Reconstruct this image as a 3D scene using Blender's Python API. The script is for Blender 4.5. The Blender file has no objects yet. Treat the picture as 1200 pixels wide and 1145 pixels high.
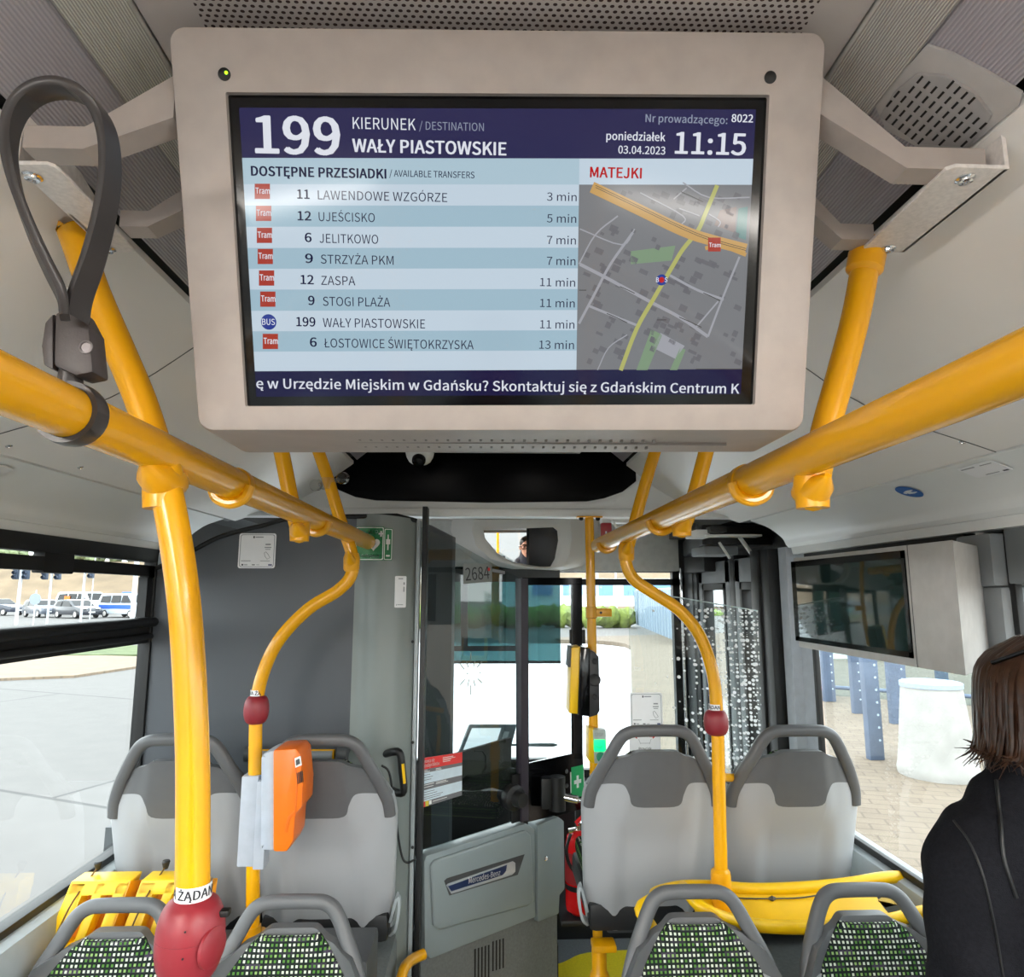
import bpy, bmesh, math, random
from mathutils import Vector, Matrix
random.seed(7)
R = math.radians
S = bpy.context.scene
COL = S.collection

# ------------------------------------------------------------------ camera
CZ = 1.72                                   # eye height above the bus floor
F = 800.0                                   # focal length in photo pixels (1200 wide)
PITCH = math.atan(122.5/800); YAW = math.atan(30/800*math.cos(math.atan(122.5/800)))
cam = bpy.data.cameras.new('camera'); cam_o = bpy.data.objects.new('camera', cam); COL.objects.link(cam_o)
cam_o.location = (0, 0, CZ); cam_o.rotation_euler = (math.pi/2+PITCH, 0, -YAW)
cam.sensor_fit = 'HORIZONTAL'; cam.sensor_width = 36; cam.lens = 36*F/1200
cam.clip_start = 0.02; cam.clip_end = 600
S.camera = cam_o

# ------------------------------------------------------------------ world, sun, exposure
W = bpy.data.worlds.new('overcast_sky'); S.world = W; W.use_nodes = True
wn = W.node_tree.nodes; wl = W.node_tree.links; wn.clear()
wo = wn.new('ShaderNodeOutputWorld'); wb = wn.new('ShaderNodeBackground'); wl.new(wb.outputs[0], wo.inputs[0])
tc = wn.new('ShaderNodeTexCoord'); sp = wn.new('ShaderNodeSeparateXYZ'); wl.new(tc.outputs['Generated'], sp.inputs[0])
rp = wn.new('ShaderNodeValToRGB'); wl.new(sp.outputs[2], rp.inputs[0])
rp.color_ramp.elements[0].position = 0.0; rp.color_ramp.elements[0].color = (1, 1, 1, 1)
rp.color_ramp.elements[1].position = 0.6; rp.color_ramp.elements[1].color = (.86, .93, 1, 1)
nz = wn.new('ShaderNodeTexNoise'); nz.inputs['Scale'].default_value = 3; nz.inputs['Detail'].default_value = 5
wl.new(tc.outputs['Generated'], nz.inputs['Vector'])
mx = wn.new('ShaderNodeMixRGB'); mx.inputs[2].default_value = (1, 1, 1, 1)
wl.new(nz.outputs[0], mx.inputs[0]); wl.new(rp.outputs[0], mx.inputs[1]); wl.new(mx.outputs[0], wb.inputs[0])
wb.inputs[1].default_value = 3.2
sun = bpy.data.lights.new('sun', 'SUN'); sun.energy = .9; sun.angle = R(6); sun.color = (1, .95, .86)
sun_o = bpy.data.objects.new('sun', sun); COL.objects.link(sun_o); sun_o.rotation_euler = (R(14), R(-14), 0)
S.view_settings.view_transform = 'Standard'; S.view_settings.look = 'None'
S.view_settings.gamma = 1; S.view_settings.exposure = 1.0; S.view_settings.use_curve_mapping = False

# ------------------------------------------------------------------ measuring helpers
fh = Vector((math.sin(YAW), math.cos(YAW), 0)); RT = Vector((math.cos(YAW), -math.sin(YAW), 0))
FW = fh*math.cos(PITCH)+Vector((0, 0, math.sin(PITCH))); DN = fh*math.sin(PITCH)-Vector((0, 0, math.cos(PITCH)))
C0 = Vector((0, 0, CZ))
def ray(px, py): return RT*(px-600)+DN*(py-572.5)+FW*F
def P(px, py, Y): d = ray(px, py); return C0+d*(Y/d.y)
def PX(px, py, X): d = ray(px, py); return C0+d*(X/d.x)
def PZ(px, py, Z): d = ray(px, py); return C0+d*((Z-CZ)/d.z)
def onplane(px, py, o, n): d = ray(px, py); return C0+d*((o-C0).dot(n)/d.dot(n))

class Frame:
    def __init__(s, o, ex, ey):
        s.o = Vector(o); s.ex = Vector(ex).normalized(); s.ey = Vector(ey).normalized(); s.n = s.ex.cross(s.ey).normalized()
    def at(s, u, v, w=0): return s.o+s.ex*u+s.ey*v+s.n*w
    def uv(s, px, py):
        p = onplane(px, py, s.o, s.n)-s.o
        return p.dot(s.ex), p.dot(s.ey)
    def mat(s, u=0, v=0, w=0):
        m = Matrix((s.ex, s.ey, s.n)).transposed().to_4x4(); m.translation = s.at(u, v, w); return m

# ------------------------------------------------------------------ materials
def lin(c):
    f = lambda v: v/12.92 if v <= .04045 else ((v+.055)/1.055)**2.4
    return (f(c[0]/255), f(c[1]/255), f(c[2]/255), 1)
def newmat(name):
    m = bpy.data.materials.new(name); m.use_nodes = True
    return m, m.node_tree.nodes, m.node_tree.links, m.node_tree.nodes['Principled BSDF']
def mat(name, rgb, rough=.5, metal=0, var=.06, scale=30, bump=0, bscale=None, emit=0, coat=0, spec=.5):
    m, n, l, b = newmat(name)
    c = lin(rgb)
    tcn = n.new('ShaderNodeTexCoord'); no = n.new('ShaderNodeTexNoise'); no.inputs['Scale'].default_value = scale
    no.inputs['Detail'].default_value = 4; l.new(tcn.outputs['Object'], no.inputs['Vector'])
    r = n.new('ShaderNodeValToRGB'); l.new(no.outputs[0], r.inputs[0])
    r.color_ramp.elements[0].position = .3; r.color_ramp.elements[1].position = .7
    r.color_ramp.elements[0].color = tuple(v*(1-var) for v in c[:3])+(1,); r.color_ramp.elements[1].color = tuple(min(1, v*(1+var)) for v in c[:3])+(1,)
    l.new(r.outputs[0], b.inputs['Base Color'])
    b.inputs['Roughness'].default_value = rough; b.inputs['Metallic'].default_value = metal
    b.inputs['Coat Weight'].default_value = coat; b.inputs['Coat Roughness'].default_value = .1; b.inputs['Specular IOR Level'].default_value = spec
    if emit:
        b.inputs['Emission Color'].default_value = c; b.inputs['Emission Strength'].default_value = emit
    if bump:
        n2 = n.new('ShaderNodeTexNoise'); n2.inputs['Scale'].default_value = bscale or scale*8; l.new(tcn.outputs['Object'], n2.inputs['Vector'])
        bp = n.new('ShaderNodeBump'); bp.inputs['Strength'].default_value = bump; bp.inputs['Distance'].default_value = .002
        l.new(n2.outputs[0], bp.inputs['Height']); l.new(bp.outputs[0], b.inputs['Normal'])
    return m
def math_node(n, l, op, a, b=None):
    q = n.new('ShaderNodeMath'); q.operation = op
    for i, v in enumerate((a, b)):
        if v is None: continue
        if isinstance(v, (int, float)): q.inputs[i].default_value = v
        else: l.new(v, q.inputs[i])
    return q.outputs[0]
def ribbed(name, rgb, rgb2, period, metal=0, rough=.4):
    m, n, l, b = newmat(name)
    g = n.new('ShaderNodeNewGeometry'); s = n.new('ShaderNodeSeparateXYZ'); l.new(g.outputs['Position'], s.inputs[0])
    f = math_node(n, l, 'SINE', math_node(n, l, 'MULTIPLY', s.outputs[0], 2*math.pi/period))
    h = math_node(n, l, 'ADD', math_node(n, l, 'MULTIPLY', f, .5), .5)
    r = n.new('ShaderNodeValToRGB'); l.new(h, r.inputs[0]); r.color_ramp.elements[0].color = lin(rgb2); r.color_ramp.elements[1].color = lin(rgb)
    l.new(r.outputs[0], b.inputs['Base Color']); b.inputs['Roughness'].default_value = rough; b.inputs['Metallic'].default_value = metal
    bp = n.new('ShaderNodeBump'); bp.inputs['Strength'].default_value = .6; bp.inputs['Distance'].default_value = .002
    l.new(h, bp.inputs['Height']); l.new(bp.outputs[0], b.inputs['Normal'])
    return m
def perforated(name, rgb, dark, s, rad):
    m, n, l, b = newmat(name)
    g = n.new('ShaderNodeNewGeometry'); sx = n.new('ShaderNodeSeparateXYZ'); l.new(g.outputs['Position'], sx.inputs[0])
    yy = math_node(n, l, 'DIVIDE', sx.outputs[1], s*.8); row = math_node(n, l, 'FLOOR', yy)
    off = math_node(n, l, 'MULTIPLY', math_node(n, l, 'MODULO', row, 2), .5)
    xx = math_node(n, l, 'ADD', math_node(n, l, 'DIVIDE', sx.outputs[0], s), off)
    fx = math_node(n, l, 'SUBTRACT', math_node(n, l, 'FRACT', xx), .5); fy = math_node(n, l, 'SUBTRACT', math_node(n, l, 'FRACT', yy), .5)
    d = math_node(n, l, 'ADD', math_node(n, l, 'MULTIPLY', fx, fx), math_node(n, l, 'MULTIPLY', fy, fy))
    k = math_node(n, l, 'LESS_THAN', d, rad*rad)
    ax = math_node(n, l, 'ABSOLUTE', math_node(n, l, 'SUBTRACT', sx.outputs[0], .0175))
    k = math_node(n, l, 'MULTIPLY', k, math_node(n, l, 'LESS_THAN', ax, .335))
    mixn = n.new('ShaderNodeMixRGB'); l.new(k, mixn.inputs[0]); mixn.inputs[1].default_value = lin(rgb); mixn.inputs[2].default_value = lin(dark)
    l.new(mixn.outputs[0], b.inputs['Base Color']); b.inputs['Roughness'].default_value = .6
    return m
def fabric_mat():
    m, n, l, b = newmat('seat_fabric')
    t = n.new('ShaderNodeTexCoord'); s = n.new('ShaderNodeSeparateXYZ'); l.new(t.outputs['Object'], s.inputs[0])
    sn = n.new('ShaderNodeSeparateXYZ'); l.new(t.outputs['Normal'], sn.inputs[0]); flat = math_node(n, l, 'GREATER_THAN', sn.outputs[2], .7)
    vert = math_node(n, l, 'ADD', math_node(n, l, 'MULTIPLY', s.outputs[2], .93), math_node(n, l, 'MULTIPLY', flat, s.outputs[1]))
    a = math_node(n, l, 'DIVIDE', s.outputs[0], .0112); c = math_node(n, l, 'DIVIDE', vert, .0112)
    fa = math_node(n, l, 'ABSOLUTE', math_node(n, l, 'SUBTRACT', math_node(n, l, 'FRACT', a), .5))
    fc = math_node(n, l, 'ABSOLUTE', math_node(n, l, 'SUBTRACT', math_node(n, l, 'FRACT', c), .5))
    dot = math_node(n, l, 'LESS_THAN', math_node(n, l, 'MAXIMUM', fa, fc), .26)
    cb = n.new('ShaderNodeCombineXYZ'); l.new(math_node(n, l, 'FLOOR', a), cb.inputs[0]); l.new(math_node(n, l, 'FLOOR', c), cb.inputs[1])
    wnz = n.new('ShaderNodeTexWhiteNoise'); l.new(cb.outputs[0], wnz.inputs[0])
    r1 = n.new('ShaderNodeValToRGB'); r1.color_ramp.interpolation = 'CONSTANT'; l.new(wnz.outputs[0], r1.inputs[0])
    r1.color_ramp.elements[0].color = lin((86, 130, 62)); r1.color_ramp.elements[1].position = .30; r1.color_ramp.elements[1].color = lin((142, 172, 106))
    e = r1.color_ramp.elements.new(.52); e.color = lin((204, 210, 194))
    bk = n.new('ShaderNodeTexBrick'); bk.inputs['Scale'].default_value = 9; bk.inputs['Color1'].default_value = lin((34, 42, 36)); bk.inputs['Color2'].default_value = lin((74, 66, 82)); bk.inputs['Mortar'].default_value = lin((34, 40, 38))
    bk.inputs['Mortar Size'].default_value = .08
    cb2 = n.new('ShaderNodeCombineXYZ'); l.new(s.outputs[0], cb2.inputs[0]); l.new(vert, cb2.inputs[1]); l.new(cb2.outputs[0], bk.inputs['Vector'])
    mx = n.new('ShaderNodeMixRGB'); l.new(dot, mx.inputs[0]); l.new(bk.outputs[0], mx.inputs[1]); l.new(r1.outputs[0], mx.inputs[2])
    l.new(mx.outputs[0], b.inputs['Base Color']); b.inputs['Roughness'].default_value = .95; b.inputs['Specular IOR Level'].default_value = .1
    return m
def glass(name, tint, refl=1.0, rough=.02, dots=None):
    m, n, l, b = newmat(name); n.remove(b); out = n['Material Output']
    tr = n.new('ShaderNodeBsdfTransparent'); tr.inputs[0].default_value = tuple(tint)+(1,)
    gl = n.new('ShaderNodeBsdfGlossy'); gl.inputs['Roughness'].default_value = rough; gl.inputs[0].default_value = (1, 1, 1, 1)
    fr = n.new('ShaderNodeFresnel'); fr.inputs[0].default_value = 1.5
    mxs = n.new('ShaderNodeMixShader'); gm = n.new('ShaderNodeNewGeometry'); l.new(math_node(n, l, 'MULTIPLY', math_node(n, l, 'MINIMUM', math_node(n, l, 'MULTIPLY', fr.outputs[0], refl), 1.0), math_node(n, l, 'SUBTRACT', 1.0, gm.outputs['Backfacing'])), mxs.inputs[0]); l.new(tr.outputs[0], mxs.inputs[1]); l.new(gl.outputs[0], mxs.inputs[2])
    if dots:
        g = n.new('ShaderNodeNewGeometry'); s = n.new('ShaderNodeSeparateXYZ'); l.new(g.outputs['Position'], s.inputs[0])
        df = n.new('ShaderNodeBsdfDiffuse'); df.inputs[0].default_value = (.8, .82, .84, 1)
        cur = mxs
        for per, x0, x1, ph, rm in dots:
            a = math_node(n, l, 'DIVIDE', s.outputs[0], per); c = math_node(n, l, 'ADD', math_node(n, l, 'DIVIDE', s.outputs[2], per), ph)
            cbx = n.new('ShaderNodeCombineXYZ'); l.new(math_node(n, l, 'FLOOR', a), cbx.inputs[0]); l.new(math_node(n, l, 'FLOOR', c), cbx.inputs[1])
            wnz = n.new('ShaderNodeTexWhiteNoise'); l.new(cbx.outputs[0], wnz.inputs[0])
            fa = math_node(n, l, 'SUBTRACT', math_node(n, l, 'FRACT', a), .5); fc = math_node(n, l, 'SUBTRACT', math_node(n, l, 'FRACT', c), .5)
            d = math_node(n, l, 'SQRT', math_node(n, l, 'ADD', math_node(n, l, 'MULTIPLY', fa, fa), math_node(n, l, 'MULTIPLY', fc, fc)))
            # the dots get bigger and closer towards the wall post
            dens = math_node(n, l, 'DIVIDE', math_node(n, l, 'SUBTRACT', s.outputs[0], x0), x1-x0)
            k = math_node(n, l, 'MULTIPLY', math_node(n, l, 'LESS_THAN', d, math_node(n, l, 'MULTIPLY', wnz.outputs[0], rm)), math_node(n, l, 'LESS_THAN', wnz.outputs[0], 2))
            wz2 = n.new('ShaderNodeTexWhiteNoise'); sc = n.new('ShaderNodeVectorMath'); sc.operation = 'ADD'; l.new(cbx.outputs[0], sc.inputs[0]); sc.inputs[1].default_value = (31.3, 7.1, 0); l.new(sc.outputs[0], wz2.inputs[0])
            k = math_node(n, l, 'MULTIPLY', k, math_node(n, l, 'LESS_THAN', wz2.outputs[0], dens))
            m2 = n.new('ShaderNodeMixShader'); l.new(k, m2.inputs[0]); l.new(cur.outputs[0], m2.inputs[1]); l.new(df.outputs[0], m2.inputs[2]); cur = m2
        l.new(cur.outputs[0], out.inputs[0])
    else: l.new(mxs.outputs[0], out.inputs[0])
    return m
def brickmat(name, c1, c2, mortar, w, h, ms=.02, rough=.9, rot=0, nvar=.5):
    m, n, l, b = newmat(name)
    g = n.new('ShaderNodeNewGeometry'); mp = n.new('ShaderNodeMapping'); l.new(g.outputs['Position'], mp.inputs[0]); mp.inputs['Rotation'].default_value = (0, 0, rot)
    bk = n.new('ShaderNodeTexBrick'); bk.inputs['Scale'].default_value = 1; bk.inputs['Brick Width'].default_value = w; bk.inputs['Row Height'].default_value = h
    bk.inputs['Mortar Size'].default_value = ms; bk.inputs['Color1'].default_value = lin(c1); bk.inputs['Color2'].default_value = lin(c2); bk.inputs['Mortar'].default_value = lin(mortar)
    l.new(mp.outputs[0], bk.inputs['Vector'])
    no = n.new('ShaderNodeTexNoise'); no.inputs['Scale'].default_value = 3; no.inputs['Detail'].default_value = 8; l.new(g.outputs['Position'], no.inputs['Vector'])
    r = n.new('ShaderNodeValToRGB'); l.new(no.outputs[0], r.inputs[0]); r.color_ramp.elements[0].color = (1-nvar*.5,)*3+(1,); r.color_ramp.elements[1].color = (1, 1, 1, 1); r.color_ramp.elements[1].position = .7; r.color_ramp.elements[0].position = .3
    mm = n.new('ShaderNodeMixRGB'); mm.blend_type = 'MULTIPLY'; mm.inputs[0].default_value = 1; l.new(bk.outputs[0], mm.inputs[1]); l.new(r.outputs[0], mm.inputs[2])
    l.new(mm.outputs[0], b.inputs['Base Color']); b.inputs['Roughness'].default_value = rough
    return m

M = {}
FILL_LAMP = 27.0  # strength of the fill lamps added in the rear coves
M['shell'] = mat('pale_warm_plastic', (170, 160, 154), .42, bump=.05, bscale=900)
M['cove'] = mat('cove_panel', (234, 230, 226), .45, var=.02, scale=4)
M['cove_low'] = mat('cove_lower_panel', (232, 233, 231), .4, var=.02, scale=4)
M['ceil'] = perforated('perforated_ceiling', (188, 180, 177), (50, 28, 26), .0088, .28)
M['ribA'] = ribbed('ribbed_aluminium', (212, 208, 202), (158, 154, 149), .0025, .1, .4)
M['ribB'] = ribbed('ribbed_grey_diffuser', (178, 172, 178), (156, 152, 158), .0034, 0, .45)
M['yellow'] = mat('yellow_enamel', (238, 170, 6), .27, var=.008, scale=2, coat=.3)
M['yellowp'] = mat('yellow_plastic', (246, 196, 8), .35, var=.04, scale=12)
M['yellowc'] = mat('yellow_powder_coat_cast', (234, 166, 6), .3, var=.05, scale=20, coat=.2)
M['black'] = mat('black_rubber', (14, 14, 15), .5)
M['blackg'] = mat('black_gloss', (6, 6, 8), .12, spec=.35)
M['blackm'] = mat('black_plastic', (30, 31, 33), .45)
M['strap'] = mat('dark_grey_strap_plastic', (58, 54, 54), .38)
M['strap2'] = mat('dark_grey_buckle', (66, 60, 60), .48, bump=.1)
M['slate'] = mat('slate_partition', (74, 78, 84), .42, var=.05, scale=3, bump=.05, bscale=700)
M['column'] = mat('grey_green_column', (128, 135, 133), .35, var=.03, scale=5)
M['lgrey'] = mat('light_grey_plastic', (168, 176, 180), .45, var=.03)
M['mgrey'] = mat('mid_grey_plastic', (128, 132, 135), .45, var=.03)
M['dgrey'] = mat('dark_grey_plastic', (72, 74, 76), .5, var=.04)
M['seat_shell'] = mat('light_grey_seat_shell', (166, 168, 171), .38, var=.02, scale=5, bump=.04, bscale=900)
M['seat_dark'] = mat('dark_grey_seat_plastic', (94, 95, 97), .42, var=.03, bump=.06, bscale=900)
M['fabric'] = fabric_mat()
M['red'] = mat('dark_red_rubber', (138, 36, 46), .42, var=.06)
M['redl'] = mat('red_enamel', (205, 22, 24), .25, coat=.4)
M['white'] = mat('white_plastic', (236, 236, 234), .4, var=.02)
M['paper'] = mat('white_sticker', (240, 240, 242), .4, var=.02)
M['ink'] = mat('dark_ink', (42, 44, 52), .5)
M['greyink'] = mat('grey_ink', (150, 152, 156), .5)
M['green'] = mat('safety_green', (18, 120, 66), .4)
M['greenb'] = mat('first_aid_green', (10, 160, 90), .4)
M['blue'] = mat('sign_blue', (40, 100, 175), .4)
M['redp'] = mat('print_red', (226, 62, 60), .4)
M['orange'] = mat('orange_plastic', (244, 116, 8), .3, var=.03)
M['steel'] = mat('zinc_steel', (222, 216, 212), .4, 0, var=.10, scale=160)
M['chrome'] = mat('chrome', (220, 220, 222), .12, 1)
M['hole'] = mat('dark_hole', (22, 16, 16), .8)
M['door_grey'] = mat('cab_door_grey', (138, 149, 151), .4, var=.04, scale=5, bump=.05, bscale=800)
M['skirt'] = mat('grey_floor_lino', (110, 114, 114), .6, var=.12, scale=120)
M['floor'] = mat('dark_floor_lino', (96, 100, 102), .55, var=.15, scale=150)
M['yfloor'] = mat('yellow_floor_lino', (206, 186, 30), .5, var=.1, scale=120)
M['blackpanel'] = mat('black_glass_panel', (3, 3, 5), .25, spec=.06)
M['mirror'] = mat('mirror_silver', (245, 245, 245), .01, 1, var=0)
M['skin'] = mat('skin', (205, 150, 124), .5, var=.05)
M['lips'] = mat('lips', (168, 92, 86), .45)
M['hair'] = mat('dark_brown_hair', (62, 40, 28), .35, var=.35, scale=60)
M['hairb'] = mat('black_hair', (24, 20, 18), .5, var=.2)
M['coat'] = mat('charcoal_wool', (25, 25, 29), .95, var=.25, scale=180, bump=.5, bscale=500, spec=.1)
M['navy'] = mat('navy_jacket', (26, 30, 44), .8)
M['glass'] = glass('tinted_bus_glass', (.86, .90, .90))
M['glassc'] = glass('clear_perspex', (.93, .95, .95), 1.0)
M['glassdoor'] = glass('cab_door_glass', (.78, .82, .82), 1.6)
M['dotglass'] = glass('dotted_frit_glass', (.9, .93, .93), 1.0, dots=[(.0145, .72, 1.12, 0, .42), (.022, .62, 1.0, .3, .30)])
m_, n_, l_, b_ = newmat('teal_blind_mesh'); n_.remove(b_); t1 = n_.new('ShaderNodeBsdfTransparent'); t1.inputs[0].default_value = (.07, .12, .125, 1); t2 = n_.new('ShaderNodeBsdfTranslucent'); t2.inputs[0].default_value = (.20, .36, .37, 1); ad = n_.new('ShaderNodeAddShader'); l_.new(t1.outputs[0], ad.inputs[0]); l_.new(t2.outputs[0], ad.inputs[1]); l_.new(ad.outputs[0], n_['Material Output'].inputs[0]); M['blindsh'] = m_

# ------------------------------------------------------------------ mesh helpers
def nb(): return bmesh.new()
def box(bm, a, b, bev=0, mi=0, mtx=None, seg=2):
    a = Vector(a); b = Vector(b); c = (a+b)/2; d = b-a
    m = (mtx or Matrix())@Matrix.Translation(c)@Matrix.Diagonal((abs(d.x), abs(d.y), abs(d.z), 1))
    r = bmesh.ops.create_cube(bm, size=1, matrix=m)
    vs = r['verts']; fs = list({f for v in vs for f in v.link_faces})
    for f in fs: f.material_index = mi
    if bev:
        es = list({e for v in vs for e in v.link_edges})
        rr = bmesh.ops.bevel(bm, geom=es, offset=bev, segments=seg, affect='EDGES', profile=.6)
        for f in rr['faces']: f.material_index = mi
def smooth_path(pts, n=8):
    pts = [Vector(p) for p in pts]
    if len(pts) < 3: return pts
    out = []
    for i in range(len(pts)-1):
        p0 = pts[i-1] if i else pts[0]*2-pts[1]; p1 = pts[i]; p2 = pts[i+1]; p3 = pts[i+2] if i+2 < len(pts) else pts[-1]*2-pts[-2]
        for k in range(n):
            t = k/n
            out.append(.5*((2*p1)+(p2-p0)*t+(2*p0-5*p1+4*p2-p3)*t*t+(3*p1-p0-3*p2+p3)*t**3))
    out.append(pts[-1]); return out
def tube(bm, pts, r, seg=16, mi=0, prof=None, up=None, closed=False, cap=True):
    """sweep a circle (or a 2D profile) along pts; r may be a list"""
    pts = [Vector(p) for p in pts]; n = len(pts)
    rs = r if isinstance(r, (list, tuple)) else [r]*n
    prof = prof or [(math.cos(2*math.pi*k/seg), math.sin(2*math.pi*k/seg)) for k in range(seg)]
    rings = []; prev = None
    for i, p in enumerate(pts):
        if closed: t = pts[(i+1) % n]-pts[i-1]
        else: t = pts[min(i+1, n-1)]-pts[max(i-1, 0)]
        t.normalize()
        if up is not None: a = Vector(up)
        elif prev is None: a = Vector((0, 0, 1)) if abs(t.z) < .9 else Vector((0, 1, 0))
        else: a = prev
        a = (a-t*a.dot(t)).normalized(); prev = a; b = t.cross(a)
        rings.append([bm.verts.new(p+(a*q[1]+b*q[0])*rs[i]) for q in prof])
    m = len(prof)
    for i in range(n if closed else n-1):
        A = rings[i]; B = rings[(i+1) % n]
        for k in range(m):
            f = bm.faces.new((A[k], A[(k+1) % m], B[(k+1) % m], B[k])); f.material_index = mi; f.smooth = True
    if cap and not closed:
        f = bm.faces.new(rings[0][::-1]); f.material_index = mi
        f = bm.faces.new(rings[-1]); f.material_index = mi
def loft(bm, rings, mi=0, closed=True, cap0=False, cap1=False):
    V = [[bm.verts.new(p) for p in r] for r in rings]; m = len(V[0])
    for A, B in zip(V, V[1:]):
        for k in range(m if closed else m-1):
            f = bm.faces.new((A[k], A[(k+1) % m], B[(k+1) % m], B[k])); f.material_index = mi; f.smooth = True
    if cap0: f = bm.faces.new(V[0][::-1]); f.material_index = mi
    if cap1: f = bm.faces.new(V[-1]); f.material_index = mi
def shell(bm, rows, off, mi=0):
    """grid of points (rows x cols) with a second skin at +off, edges stitched"""
    nr, nc = len(rows), len(rows[0]); o = (lambda i, j: Vector(off)) if not callable(off) else off
    A = [[bm.verts.new(rows[i][j]) for j in range(nc)] for i in range(nr)]
    B = [[bm.verts.new(Vector(rows[i][j])+o(i, j)) for j in range(nc)] for i in range(nr)]
    def q(*v): f = bm.faces.new(v); f.material_index = mi; f.smooth = True
    for i in range(nr-1):
        for j in range(nc-1):
            q(A[i][j], A[i][j+1], A[i+1][j+1], A[i+1][j]); q(B[i][j], B[i+1][j], B[i+1][j+1], B[i][j+1])
    for i in range(nr-1):
        q(A[i][0], A[i+1][0], B[i+1][0], B[i][0]); q(A[i][-1], B[i][-1], B[i+1][-1], A[i+1][-1])
    for j in range(nc-1):
        q(A[0][j], B[0][j], B[0][j+1], A[0][j+1]); q(A[-1][j], A[-1][j+1], B[-1][j+1], B[-1][j])
def prism(bm, pts, ext, mi=0, bev=0):
    vs = [bm.verts.new(p) for p in pts]; f = bm.faces.new(vs); f.material_index = mi
    r = bmesh.ops.extrude_face_region(bm, geom=[f]); nv = [g for g in r['geom'] if isinstance(g, bmesh.types.BMVert)]
    bmesh.ops.translate(bm, verts=nv, vec=Vector(ext))
    fs = {q for v in vs+nv for q in v.link_faces}
    for q in fs: q.material_index = mi
    if bev:
        es = list({e for v in vs+nv for e in v.link_edges}); rr = bmesh.ops.bevel(bm, geom=es, offset=bev, segments=2, affect='EDGES', profile=.6)
        for q in rr['faces']: q.material_index = mi
def lathe(bm, prof, o, axis=(0, 0, 1), seg=24, mi=0, cap=True):
    ax = Vector(axis).normalized(); a = ax.orthogonal().normalized(); b = ax.cross(a); o = Vector(o)
    loft(bm, [[o+ax*h+(a*math.cos(2*math.pi*k/seg)+b*math.sin(2*math.pi*k/seg))*max(r, 1e-5) for k in range(seg)] for r, h in prof], mi, True, cap, cap)
def rrect(u0, v0, u1, v1, r, n=5):
    out = []
    for cx, cy, a in ((u1-r, v1-r, 0), (u0+r, v1-r, 90), (u0+r, v0+r, 180), (u1-r, v0+r, 270)):
        for k in range(n+1):
            t = R(a+90*k/n); out.append((cx+r*math.cos(t), cy+r*math.sin(t)))
    return out
def poly(bm, fr, pts, w=0, mi=0):
    f = bm.faces.new([bm.verts.new(fr.at(u, v, w)) for u, v in pts]); f.material_index = mi
    return f
def quad(bm, fr, u0, v0, u1, v1, w=0, mi=0): poly(bm, fr, [(u0, v0), (u1, v0), (u1, v1), (u0, v1)], w, mi)
def slab(bm, fr, pts, w0, w1, mi=0): prism(bm, [fr.at(u, v, w0) for u, v in pts], fr.n*(w1-w0), mi)
def strip(bm, fr, pts, wid, w=0, mi=0):
    pts = [Vector(p) for p in pts]; L = []; Rr = []
    for i, p in enumerate(pts):
        t = (pts[min(i+1, len(pts)-1)]-pts[max(i-1, 0)]).normalized(); q = Vector((-t.y, t.x))*wid/2
        L.append(p+q); Rr.append(p-q)
    for i in range(len(pts)-1): poly(bm, fr, [L[i], Rr[i], Rr[i+1], L[i+1]], w, mi)
import os
try: FONT = bpy.data.fonts.load(os.path.join(bpy.utils.system_resource('DATAFILES', path='fonts'), 'Noto Sans CJK Regular.woff2'))
except Exception: FONT = None
GLY = {}
def raw_glyph(s):
    cu = bpy.data.curves.new('t', 'FONT'); cu.body = s; cu.size = 1; cu.resolution_u = 3
    if FONT: cu.font = FONT
    ob = bpy.data.objects.new('t', cu); COL.objects.link(ob)
    me = bpy.data.meshes.new_from_object(ob.evaluated_get(bpy.context.evaluated_depsgraph_get()))
    r = ([(v.co.x, v.co.y) for v in me.vertices], [tuple(p.vertices) for p in me.polygons])
    bpy.data.objects.remove(ob); bpy.data.curves.remove(cu); bpy.data.meshes.remove(me); return r
def wid(s): return max(p[0] for p in raw_glyph(s)[0])
MARK = {'Ł': ('L', 's'), 'ł': ('l', 's'), 'Ę': ('E', 'o'), 'ę': ('e', 'o'), 'Ą': ('A', 'o'), 'ą': ('a', 'o'), 'Ś': ('S', 'a'), 'ś': ('s', 'a'), 'Ń': ('N', 'a'), 'ń': ('n', 'a'), 'Ó': ('O', 'a'), 'ó': ('o', 'a'), 'Ź': ('Z', 'a'), 'ź': ('z', 'a'), 'Ż': ('Z', 'd'), 'ż': ('z', 'd'), 'Ć': ('C', 'a'), 'ć': ('c', 'a')}
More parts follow.
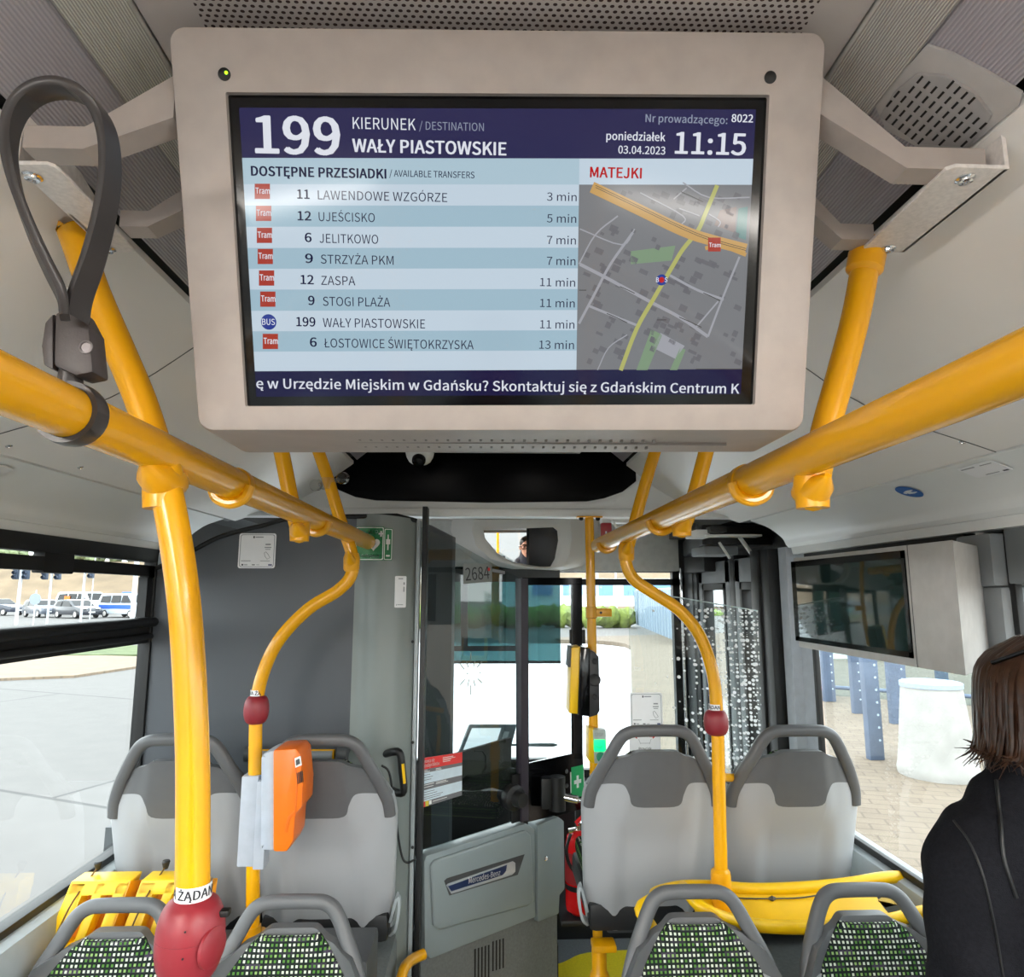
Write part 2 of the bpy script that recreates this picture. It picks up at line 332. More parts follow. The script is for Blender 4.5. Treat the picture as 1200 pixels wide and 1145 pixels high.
def glyph(c):
    """outline of one letter in cap heights, with its advance; Polish marks are drawn onto the base letter"""
    if c in GLY: return GLY[c]
    if 'H' not in GLY:
        v, f = raw_glyph('H'); ch = max(p[1] for p in v); GLY['_'] = (ch, wid('HH')); GLY['H'] = ([(x/ch, y/ch) for x, y in v], f, (wid('HHH')-wid('HH'))/ch)
        if c == 'H': return GLY['H']
    ch, w2 = GLY['_']; b, mk = MARK.get(c, (c, ''))
    if c == ' ': GLY[c] = ([], [], .30); return GLY[c]
    v, f = raw_glyph(b); v = [(x/ch, y/ch) for x, y in v]; f = list(f); adv = (wid('H'+b+'H')-w2)/ch
    x0 = min(p[0] for p in v); x1 = max(p[0] for p in v); top = max(p[1] for p in v); cx = (x0+x1)/2
    add = {'a': [(cx-.05, top+.08), (cx+.03, top+.08), (cx+.16, top+.27), (cx+.04, top+.27)], 'd': [(cx-.065, top+.10), (cx+.065, top+.10), (cx+.065, top+.23), (cx-.065, top+.23)],
           'o': [(x1-.14, .0), (x1-.24, -.12), (x1-.18, -.24), (x1-.02, -.24), (x1-.02, -.17), (x1-.12, -.16), (x1-.04, .02)],
           's': [(x0-.10, .36*top), (x0-.10, .26*top), (x0+.30, .56*top), (x0+.30, .66*top)]}.get(mk)
    if add and mk == 's' and b == 'l': add = [(x-.03, y) for x, y in add]
    if add: k = len(v); v = v+add; f.append(tuple(range(k, k+len(add))))
    GLY[c] = (v, f, adv); return GLY[c]
def text(bm, s, fr, u0, v0, u1=None, cap=None, w=0, mi=0, bold=0, align='LEFT'):
    """text with its baseline at (u0,v0); cap = cap height; u1 = right end (stretched to fit); bold thickens the strokes"""
    x = 0; lay = []
    for c in s:
        g = glyph(c); lay.append((x, g)); x += g[2]+max(0, bold)*.8
    xs = [x_+p[0] for x_, g in lay for p in g[0]]; a0, a1 = min(xs), max(xs)
    sy = cap; sx = sy if u1 is None else (u1-u0)/(a1-a0); b = max(0, bold)*1.4
    for dx, dy in (((0, 0),) if b < .008 else ((-b, 0), (b, 0), (-b*.7, b*.5), (b*.7, b*.5), (-b*.7, -b*.5), (b*.7, -b*.5))):
        for x_, g in lay:
            vs = [bm.verts.new(fr.at(u0+(x_+p[0]+dx-a0)*sx, v0+(p[1]+dy)*sy, w)) for p in g[0]]
            for f in g[1]:
                q = bm.faces.new([vs[i] for i in f]); q.material_index = mi

# ------------------------------------------------------------------ objects: things, parts, setting
WL = {}
def tag(o, label=None, cat=None, group=None, kind=None):
    if label: o['label'] = label
    if cat: o['category'] = cat
    if group: o['group'] = group
    if kind: o['kind'] = kind
    return o
def thing(name, label, cat, loc, group=None):
    o = bpy.data.objects.new(name, None); COL.objects.link(o); o.location = loc; o.empty_display_size = .05; WL[o.name] = Vector(loc)
    return tag(o, label, cat, group)
def part(name, bm, mats, parent=None, label=None, angle=35, kind=None):
    bmesh.ops.recalc_face_normals(bm, faces=bm.faces)
    xs = [v.co for v in bm.verts]
    lo = Vector((min(c.x for c in xs), min(c.y for c in xs), min(c.z for c in xs))); hi = Vector((max(c.x for c in xs), max(c.y for c in xs), max(c.z for c in xs)))
    o0 = (lo+hi)/2
    me = bpy.data.meshes.new(name); bmesh.ops.translate(bm, verts=bm.verts, vec=-o0); bm.to_mesh(me); bm.free()
    for m in (mats if isinstance(mats, (list, tuple)) else [mats]): me.materials.append(M[m] if isinstance(m, str) else m)
    for p in me.polygons: p.use_smooth = True
    me.set_sharp_from_angle(angle=R(angle))
    o = bpy.data.objects.new(name, me); COL.objects.link(o)
    o.location = o0-(WL[parent.name] if parent else Vector()); WL[o.name] = o0
    if parent: o.parent = parent
    if label: o['label'] = label
    if kind: o['kind'] = kind
    return o
def struct(name, bm, mats, parent=None, angle=35): return part(name, bm, mats, parent, None, angle, 'structure')
def copy_tree(o, parent=None):
    c = o.copy(); COL.objects.link(c); WL[c.name] = WL[o.name]
    if parent: c.parent = parent
    for ch in list(o.children): copy_tree(ch, c)
    return c
def bpart(name, a, b, m, parent=None, bev=0, **k):
    bm = nb(); box(bm, a, b, bev); return part(name, bm, m, parent, **k)
def bstruct(name, a, b, m, bev=0, parent=None):
    bm = nb(); box(bm, a, b, bev); return struct(name, bm, m, parent)
def interp(tab, t):
    for (a, x), (b, y) in zip(tab, tab[1:]):
        if t <= b: return x+(y-x)*max(0, (t-a))/(b-a)
    return tab[-1][1]
# ================================================================== THE SETTING
XC = .0175; XL, XR = -1.16, 1.23; ZTOP = 1.87; ZSILL = .925; YB, YF = -4.0, 4.1
# ---- ground outside
bm = nb(); box(bm, (-160, -60, -.52), (160, 160, -.32)); struct('road', bm, brickmat('concrete_road', (103, 100, 98), (100, 97, 95), (74, 72, 71), 7, 5, .03, .85, R(24), .2))
bm = nb()
crv = [(1.75, -60), (1.75, 8.4)]
a = Vector((1.75, 8.4)); b_ = Vector((5.2, 25.0)); crv += [tuple(a.lerp(b_, .5)), tuple(b_), (5.25, 26.3), (5.0, 27.3), (4.4, 28.0), (3.0, 28.6)]
crv += [(3.0, 30), (20, 36), (60, 36), (60, -60)]
prism(bm, [(x, y, -.32) for x, y in crv], (0, 0, .15)); struct('pavement', bm, brickmat('brick_pavement', (120, 107, 92), (114, 101, 87), (100, 88, 76), .30, .15, .010, .9, R(18), .35))
bm = nb(); prism(bm, [(-60, 15.2, -.32), (-16, 15.2, -.32), (-10, 17.5, -.32), (-9, 22, -.32), (-14, 23.5, -.32), (-60, 23.5, -.32)], (0, 0, .06)); struct('paved_island', bm, brickmat('sand_paving', (138, 121, 102), (132, 115, 98), (119, 106, 91), .4, .2, .012, .9, 0, .3))
bm = nb(); prism(bm, [(-1.2, 5, -.32), (1.8, 5, -.32), (1.75, 8.4, -.32), (5.2, 25, -.32), (5.25, 26.3, -.32), (4.4, 28, -.32), (-4, 29, -.32)], (0, 0, .012)); struct('road_glare_slab', bm, brickmat('glare_pale_concrete', (196, 197, 200), (192, 193, 196), (176, 176, 178), 6, 6, .02, .85, R(10), .12))  # pale slab paints the overexposed glare on the road ahead
GR = mat('grass_blades', (86, 98, 62), .95, var=.3, scale=2); DG = mat('dry_grass', (118, 101, 80), .95, var=.2, scale=.35)
bm = nb(); box(bm, (-17, 23.0, -.33), (-8.5, 27, -.24)); struct('grass_verge', bm, GR)
bm = nb()
for i in range(41):
    pass
rows = []
for j in range(7):
    rows.append([Vector((-130+i*6, 88+j*5, -.3+7.2*(1-math.cos(min(1, j/5)*math.pi))/2+random.uniform(-.25, .25)*(j > 0))) for i in range(41)])
shell(bm, rows, (0, 0, -1)); struct('embankment', bm, DG)
bm = nb(); box(bm, (2.5, 62, -.3), (40, 74, 0)); struct('far_lawn', bm, mat('lawn', (104, 128, 50), .95, var=.2, scale=1))
# ---- floor
bstruct('floor', (XL-.08, YB, -.1), (XR+.03, YF, 0), 'floor')
bm = nb(); arc = [(-.05, 2.9), (.06, 3.22), (.2, 3.39), (.37, 3.5), (.55, 3.59), (1.15, 3.6), (1.15, 2.3), (-.05, 2.3)]
prism(bm, [Vector((p.x, p.y, 0)) for p in smooth_path([(x, y, 0) for x, y in arc[:6]], 6)]+[Vector((1.15, 2.3, 0)), Vector((-.05, 2.3, 0))], (0, 0, .004)); struct('trim_1', bm, 'yfloor')
# ---- side walls below the windows, with their ledges
def lower_wall(name, x0, x1, y0, y1):
    s = 1 if x1 > x0 else -1
    bm = nb(); prism(bm, [(x0, y0, 0), (x0, y0, ZSILL-.075), (x0+s*.012, y0, ZSILL-.03), (x0+s*.05, y0, ZSILL-.012), (x1+s*.012, y0, ZSILL-.006), (x1+s*.012, y0, 0)], (0, y1-y0, 0)); struct(name, bm, 'lgrey')
lower_wall('wall_left', XL+.055, XL-.02, YB, 2.46); lower_wall('wall_right', XR-.045, XR+.02, YB, 2.66)
bm = nb(); box(bm, (XL-.1, 2.46, -.1), (XL-.04, YF, .95)); struct('wall_left_front', bm, 'dgrey')
# ---- windows
def side_window(name, X, s, y0, y1, z0=ZSILL-.02, z1=ZTOP, hopper=False, g=.022):
    fr = bpy.data.objects.new(name, None); COL.objects.link(fr); fr.location = (X, y0, z0); WL[fr.name] = Vector((X, y0, z0)); fr['kind'] = 'structure'
    bm = nb()
    for aa, bb in (((y0, z0), (y0+g, z1)), ((y1-g, z0), (y1, z1)), ((y0, z0), (y1, z0+g)), ((y0, z1-.045), (y1, z1))):
        box(bm, (X-.012, aa[0], aa[1]), (X+.03*s*-1, bb[0], bb[1]), .004)
    struct('window_frame', bm, 'black', fr)
    bm = nb(); box(bm, (X-.002, y0+.005, z0+.005), (X+.002, y1-.005, z1-.005)); struct('pane', bm, 'glass', fr)
    if hopper:
        bm = nb(); xi = X-s*.012
        box(bm, (xi-.012, y0+g, 1.552), (xi+.012, y1-g, 1.638), .006)
        tube(bm, [(xi-s*.02, y0+g, 1.622), (xi-s*.02, y1+.02, 1.622)], .016, 12); tube(bm, [(xi-s*.016, y0+g, 1.575), (xi-s*.016, y1-.02, 1.575)], .011, 12)
        struct('window_bar', bm, 'black', fr)
        bm = nb()
        tube(bm, smooth_path([(xi, y0+.05, 1.795), (xi, y1-.085, 1.795), (xi, y1-.06, 1.785), (xi, y1-.05, 1.76), (xi, y1-.05, 1.64)], 5), .5, prof=[(-.03, -.036), (.03, -.036), (.03, .036), (-.03, .036)])
        box(bm, (xi-.016, y1-.62, 1.772), (xi+.016, y1-.49, 1.84), .004)
        struct('sliding_sash', bm, 'black', fr)
    return fr
side_window('window_1', XL-.012, -1, .62, 2.44, hopper=True)
side_window('window_2', XL-.012, -1, -1.3, .54, hopper=True)
side_window('window_3', XL-.012, -1, -3.9, -1.38, hopper=True)
side_window('window_4', XR+.012, 1, 1.67, 2.56)
side_window('window_5', XR+.012, 1, -.4, 1.56)
side_window('window_6', XR+.012, 1, -3.9, -.5)
bm = nb()
for y0, y1 in ((.54, .62), (-1.38, -1.3)): box(bm, (XL-.06, y0, .8), (XL+.0, y1, 1.9), .008)
struct('trim_2', bm, 'lgrey')
bm = nb(); box(bm, (XL-.008, 2.435, .8), (XL+.02, 2.475, 1.89), .006); box(bm, (XL-.03, 2.43, .8), (XL+.03, 2.47, 1.86), .008); struct('trim_3', bm, 'lgrey')
# right pillars: grey post before the door and the one by the second window
bm = nb()
px = [(XR+.008, 2.56), (XR-.004, 2.56), (XR-.005, 2.58), (XR-.02, 2.64), (XR-.05, 2.66), (XR-.055, 2.72), (XR-.03, 2.745), (XR+.008, 2.745)]
prism(bm, [(x, y, .6) for x, y in px], (0, 0, 1.3)); struct('trim_4', bm, mat('pale_blue_grey_post', (190, 196, 206), .4))
bm = nb(); box(bm, (XR-.09, 2.745, 0), (XR+.03, 2.83, 1.9), .008); box(bm, (XR-.1, 2.83, 0), (XR+.03, 2.91, 1.9), .008); struct('trim_5', bm, 'blackm')
bm = nb(); box(bm, (XR-.04, 1.555, .85), (XR+.06, 1.675, 1.735), .012); box(bm, (XR-.05, 1.56, 1.735), (XR+.06, 1.68, 1.86), .01); box(bm, (XR-.02, .0, 1.74), (XR+.05, 1.555, 1.87), .006); struct('trim_6', bm, 'mgrey')
# ---- ceiling and its side panels (profiles run the length of the bus)
XC = .0155; YH_ = 2.70
bm = nb(); box(bm, (XC-.395, YB, 2.345), (XC+.395, YH_, 2.37)); struct('ceiling', bm, 'ceil')
def side_sheet(name, pts, m, s, y0=YB, y1=YH_, th=.012):
    bm = nb(); sp_ = smooth_path([(x, 0, z) for x, z in pts], 5) if len(pts) > 2 else [Vector((x, 0, z)) for x, z in pts]
    shell(bm, [[Vector((XC+s*p.x, y, p.z)) for p in sp_] for y in (y0, (y0+y1)/2, y1)], (0, 0, th)); return struct(name, bm, m)
A0_, A1_, B0_, B1_ = (.398, 2.338), (.452, 2.303), (.452, 2.310), (.533, 2.243)
COVE = [(.546, 2.228), (.742, 2.092), (1.0, 1.999)]; COVEL = [(1.007, 1.996), (1.075, 1.970), (1.125, 1.932), (1.14, 1.905)]
k = 7
for s in (-1, 1):
    side_sheet('trim_%d' % k, [A0_, A1_], 'ribA', s); k += 1
    side_sheet('trim_%d' % k, [B0_, B1_], 'ribB', s); k += 1
    side_sheet('trim_%d' % k, [(.39, 2.362), (.57, 2.244)], 'black', s, th=.02); k += 1
    side_sheet('trim_%d' % k, COVE, 'cove', s); k += 1
    side_sheet('trim_%d' % k, COVEL, 'cove_low', s, y1=2.6); k += 1
    side_sheet('trim_%d' % k, [(.97, 2.016), (1.03, 1.998)], 'black', s, th=.006); k += 1
    bm = nb(); prism(bm, [(XC+s*1.14, YB, 1.905), (XC+s*1.15, YB, 1.893), (XC+s*1.16, YB, 1.893), (XC+s*1.165, YB, 1.868), (XC+s*1.26, YB, 1.868), (XC+s*1.26, YB, 1.93)], (0, 2.6-YB, 0)); struct('trim_%d' % k, bm, 'cove_low'); k += 1
    bm = nb(); box(bm, (XC+s*1.05, YB, 2.03), (XC+s*1.27, YF, 2.06)); box(bm, (XC+s*1.24, YB, 1.86), (XC+s*1.28, YF, 2.06)); box(bm, (XC+s*.3, YB, 2.38), (XC+s*1.09, YF, 2.41)); box(bm, (XC+s*1.06, YB, 2.06), (XC+s*1.09, YF, 2.38)); struct('trim_%d' % k, bm, 'dgrey'); k += 1
bstruct('trim_%d' % k, (-.3, YH_, 2.38), (.34, YF, 2.41), 'dgrey'); k += 1
# joint lines across the coves
bm = nb()
for s in (-1, 1):
    for y in (1.3, .1):
        pp = smooth_path([(x, 0, z) for x, z in COVE], 5); tube(bm, [(XC+s*p.x, y, p.z-.0005) for p in pp], .0011, 6)
struct('trim_%d' % k, bm, 'dgrey'); k += 1
# ---- bulkhead over the front platform
bm = nb(); box(bm, (-1.14, YH_, 2.035), (1.17, YH_+.03, 2.38)); struct('trim_%d' % k, bm, 'mgrey_b' if 'mgrey_b' in M else 'cove_low'); k += 1
bm = nb(); box(bm, (-1.02, YH_-.035, 2.015), (1.04, YH_+.04, 2.05), .012); struct('trim_%d' % k, bm, 'cove_low'); k += 1
bm = nb(); bp_ = [(-.64, 2.34), (-.64, 2.165), (-.585, 2.122), (-.52, 2.095), (-.44, 2.082), (0, 2.075), (.40, 2.082), (.47, 2.095), (.545, 2.122), (.60, 2.165), (.60, 2.34)]
prism(bm, [(x, YH_+.002, z) for x, z in bp_], (0, -.014, 0), 0, .004); struct('trim_%d' % k, bm, 'blackpanel'); k += 1
# ---- front: low ceiling, header above the windscreen, windscreen
bm = nb(); shell(bm, [[Vector((x, y, z)) for x in (-1.2, 0, .74)] for y, z in ((2.74, 2.04), (2.9, 2.13), (3.3, 2.18), (3.8, 2.19), (3.98, 2.12))], (0, 0, .02)); struct('trim_%d' % k, bm, 'cove'); k += 1
bm = nb(); shell(bm, [[Vector((x, y, z)) for x in (.74, 1.0, 1.25)] for y, z in ((2.74, 2.04), (2.9, 2.13), (3.3, 2.18), (3.8, 2.19), (3.98, 2.12))], (0, 0, .02)); struct('trim_%d' % k, bm, 'cove'); k += 1
bm = nb(); box(bm, (-1.2, 3.95, 1.845), (1.12, 4.0, 2.2), .01); struct('wall_front', bm, mat('pale_front_panel', (226, 226, 224), .45)); 
bm = nb(); box(bm, (-1.2, 4.0, 1.84), (1.25, 4.1, 2.41)); struct('trim_%d' % k, bm, 'dgrey'); k += 1
fr = bpy.data.objects.new('window_7', None); COL.objects.link(fr); fr.location = (0, 4.05, 1); WL['window_7'] = Vector((0, 4.05, 1)); fr['kind'] = 'structure'
bm = nb(); box(bm, (-1.22, 4.05, .70), (1.2, 4.056, 1.86)); struct('pane', bm, 'glass', fr)
bm = nb(); box(bm, (.35, 4.0, 1.765), (1.16, 4.045, 1.802)); box(bm, (1.09, 4.0, .7), (1.16, 4.05, 1.85)); box(bm, (.35, 4.0, .68), (1.16, 4.05, .742)); box(bm, (-1.2, 4.0, .68), (.35, 4.05, .8)); struct('window_frame', bm, 'black', fr)
bm = nb(); box(bm, (-1.2, 3.72, -.1), (1.2, 4.08, .70), .03); struct('dashboard_front', bm, 'blackm')
bm = nb(); box(bm, (1.16, 3.86, 0), (1.26, 4.1, 1.86), .02); struct('trim_%d' % k, bm, 'dgrey'); k += 1
bm = nb(); box(bm, (-1.26, 3.95, .0), (-1.18, 4.1, 1.9), .02); struct('trim_%d' % k, bm, 'dgrey'); k += 1
side_window('window_8', XL-.05, -1, 2.55, 3.9, z0=.9, z1=1.87)
# rear of the bus
bm = nb(); box(bm, (-1.25, YB-.06, -.1), (1.29, YB, .95)); box(bm, (-1.25, YB-.06, 1.9), (1.29, YB, 2.41)); box(bm, (-1.25, YB-.06, .95), (-1.05, YB, 1.9)); box(bm, (1.07, YB-.06, .95), (1.29, YB, 1.9)); struct('wall_rear', bm, 'lgrey')
bm = nb(); box(bm, (-1.05, YB-.035, .95), (1.07, YB-.03, 1.9)); struct('window_9', bm, 'glass')
# ---- platforms under the seats
bstruct('trim_%d' % k, (XL+.06, 1.95, 0), (-.28, 2.41, .64), 'skirt', .02); k += 1
bstruct('trim_%d' % k, (.5, 1.99, 0), (XR-.05, 2.42, .64), 'skirt', .02); k += 1
bstruct('trim_%d' % k, (XL+.06, 1.93, .6), (-.30, 2.12, .785), 'dgrey', .012); k += 1
# ---- cab partition behind the driver
bm = nb(); top = [(178, 668), (214, 652), (228, 644), (255, 630), (285, 621), (307, 616), (332, 609), (368, 606), (425, 605)]
pts = [P(x, y, 2.43) for x, y in top]; pts = [Vector((pts[0].x, 2.43, .3))]+pts+[Vector((-.44, 2.43, pts[-1].z)), Vector((-.44, 2.43, .3))]
prism(bm, pts, (0, .03, 0)); struct('wall_cab', bm, 'slate')
bm = nb(); tp = smooth_path([P(x, y, 2.425) for x, y in top], 4); tube(bm, tp+[Vector((-.32, 2.425, 1.992)), Vector((-.25, 2.44, 1.975))], .008, 8); struct('trim_%d' % k, bm, 'black'); k += 1
bm = nb(); box(bm, (XL, 2.405, .3), (-.45, 2.432, 1.107), .006); struct('trim_%d' % k, bm, 'lgrey'); k += 1
bm = nb(); cp = smooth_path([(-.48, 2.432, 0), (-.435, 2.425, 0), (-.40, 2.40, 0), (-.36, 2.39, 0), (-.30, 2.405, 0), (-.262, 2.44, 0), (-.247, 2.49, 0)], 5)
shell(bm, [[Vector((p.x, p.y, z if z < 1.5 else 1.995-.1*max(0, p.x+.40))) for p in cp] for z in (.1, 1.0, 1.9)], (0, .012, 0)); struct('trim_%d' % k, bm, 'column'); k += 1
bm = nb(); tube(bm, smooth_path([P(x, y, 2.39) for x, y in ((447, 897), (456, 905), (461, 935), (466, 975), (471, 1003), (477, 1011), (487, 1007))], 4), .0035, 8); struct('trim_%d' % k, bm, 'black'); k += 1
bm = nb(); box(bm, (-.252, 2.455, .1), (-.238, 2.5, 1.98), .004); struct('trim_%d' % k, bm, 'lgrey'); k += 1
bm = nb(); box(bm, (P(489, 900, 2.46).x, 2.46, .1), (P(495.5, 900, 2.46).x, 2.53, 2.03), .003); struct('trim_%d' % k, bm, 'blackm'); k += 1
bm = nb(); prism(bm, [(-.232, 2.72, .35), (-.137, 2.76, .35), (-.137, 2.76, 1.944), (-.232, 2.72, 1.99)], (.01, .03, 0)); struct('trim_%d' % k, bm, 'slate'); k += 1
bm = nb(); box(bm, (-1.15, 3.02, .02), (.3, 3.5, .3)); box(bm, (-1.15, 3.3, .3), (.42, 3.55, .83), .04); struct('trim_%d' % k, bm, 'black'); k += 1
# ---- entrance door on the right, folded shut
def door_leaf(name, y0, y1):
    X = XR-.02
    fr = bpy.data.objects.new(name, None); COL.objects.link(fr); fr.location = (X, y0, 0); WL[fr.name] = Vector((X, y0, 0)); fr['kind'] = 'structure'
    bm = nb()
    for a, b in (((y0, 0), (y0+.075, 1.88)), ((y1-.075, 0), (y1, 1.88)), ((y0, 1.765), (y1, 1.88)), ((y0, 0), (y1, .2))): box(bm, (X-.03, a[0], a[1]), (X+.03, b[0], b[1]), .008)
    struct('door_frame', bm, 'mgrey', fr)
    bm = nb()
    for a, b in (((y0+.07, .2), (y0+.1, 1.77)), ((y1-.1, .2), (y1-.07, 1.77)), ((y0+.07, 1.735), (y1-.07, 1.77))): box(bm, (X-.034, a[0], a[1]), (X+.02, b[0], b[1]), .003)
    struct('door_seal', bm, 'black', fr)
    bm = nb(); box(bm, (X-.003, y0+.08, .15), (X+.003, y1-.08, 1.8)); struct('pane', bm, 'glass', fr)
door_leaf('door_1', 3.30, 3.80); door_leaf('door_2', 2.93, 3.24)
bm = nb(); box(bm, (XR-.05, 3.24, 0), (XR+.02, 3.30, 1.9), .006); box(bm, (XR-.06, 3.80, 0), (XR+.03, 3.9, 1.9), .006); struct('trim_%d' % k, bm, 'blackm'); k += 1
# ================================================================== PASSENGER DISPLAY
TAU = R(17)
dc = P(586, 293, .72)
D = Frame(dc, (1, 0, 0), (0, -math.sin(TAU), math.cos(TAU)))
disp = thing('passenger_display', 'large pale display housing hung from the ceiling, its screen listing tram transfers', 'screen', dc)
def ring_px(c, r, w, n=6):
    """rounded quadrilateral through four photo corners (tl,tr,br,bl), on the display plane"""
    q = [Vector(D.uv(*p)) for p in c]; out = []
    for i, a in ((1, 0), (0, 90), (3, 180), (2, 270)):
        p = q[i]; e1 = (q[i-1]-p).normalized(); e2 = (q[(i+1) % 4]-p).normalized()
        cc = p+(e1+e2)*r
        for t in range(n+1):
            th = math.pi/2*t/n
            # from the point on one edge round to the point on the other
            A, B = (e1, e2) if i in (1, 3) else (e1, e2)
            out.append(cc-A*r*math.sin(th)-B*r*math.cos(th) if False else cc-(B*math.cos(th)+A*math.sin(th))*r)
    return out, w
def order(pts):
    c = sum(pts, Vector((0, 0)))/len(pts)
    return sorted(pts, key=lambda p: math.atan2(p.y-c.y, p.x-c.x))
HC = [(197, 31), (968, 38), (941, 506), (233, 506)]; PCN = [(266, 110), (900, 113), (883, 474), (289, 476)]
def ring3(c, r, w, inset=0):
    pts, _ = ring_px(c, r, w); pts = order(pts); ctr = sum(pts, Vector((0, 0)))/len(pts); out = []
    for p in pts:
        d = p-ctr; hx = max(abs(q.x-ctr.x) for q in pts); hy = max(abs(q.y-ctr.y) for q in pts)
        out.append(ctr+Vector((d.x*(1-inset/hx), d.y*(1-inset/hy))))
    return [D.at(p.x, p.y, w) for p in out]
bm = nb()
fr_rings = [ring3(PCN, .002, -.004), ring3(PCN, .002, .0045), ring3(HC, .016, .005, .007), ring3(HC, .016, .0035, .0025), ring3(HC, .016, -.003, 0)]
back = ring3(HC, .016, -.003, 0); fr_rings.append([p+Vector((0, .118, 0)) for p in back]); fr_rings.append([p+Vector((0, .126, 0)) for p in ring3(HC, .016, -.003, .012)])
loft(bm, fr_rings, cap1=True); part('housing', bm, 'shell', disp, angle=40)
bm = nb(); pts = ring3(PCN, .002, -.003); bm.faces.new([bm.verts.new(p) for p in pts]); r_ = bmesh.ops.extrude_face_region(bm, geom=bm.faces[:]); bmesh.ops.translate(bm, verts=[g for g in r_['geom'] if isinstance(g, bmesh.types.BMVert)], vec=-D.n*.004)
part('screen_bezel', bm, 'blackg', disp)
# --- the picture on the screen
SC = {}
def smat(name, rgb, e=.42):
    m, n, l, b = newmat('screen_'+name); b.inputs['Base Color'].default_value = (.004, .004, .005, 1); b.inputs['Roughness'].default_value = .10; b.inputs['Specular IOR Level'].default_value = .2
    no = n.new('ShaderNodeTexNoise'); no.inputs['Scale'].default_value = 4
    c = lin(rgb); b.inputs['Emission Color'].default_value = c; b.inputs['Emission Strength'].default_value = e; SC[name] = m; return m
for nme, rgb in (('navy', (44, 42, 84)), ('pale', (205, 222, 236)), ('band', (168, 198, 214)), ('head', (182, 208, 222)), ('white', (236, 240, 250)), ('ink', (28, 28, 64)), ('grey', (150, 158, 178)), ('tram', (176, 58, 44)), ('bus', (34, 60, 150)), ('redt', (196, 26, 32)),
                 ('map', (128, 130, 134)), ('block', (112, 112, 118)), ('road', (168, 170, 178)), ('yroad', (186, 188, 110)), ('oroad', (206, 164, 96)), ('mgreen', (132, 158, 128)), ('line', (70, 68, 66)), ('tick', (20, 20, 66)), ('gold', (190, 150, 40)), ('mpink', (140, 126, 124)), ('mteal', (96, 140, 138))):
    smat(nme, rgb)
names = list(SC); mi_ = {n: i for i, n in enumerate(names)}
bm = nb()
def q4(c, nme, w): poly(bm, D, [D.uv(*p) for p in c], w, mi_[nme])
def lerp(a, b, t): return (a[0]+(b[0]-a[0])*t, a[1]+(b[1]-a[1])*t)
TL, TR, BR, BL = (279, 125), (887, 127), (869, 462), (299.5, 465)
def SP(u, v):    # fraction of the picture, left to right and top to bottom
    return tuple(D.uv(*lerp(lerp(TL, TR, u), lerp(BL, BR, u), v)))
def fy(y): return (y-125)/340
def band(u0, u1, y0, y1, nme, w): poly(bm, D, [SP(u0, fy(y1)), SP(u1, fy(y1)), SP(u1, fy(y0)), SP(u0, fy(y0))], w, mi_[nme])
W0 = -.0028; dW = .0002
band(0, 1, 125, 184, 'navy', W0); band(0, .66, 184, 215, 'head', W0); band(.66, 1, 184, 215, 'pale', W0)
rowy = [215, 240, 265, 290, 314.5, 339, 364, 388, 412]
for i in range(8): band(0, .66, rowy[i], rowy[i+1], 'pale' if i % 2 == 0 else 'band', W0)
band(0, .66, 412, 435, 'pale', W0); band(.66, 1, 215, 435, 'map', W0); band(0, 1, 435, 465, 'tick', W0)
def tx(s, x0, y, x1, cap, nme, bold=0, w=W0+dW*4):
    u0, v0 = D.uv(x0, y); u1, v1 = D.uv(x1, y); uc, vc = D.uv(x0, y-cap); text(bm, s, D, u0, v0, u1, vc-v0, w, mi_[nme], bold)
tx('199', 300, 178, 397, 43, 'white', .028); tx('KIERUNEK', 413, 150, 487, 13.5, 'white', .004); tx('/ DESTINATION', 491, 151, 567, 9.5, 'grey')
tx('WAŁY PIASTOWSKIE', 413, 177, 593, 15, 'white', .028)
tx('Nr prowadzącego:', 757, 142, 853, 9, 'grey', .015); tx('8022', 858, 142, 883, 9, 'white', .02)
tx('poniedziałek', 711, 163, 780, 9.5, 'white', .018); tx('03.04.2023', 725, 179, 780, 9, 'white', .015); tx('11:15', 792, 179, 874, 25, 'white', .022)
tx('DOSTĘPNE PRZESIADKI', 294, 205, 452, 11, 'ink', .036); tx('/ AVAILABLE TRANSFERS', 456, 206, 556, 7.5, 'ink', .006); tx('MATEJKI', 692, 207, 752, 12, 'redt', .03)
rows_ = [('11', 'LAWENDOWE WZGÓRZE', 348, 362, 372, 524, 232, '3 min', 641), ('12', 'UJEŚCISKO', 348.5, 364, 373, 439, 257.5, '5 min', 641), ('6', 'JELITKOWO', 357, 364.5, 374, 443, 283, '7 min', 641), ('9', 'STRZYŻA PKM', 357.5, 366, 375.5, 461, 307.5, '7 min', 641),
         ('12', 'ZASPA', 352, 367, 376, 416, 332.5, '11 min', 633), ('9', 'STOGI PLAŻA', 361, 368, 378, 457, 357, '11 min', 633), ('199', 'WAŁY PIASTOWSKIE', 347, 369, 378, 498, 382, '11 min', 633), ('6', 'ŁOSTOWICE ŚWIĘTOKRZYSKA', 363, 370.5, 379.5, 555, 406, '13 min', 632)]
icx = [306.5, 308, 309, 310, 311.5, 313, 314, 316]
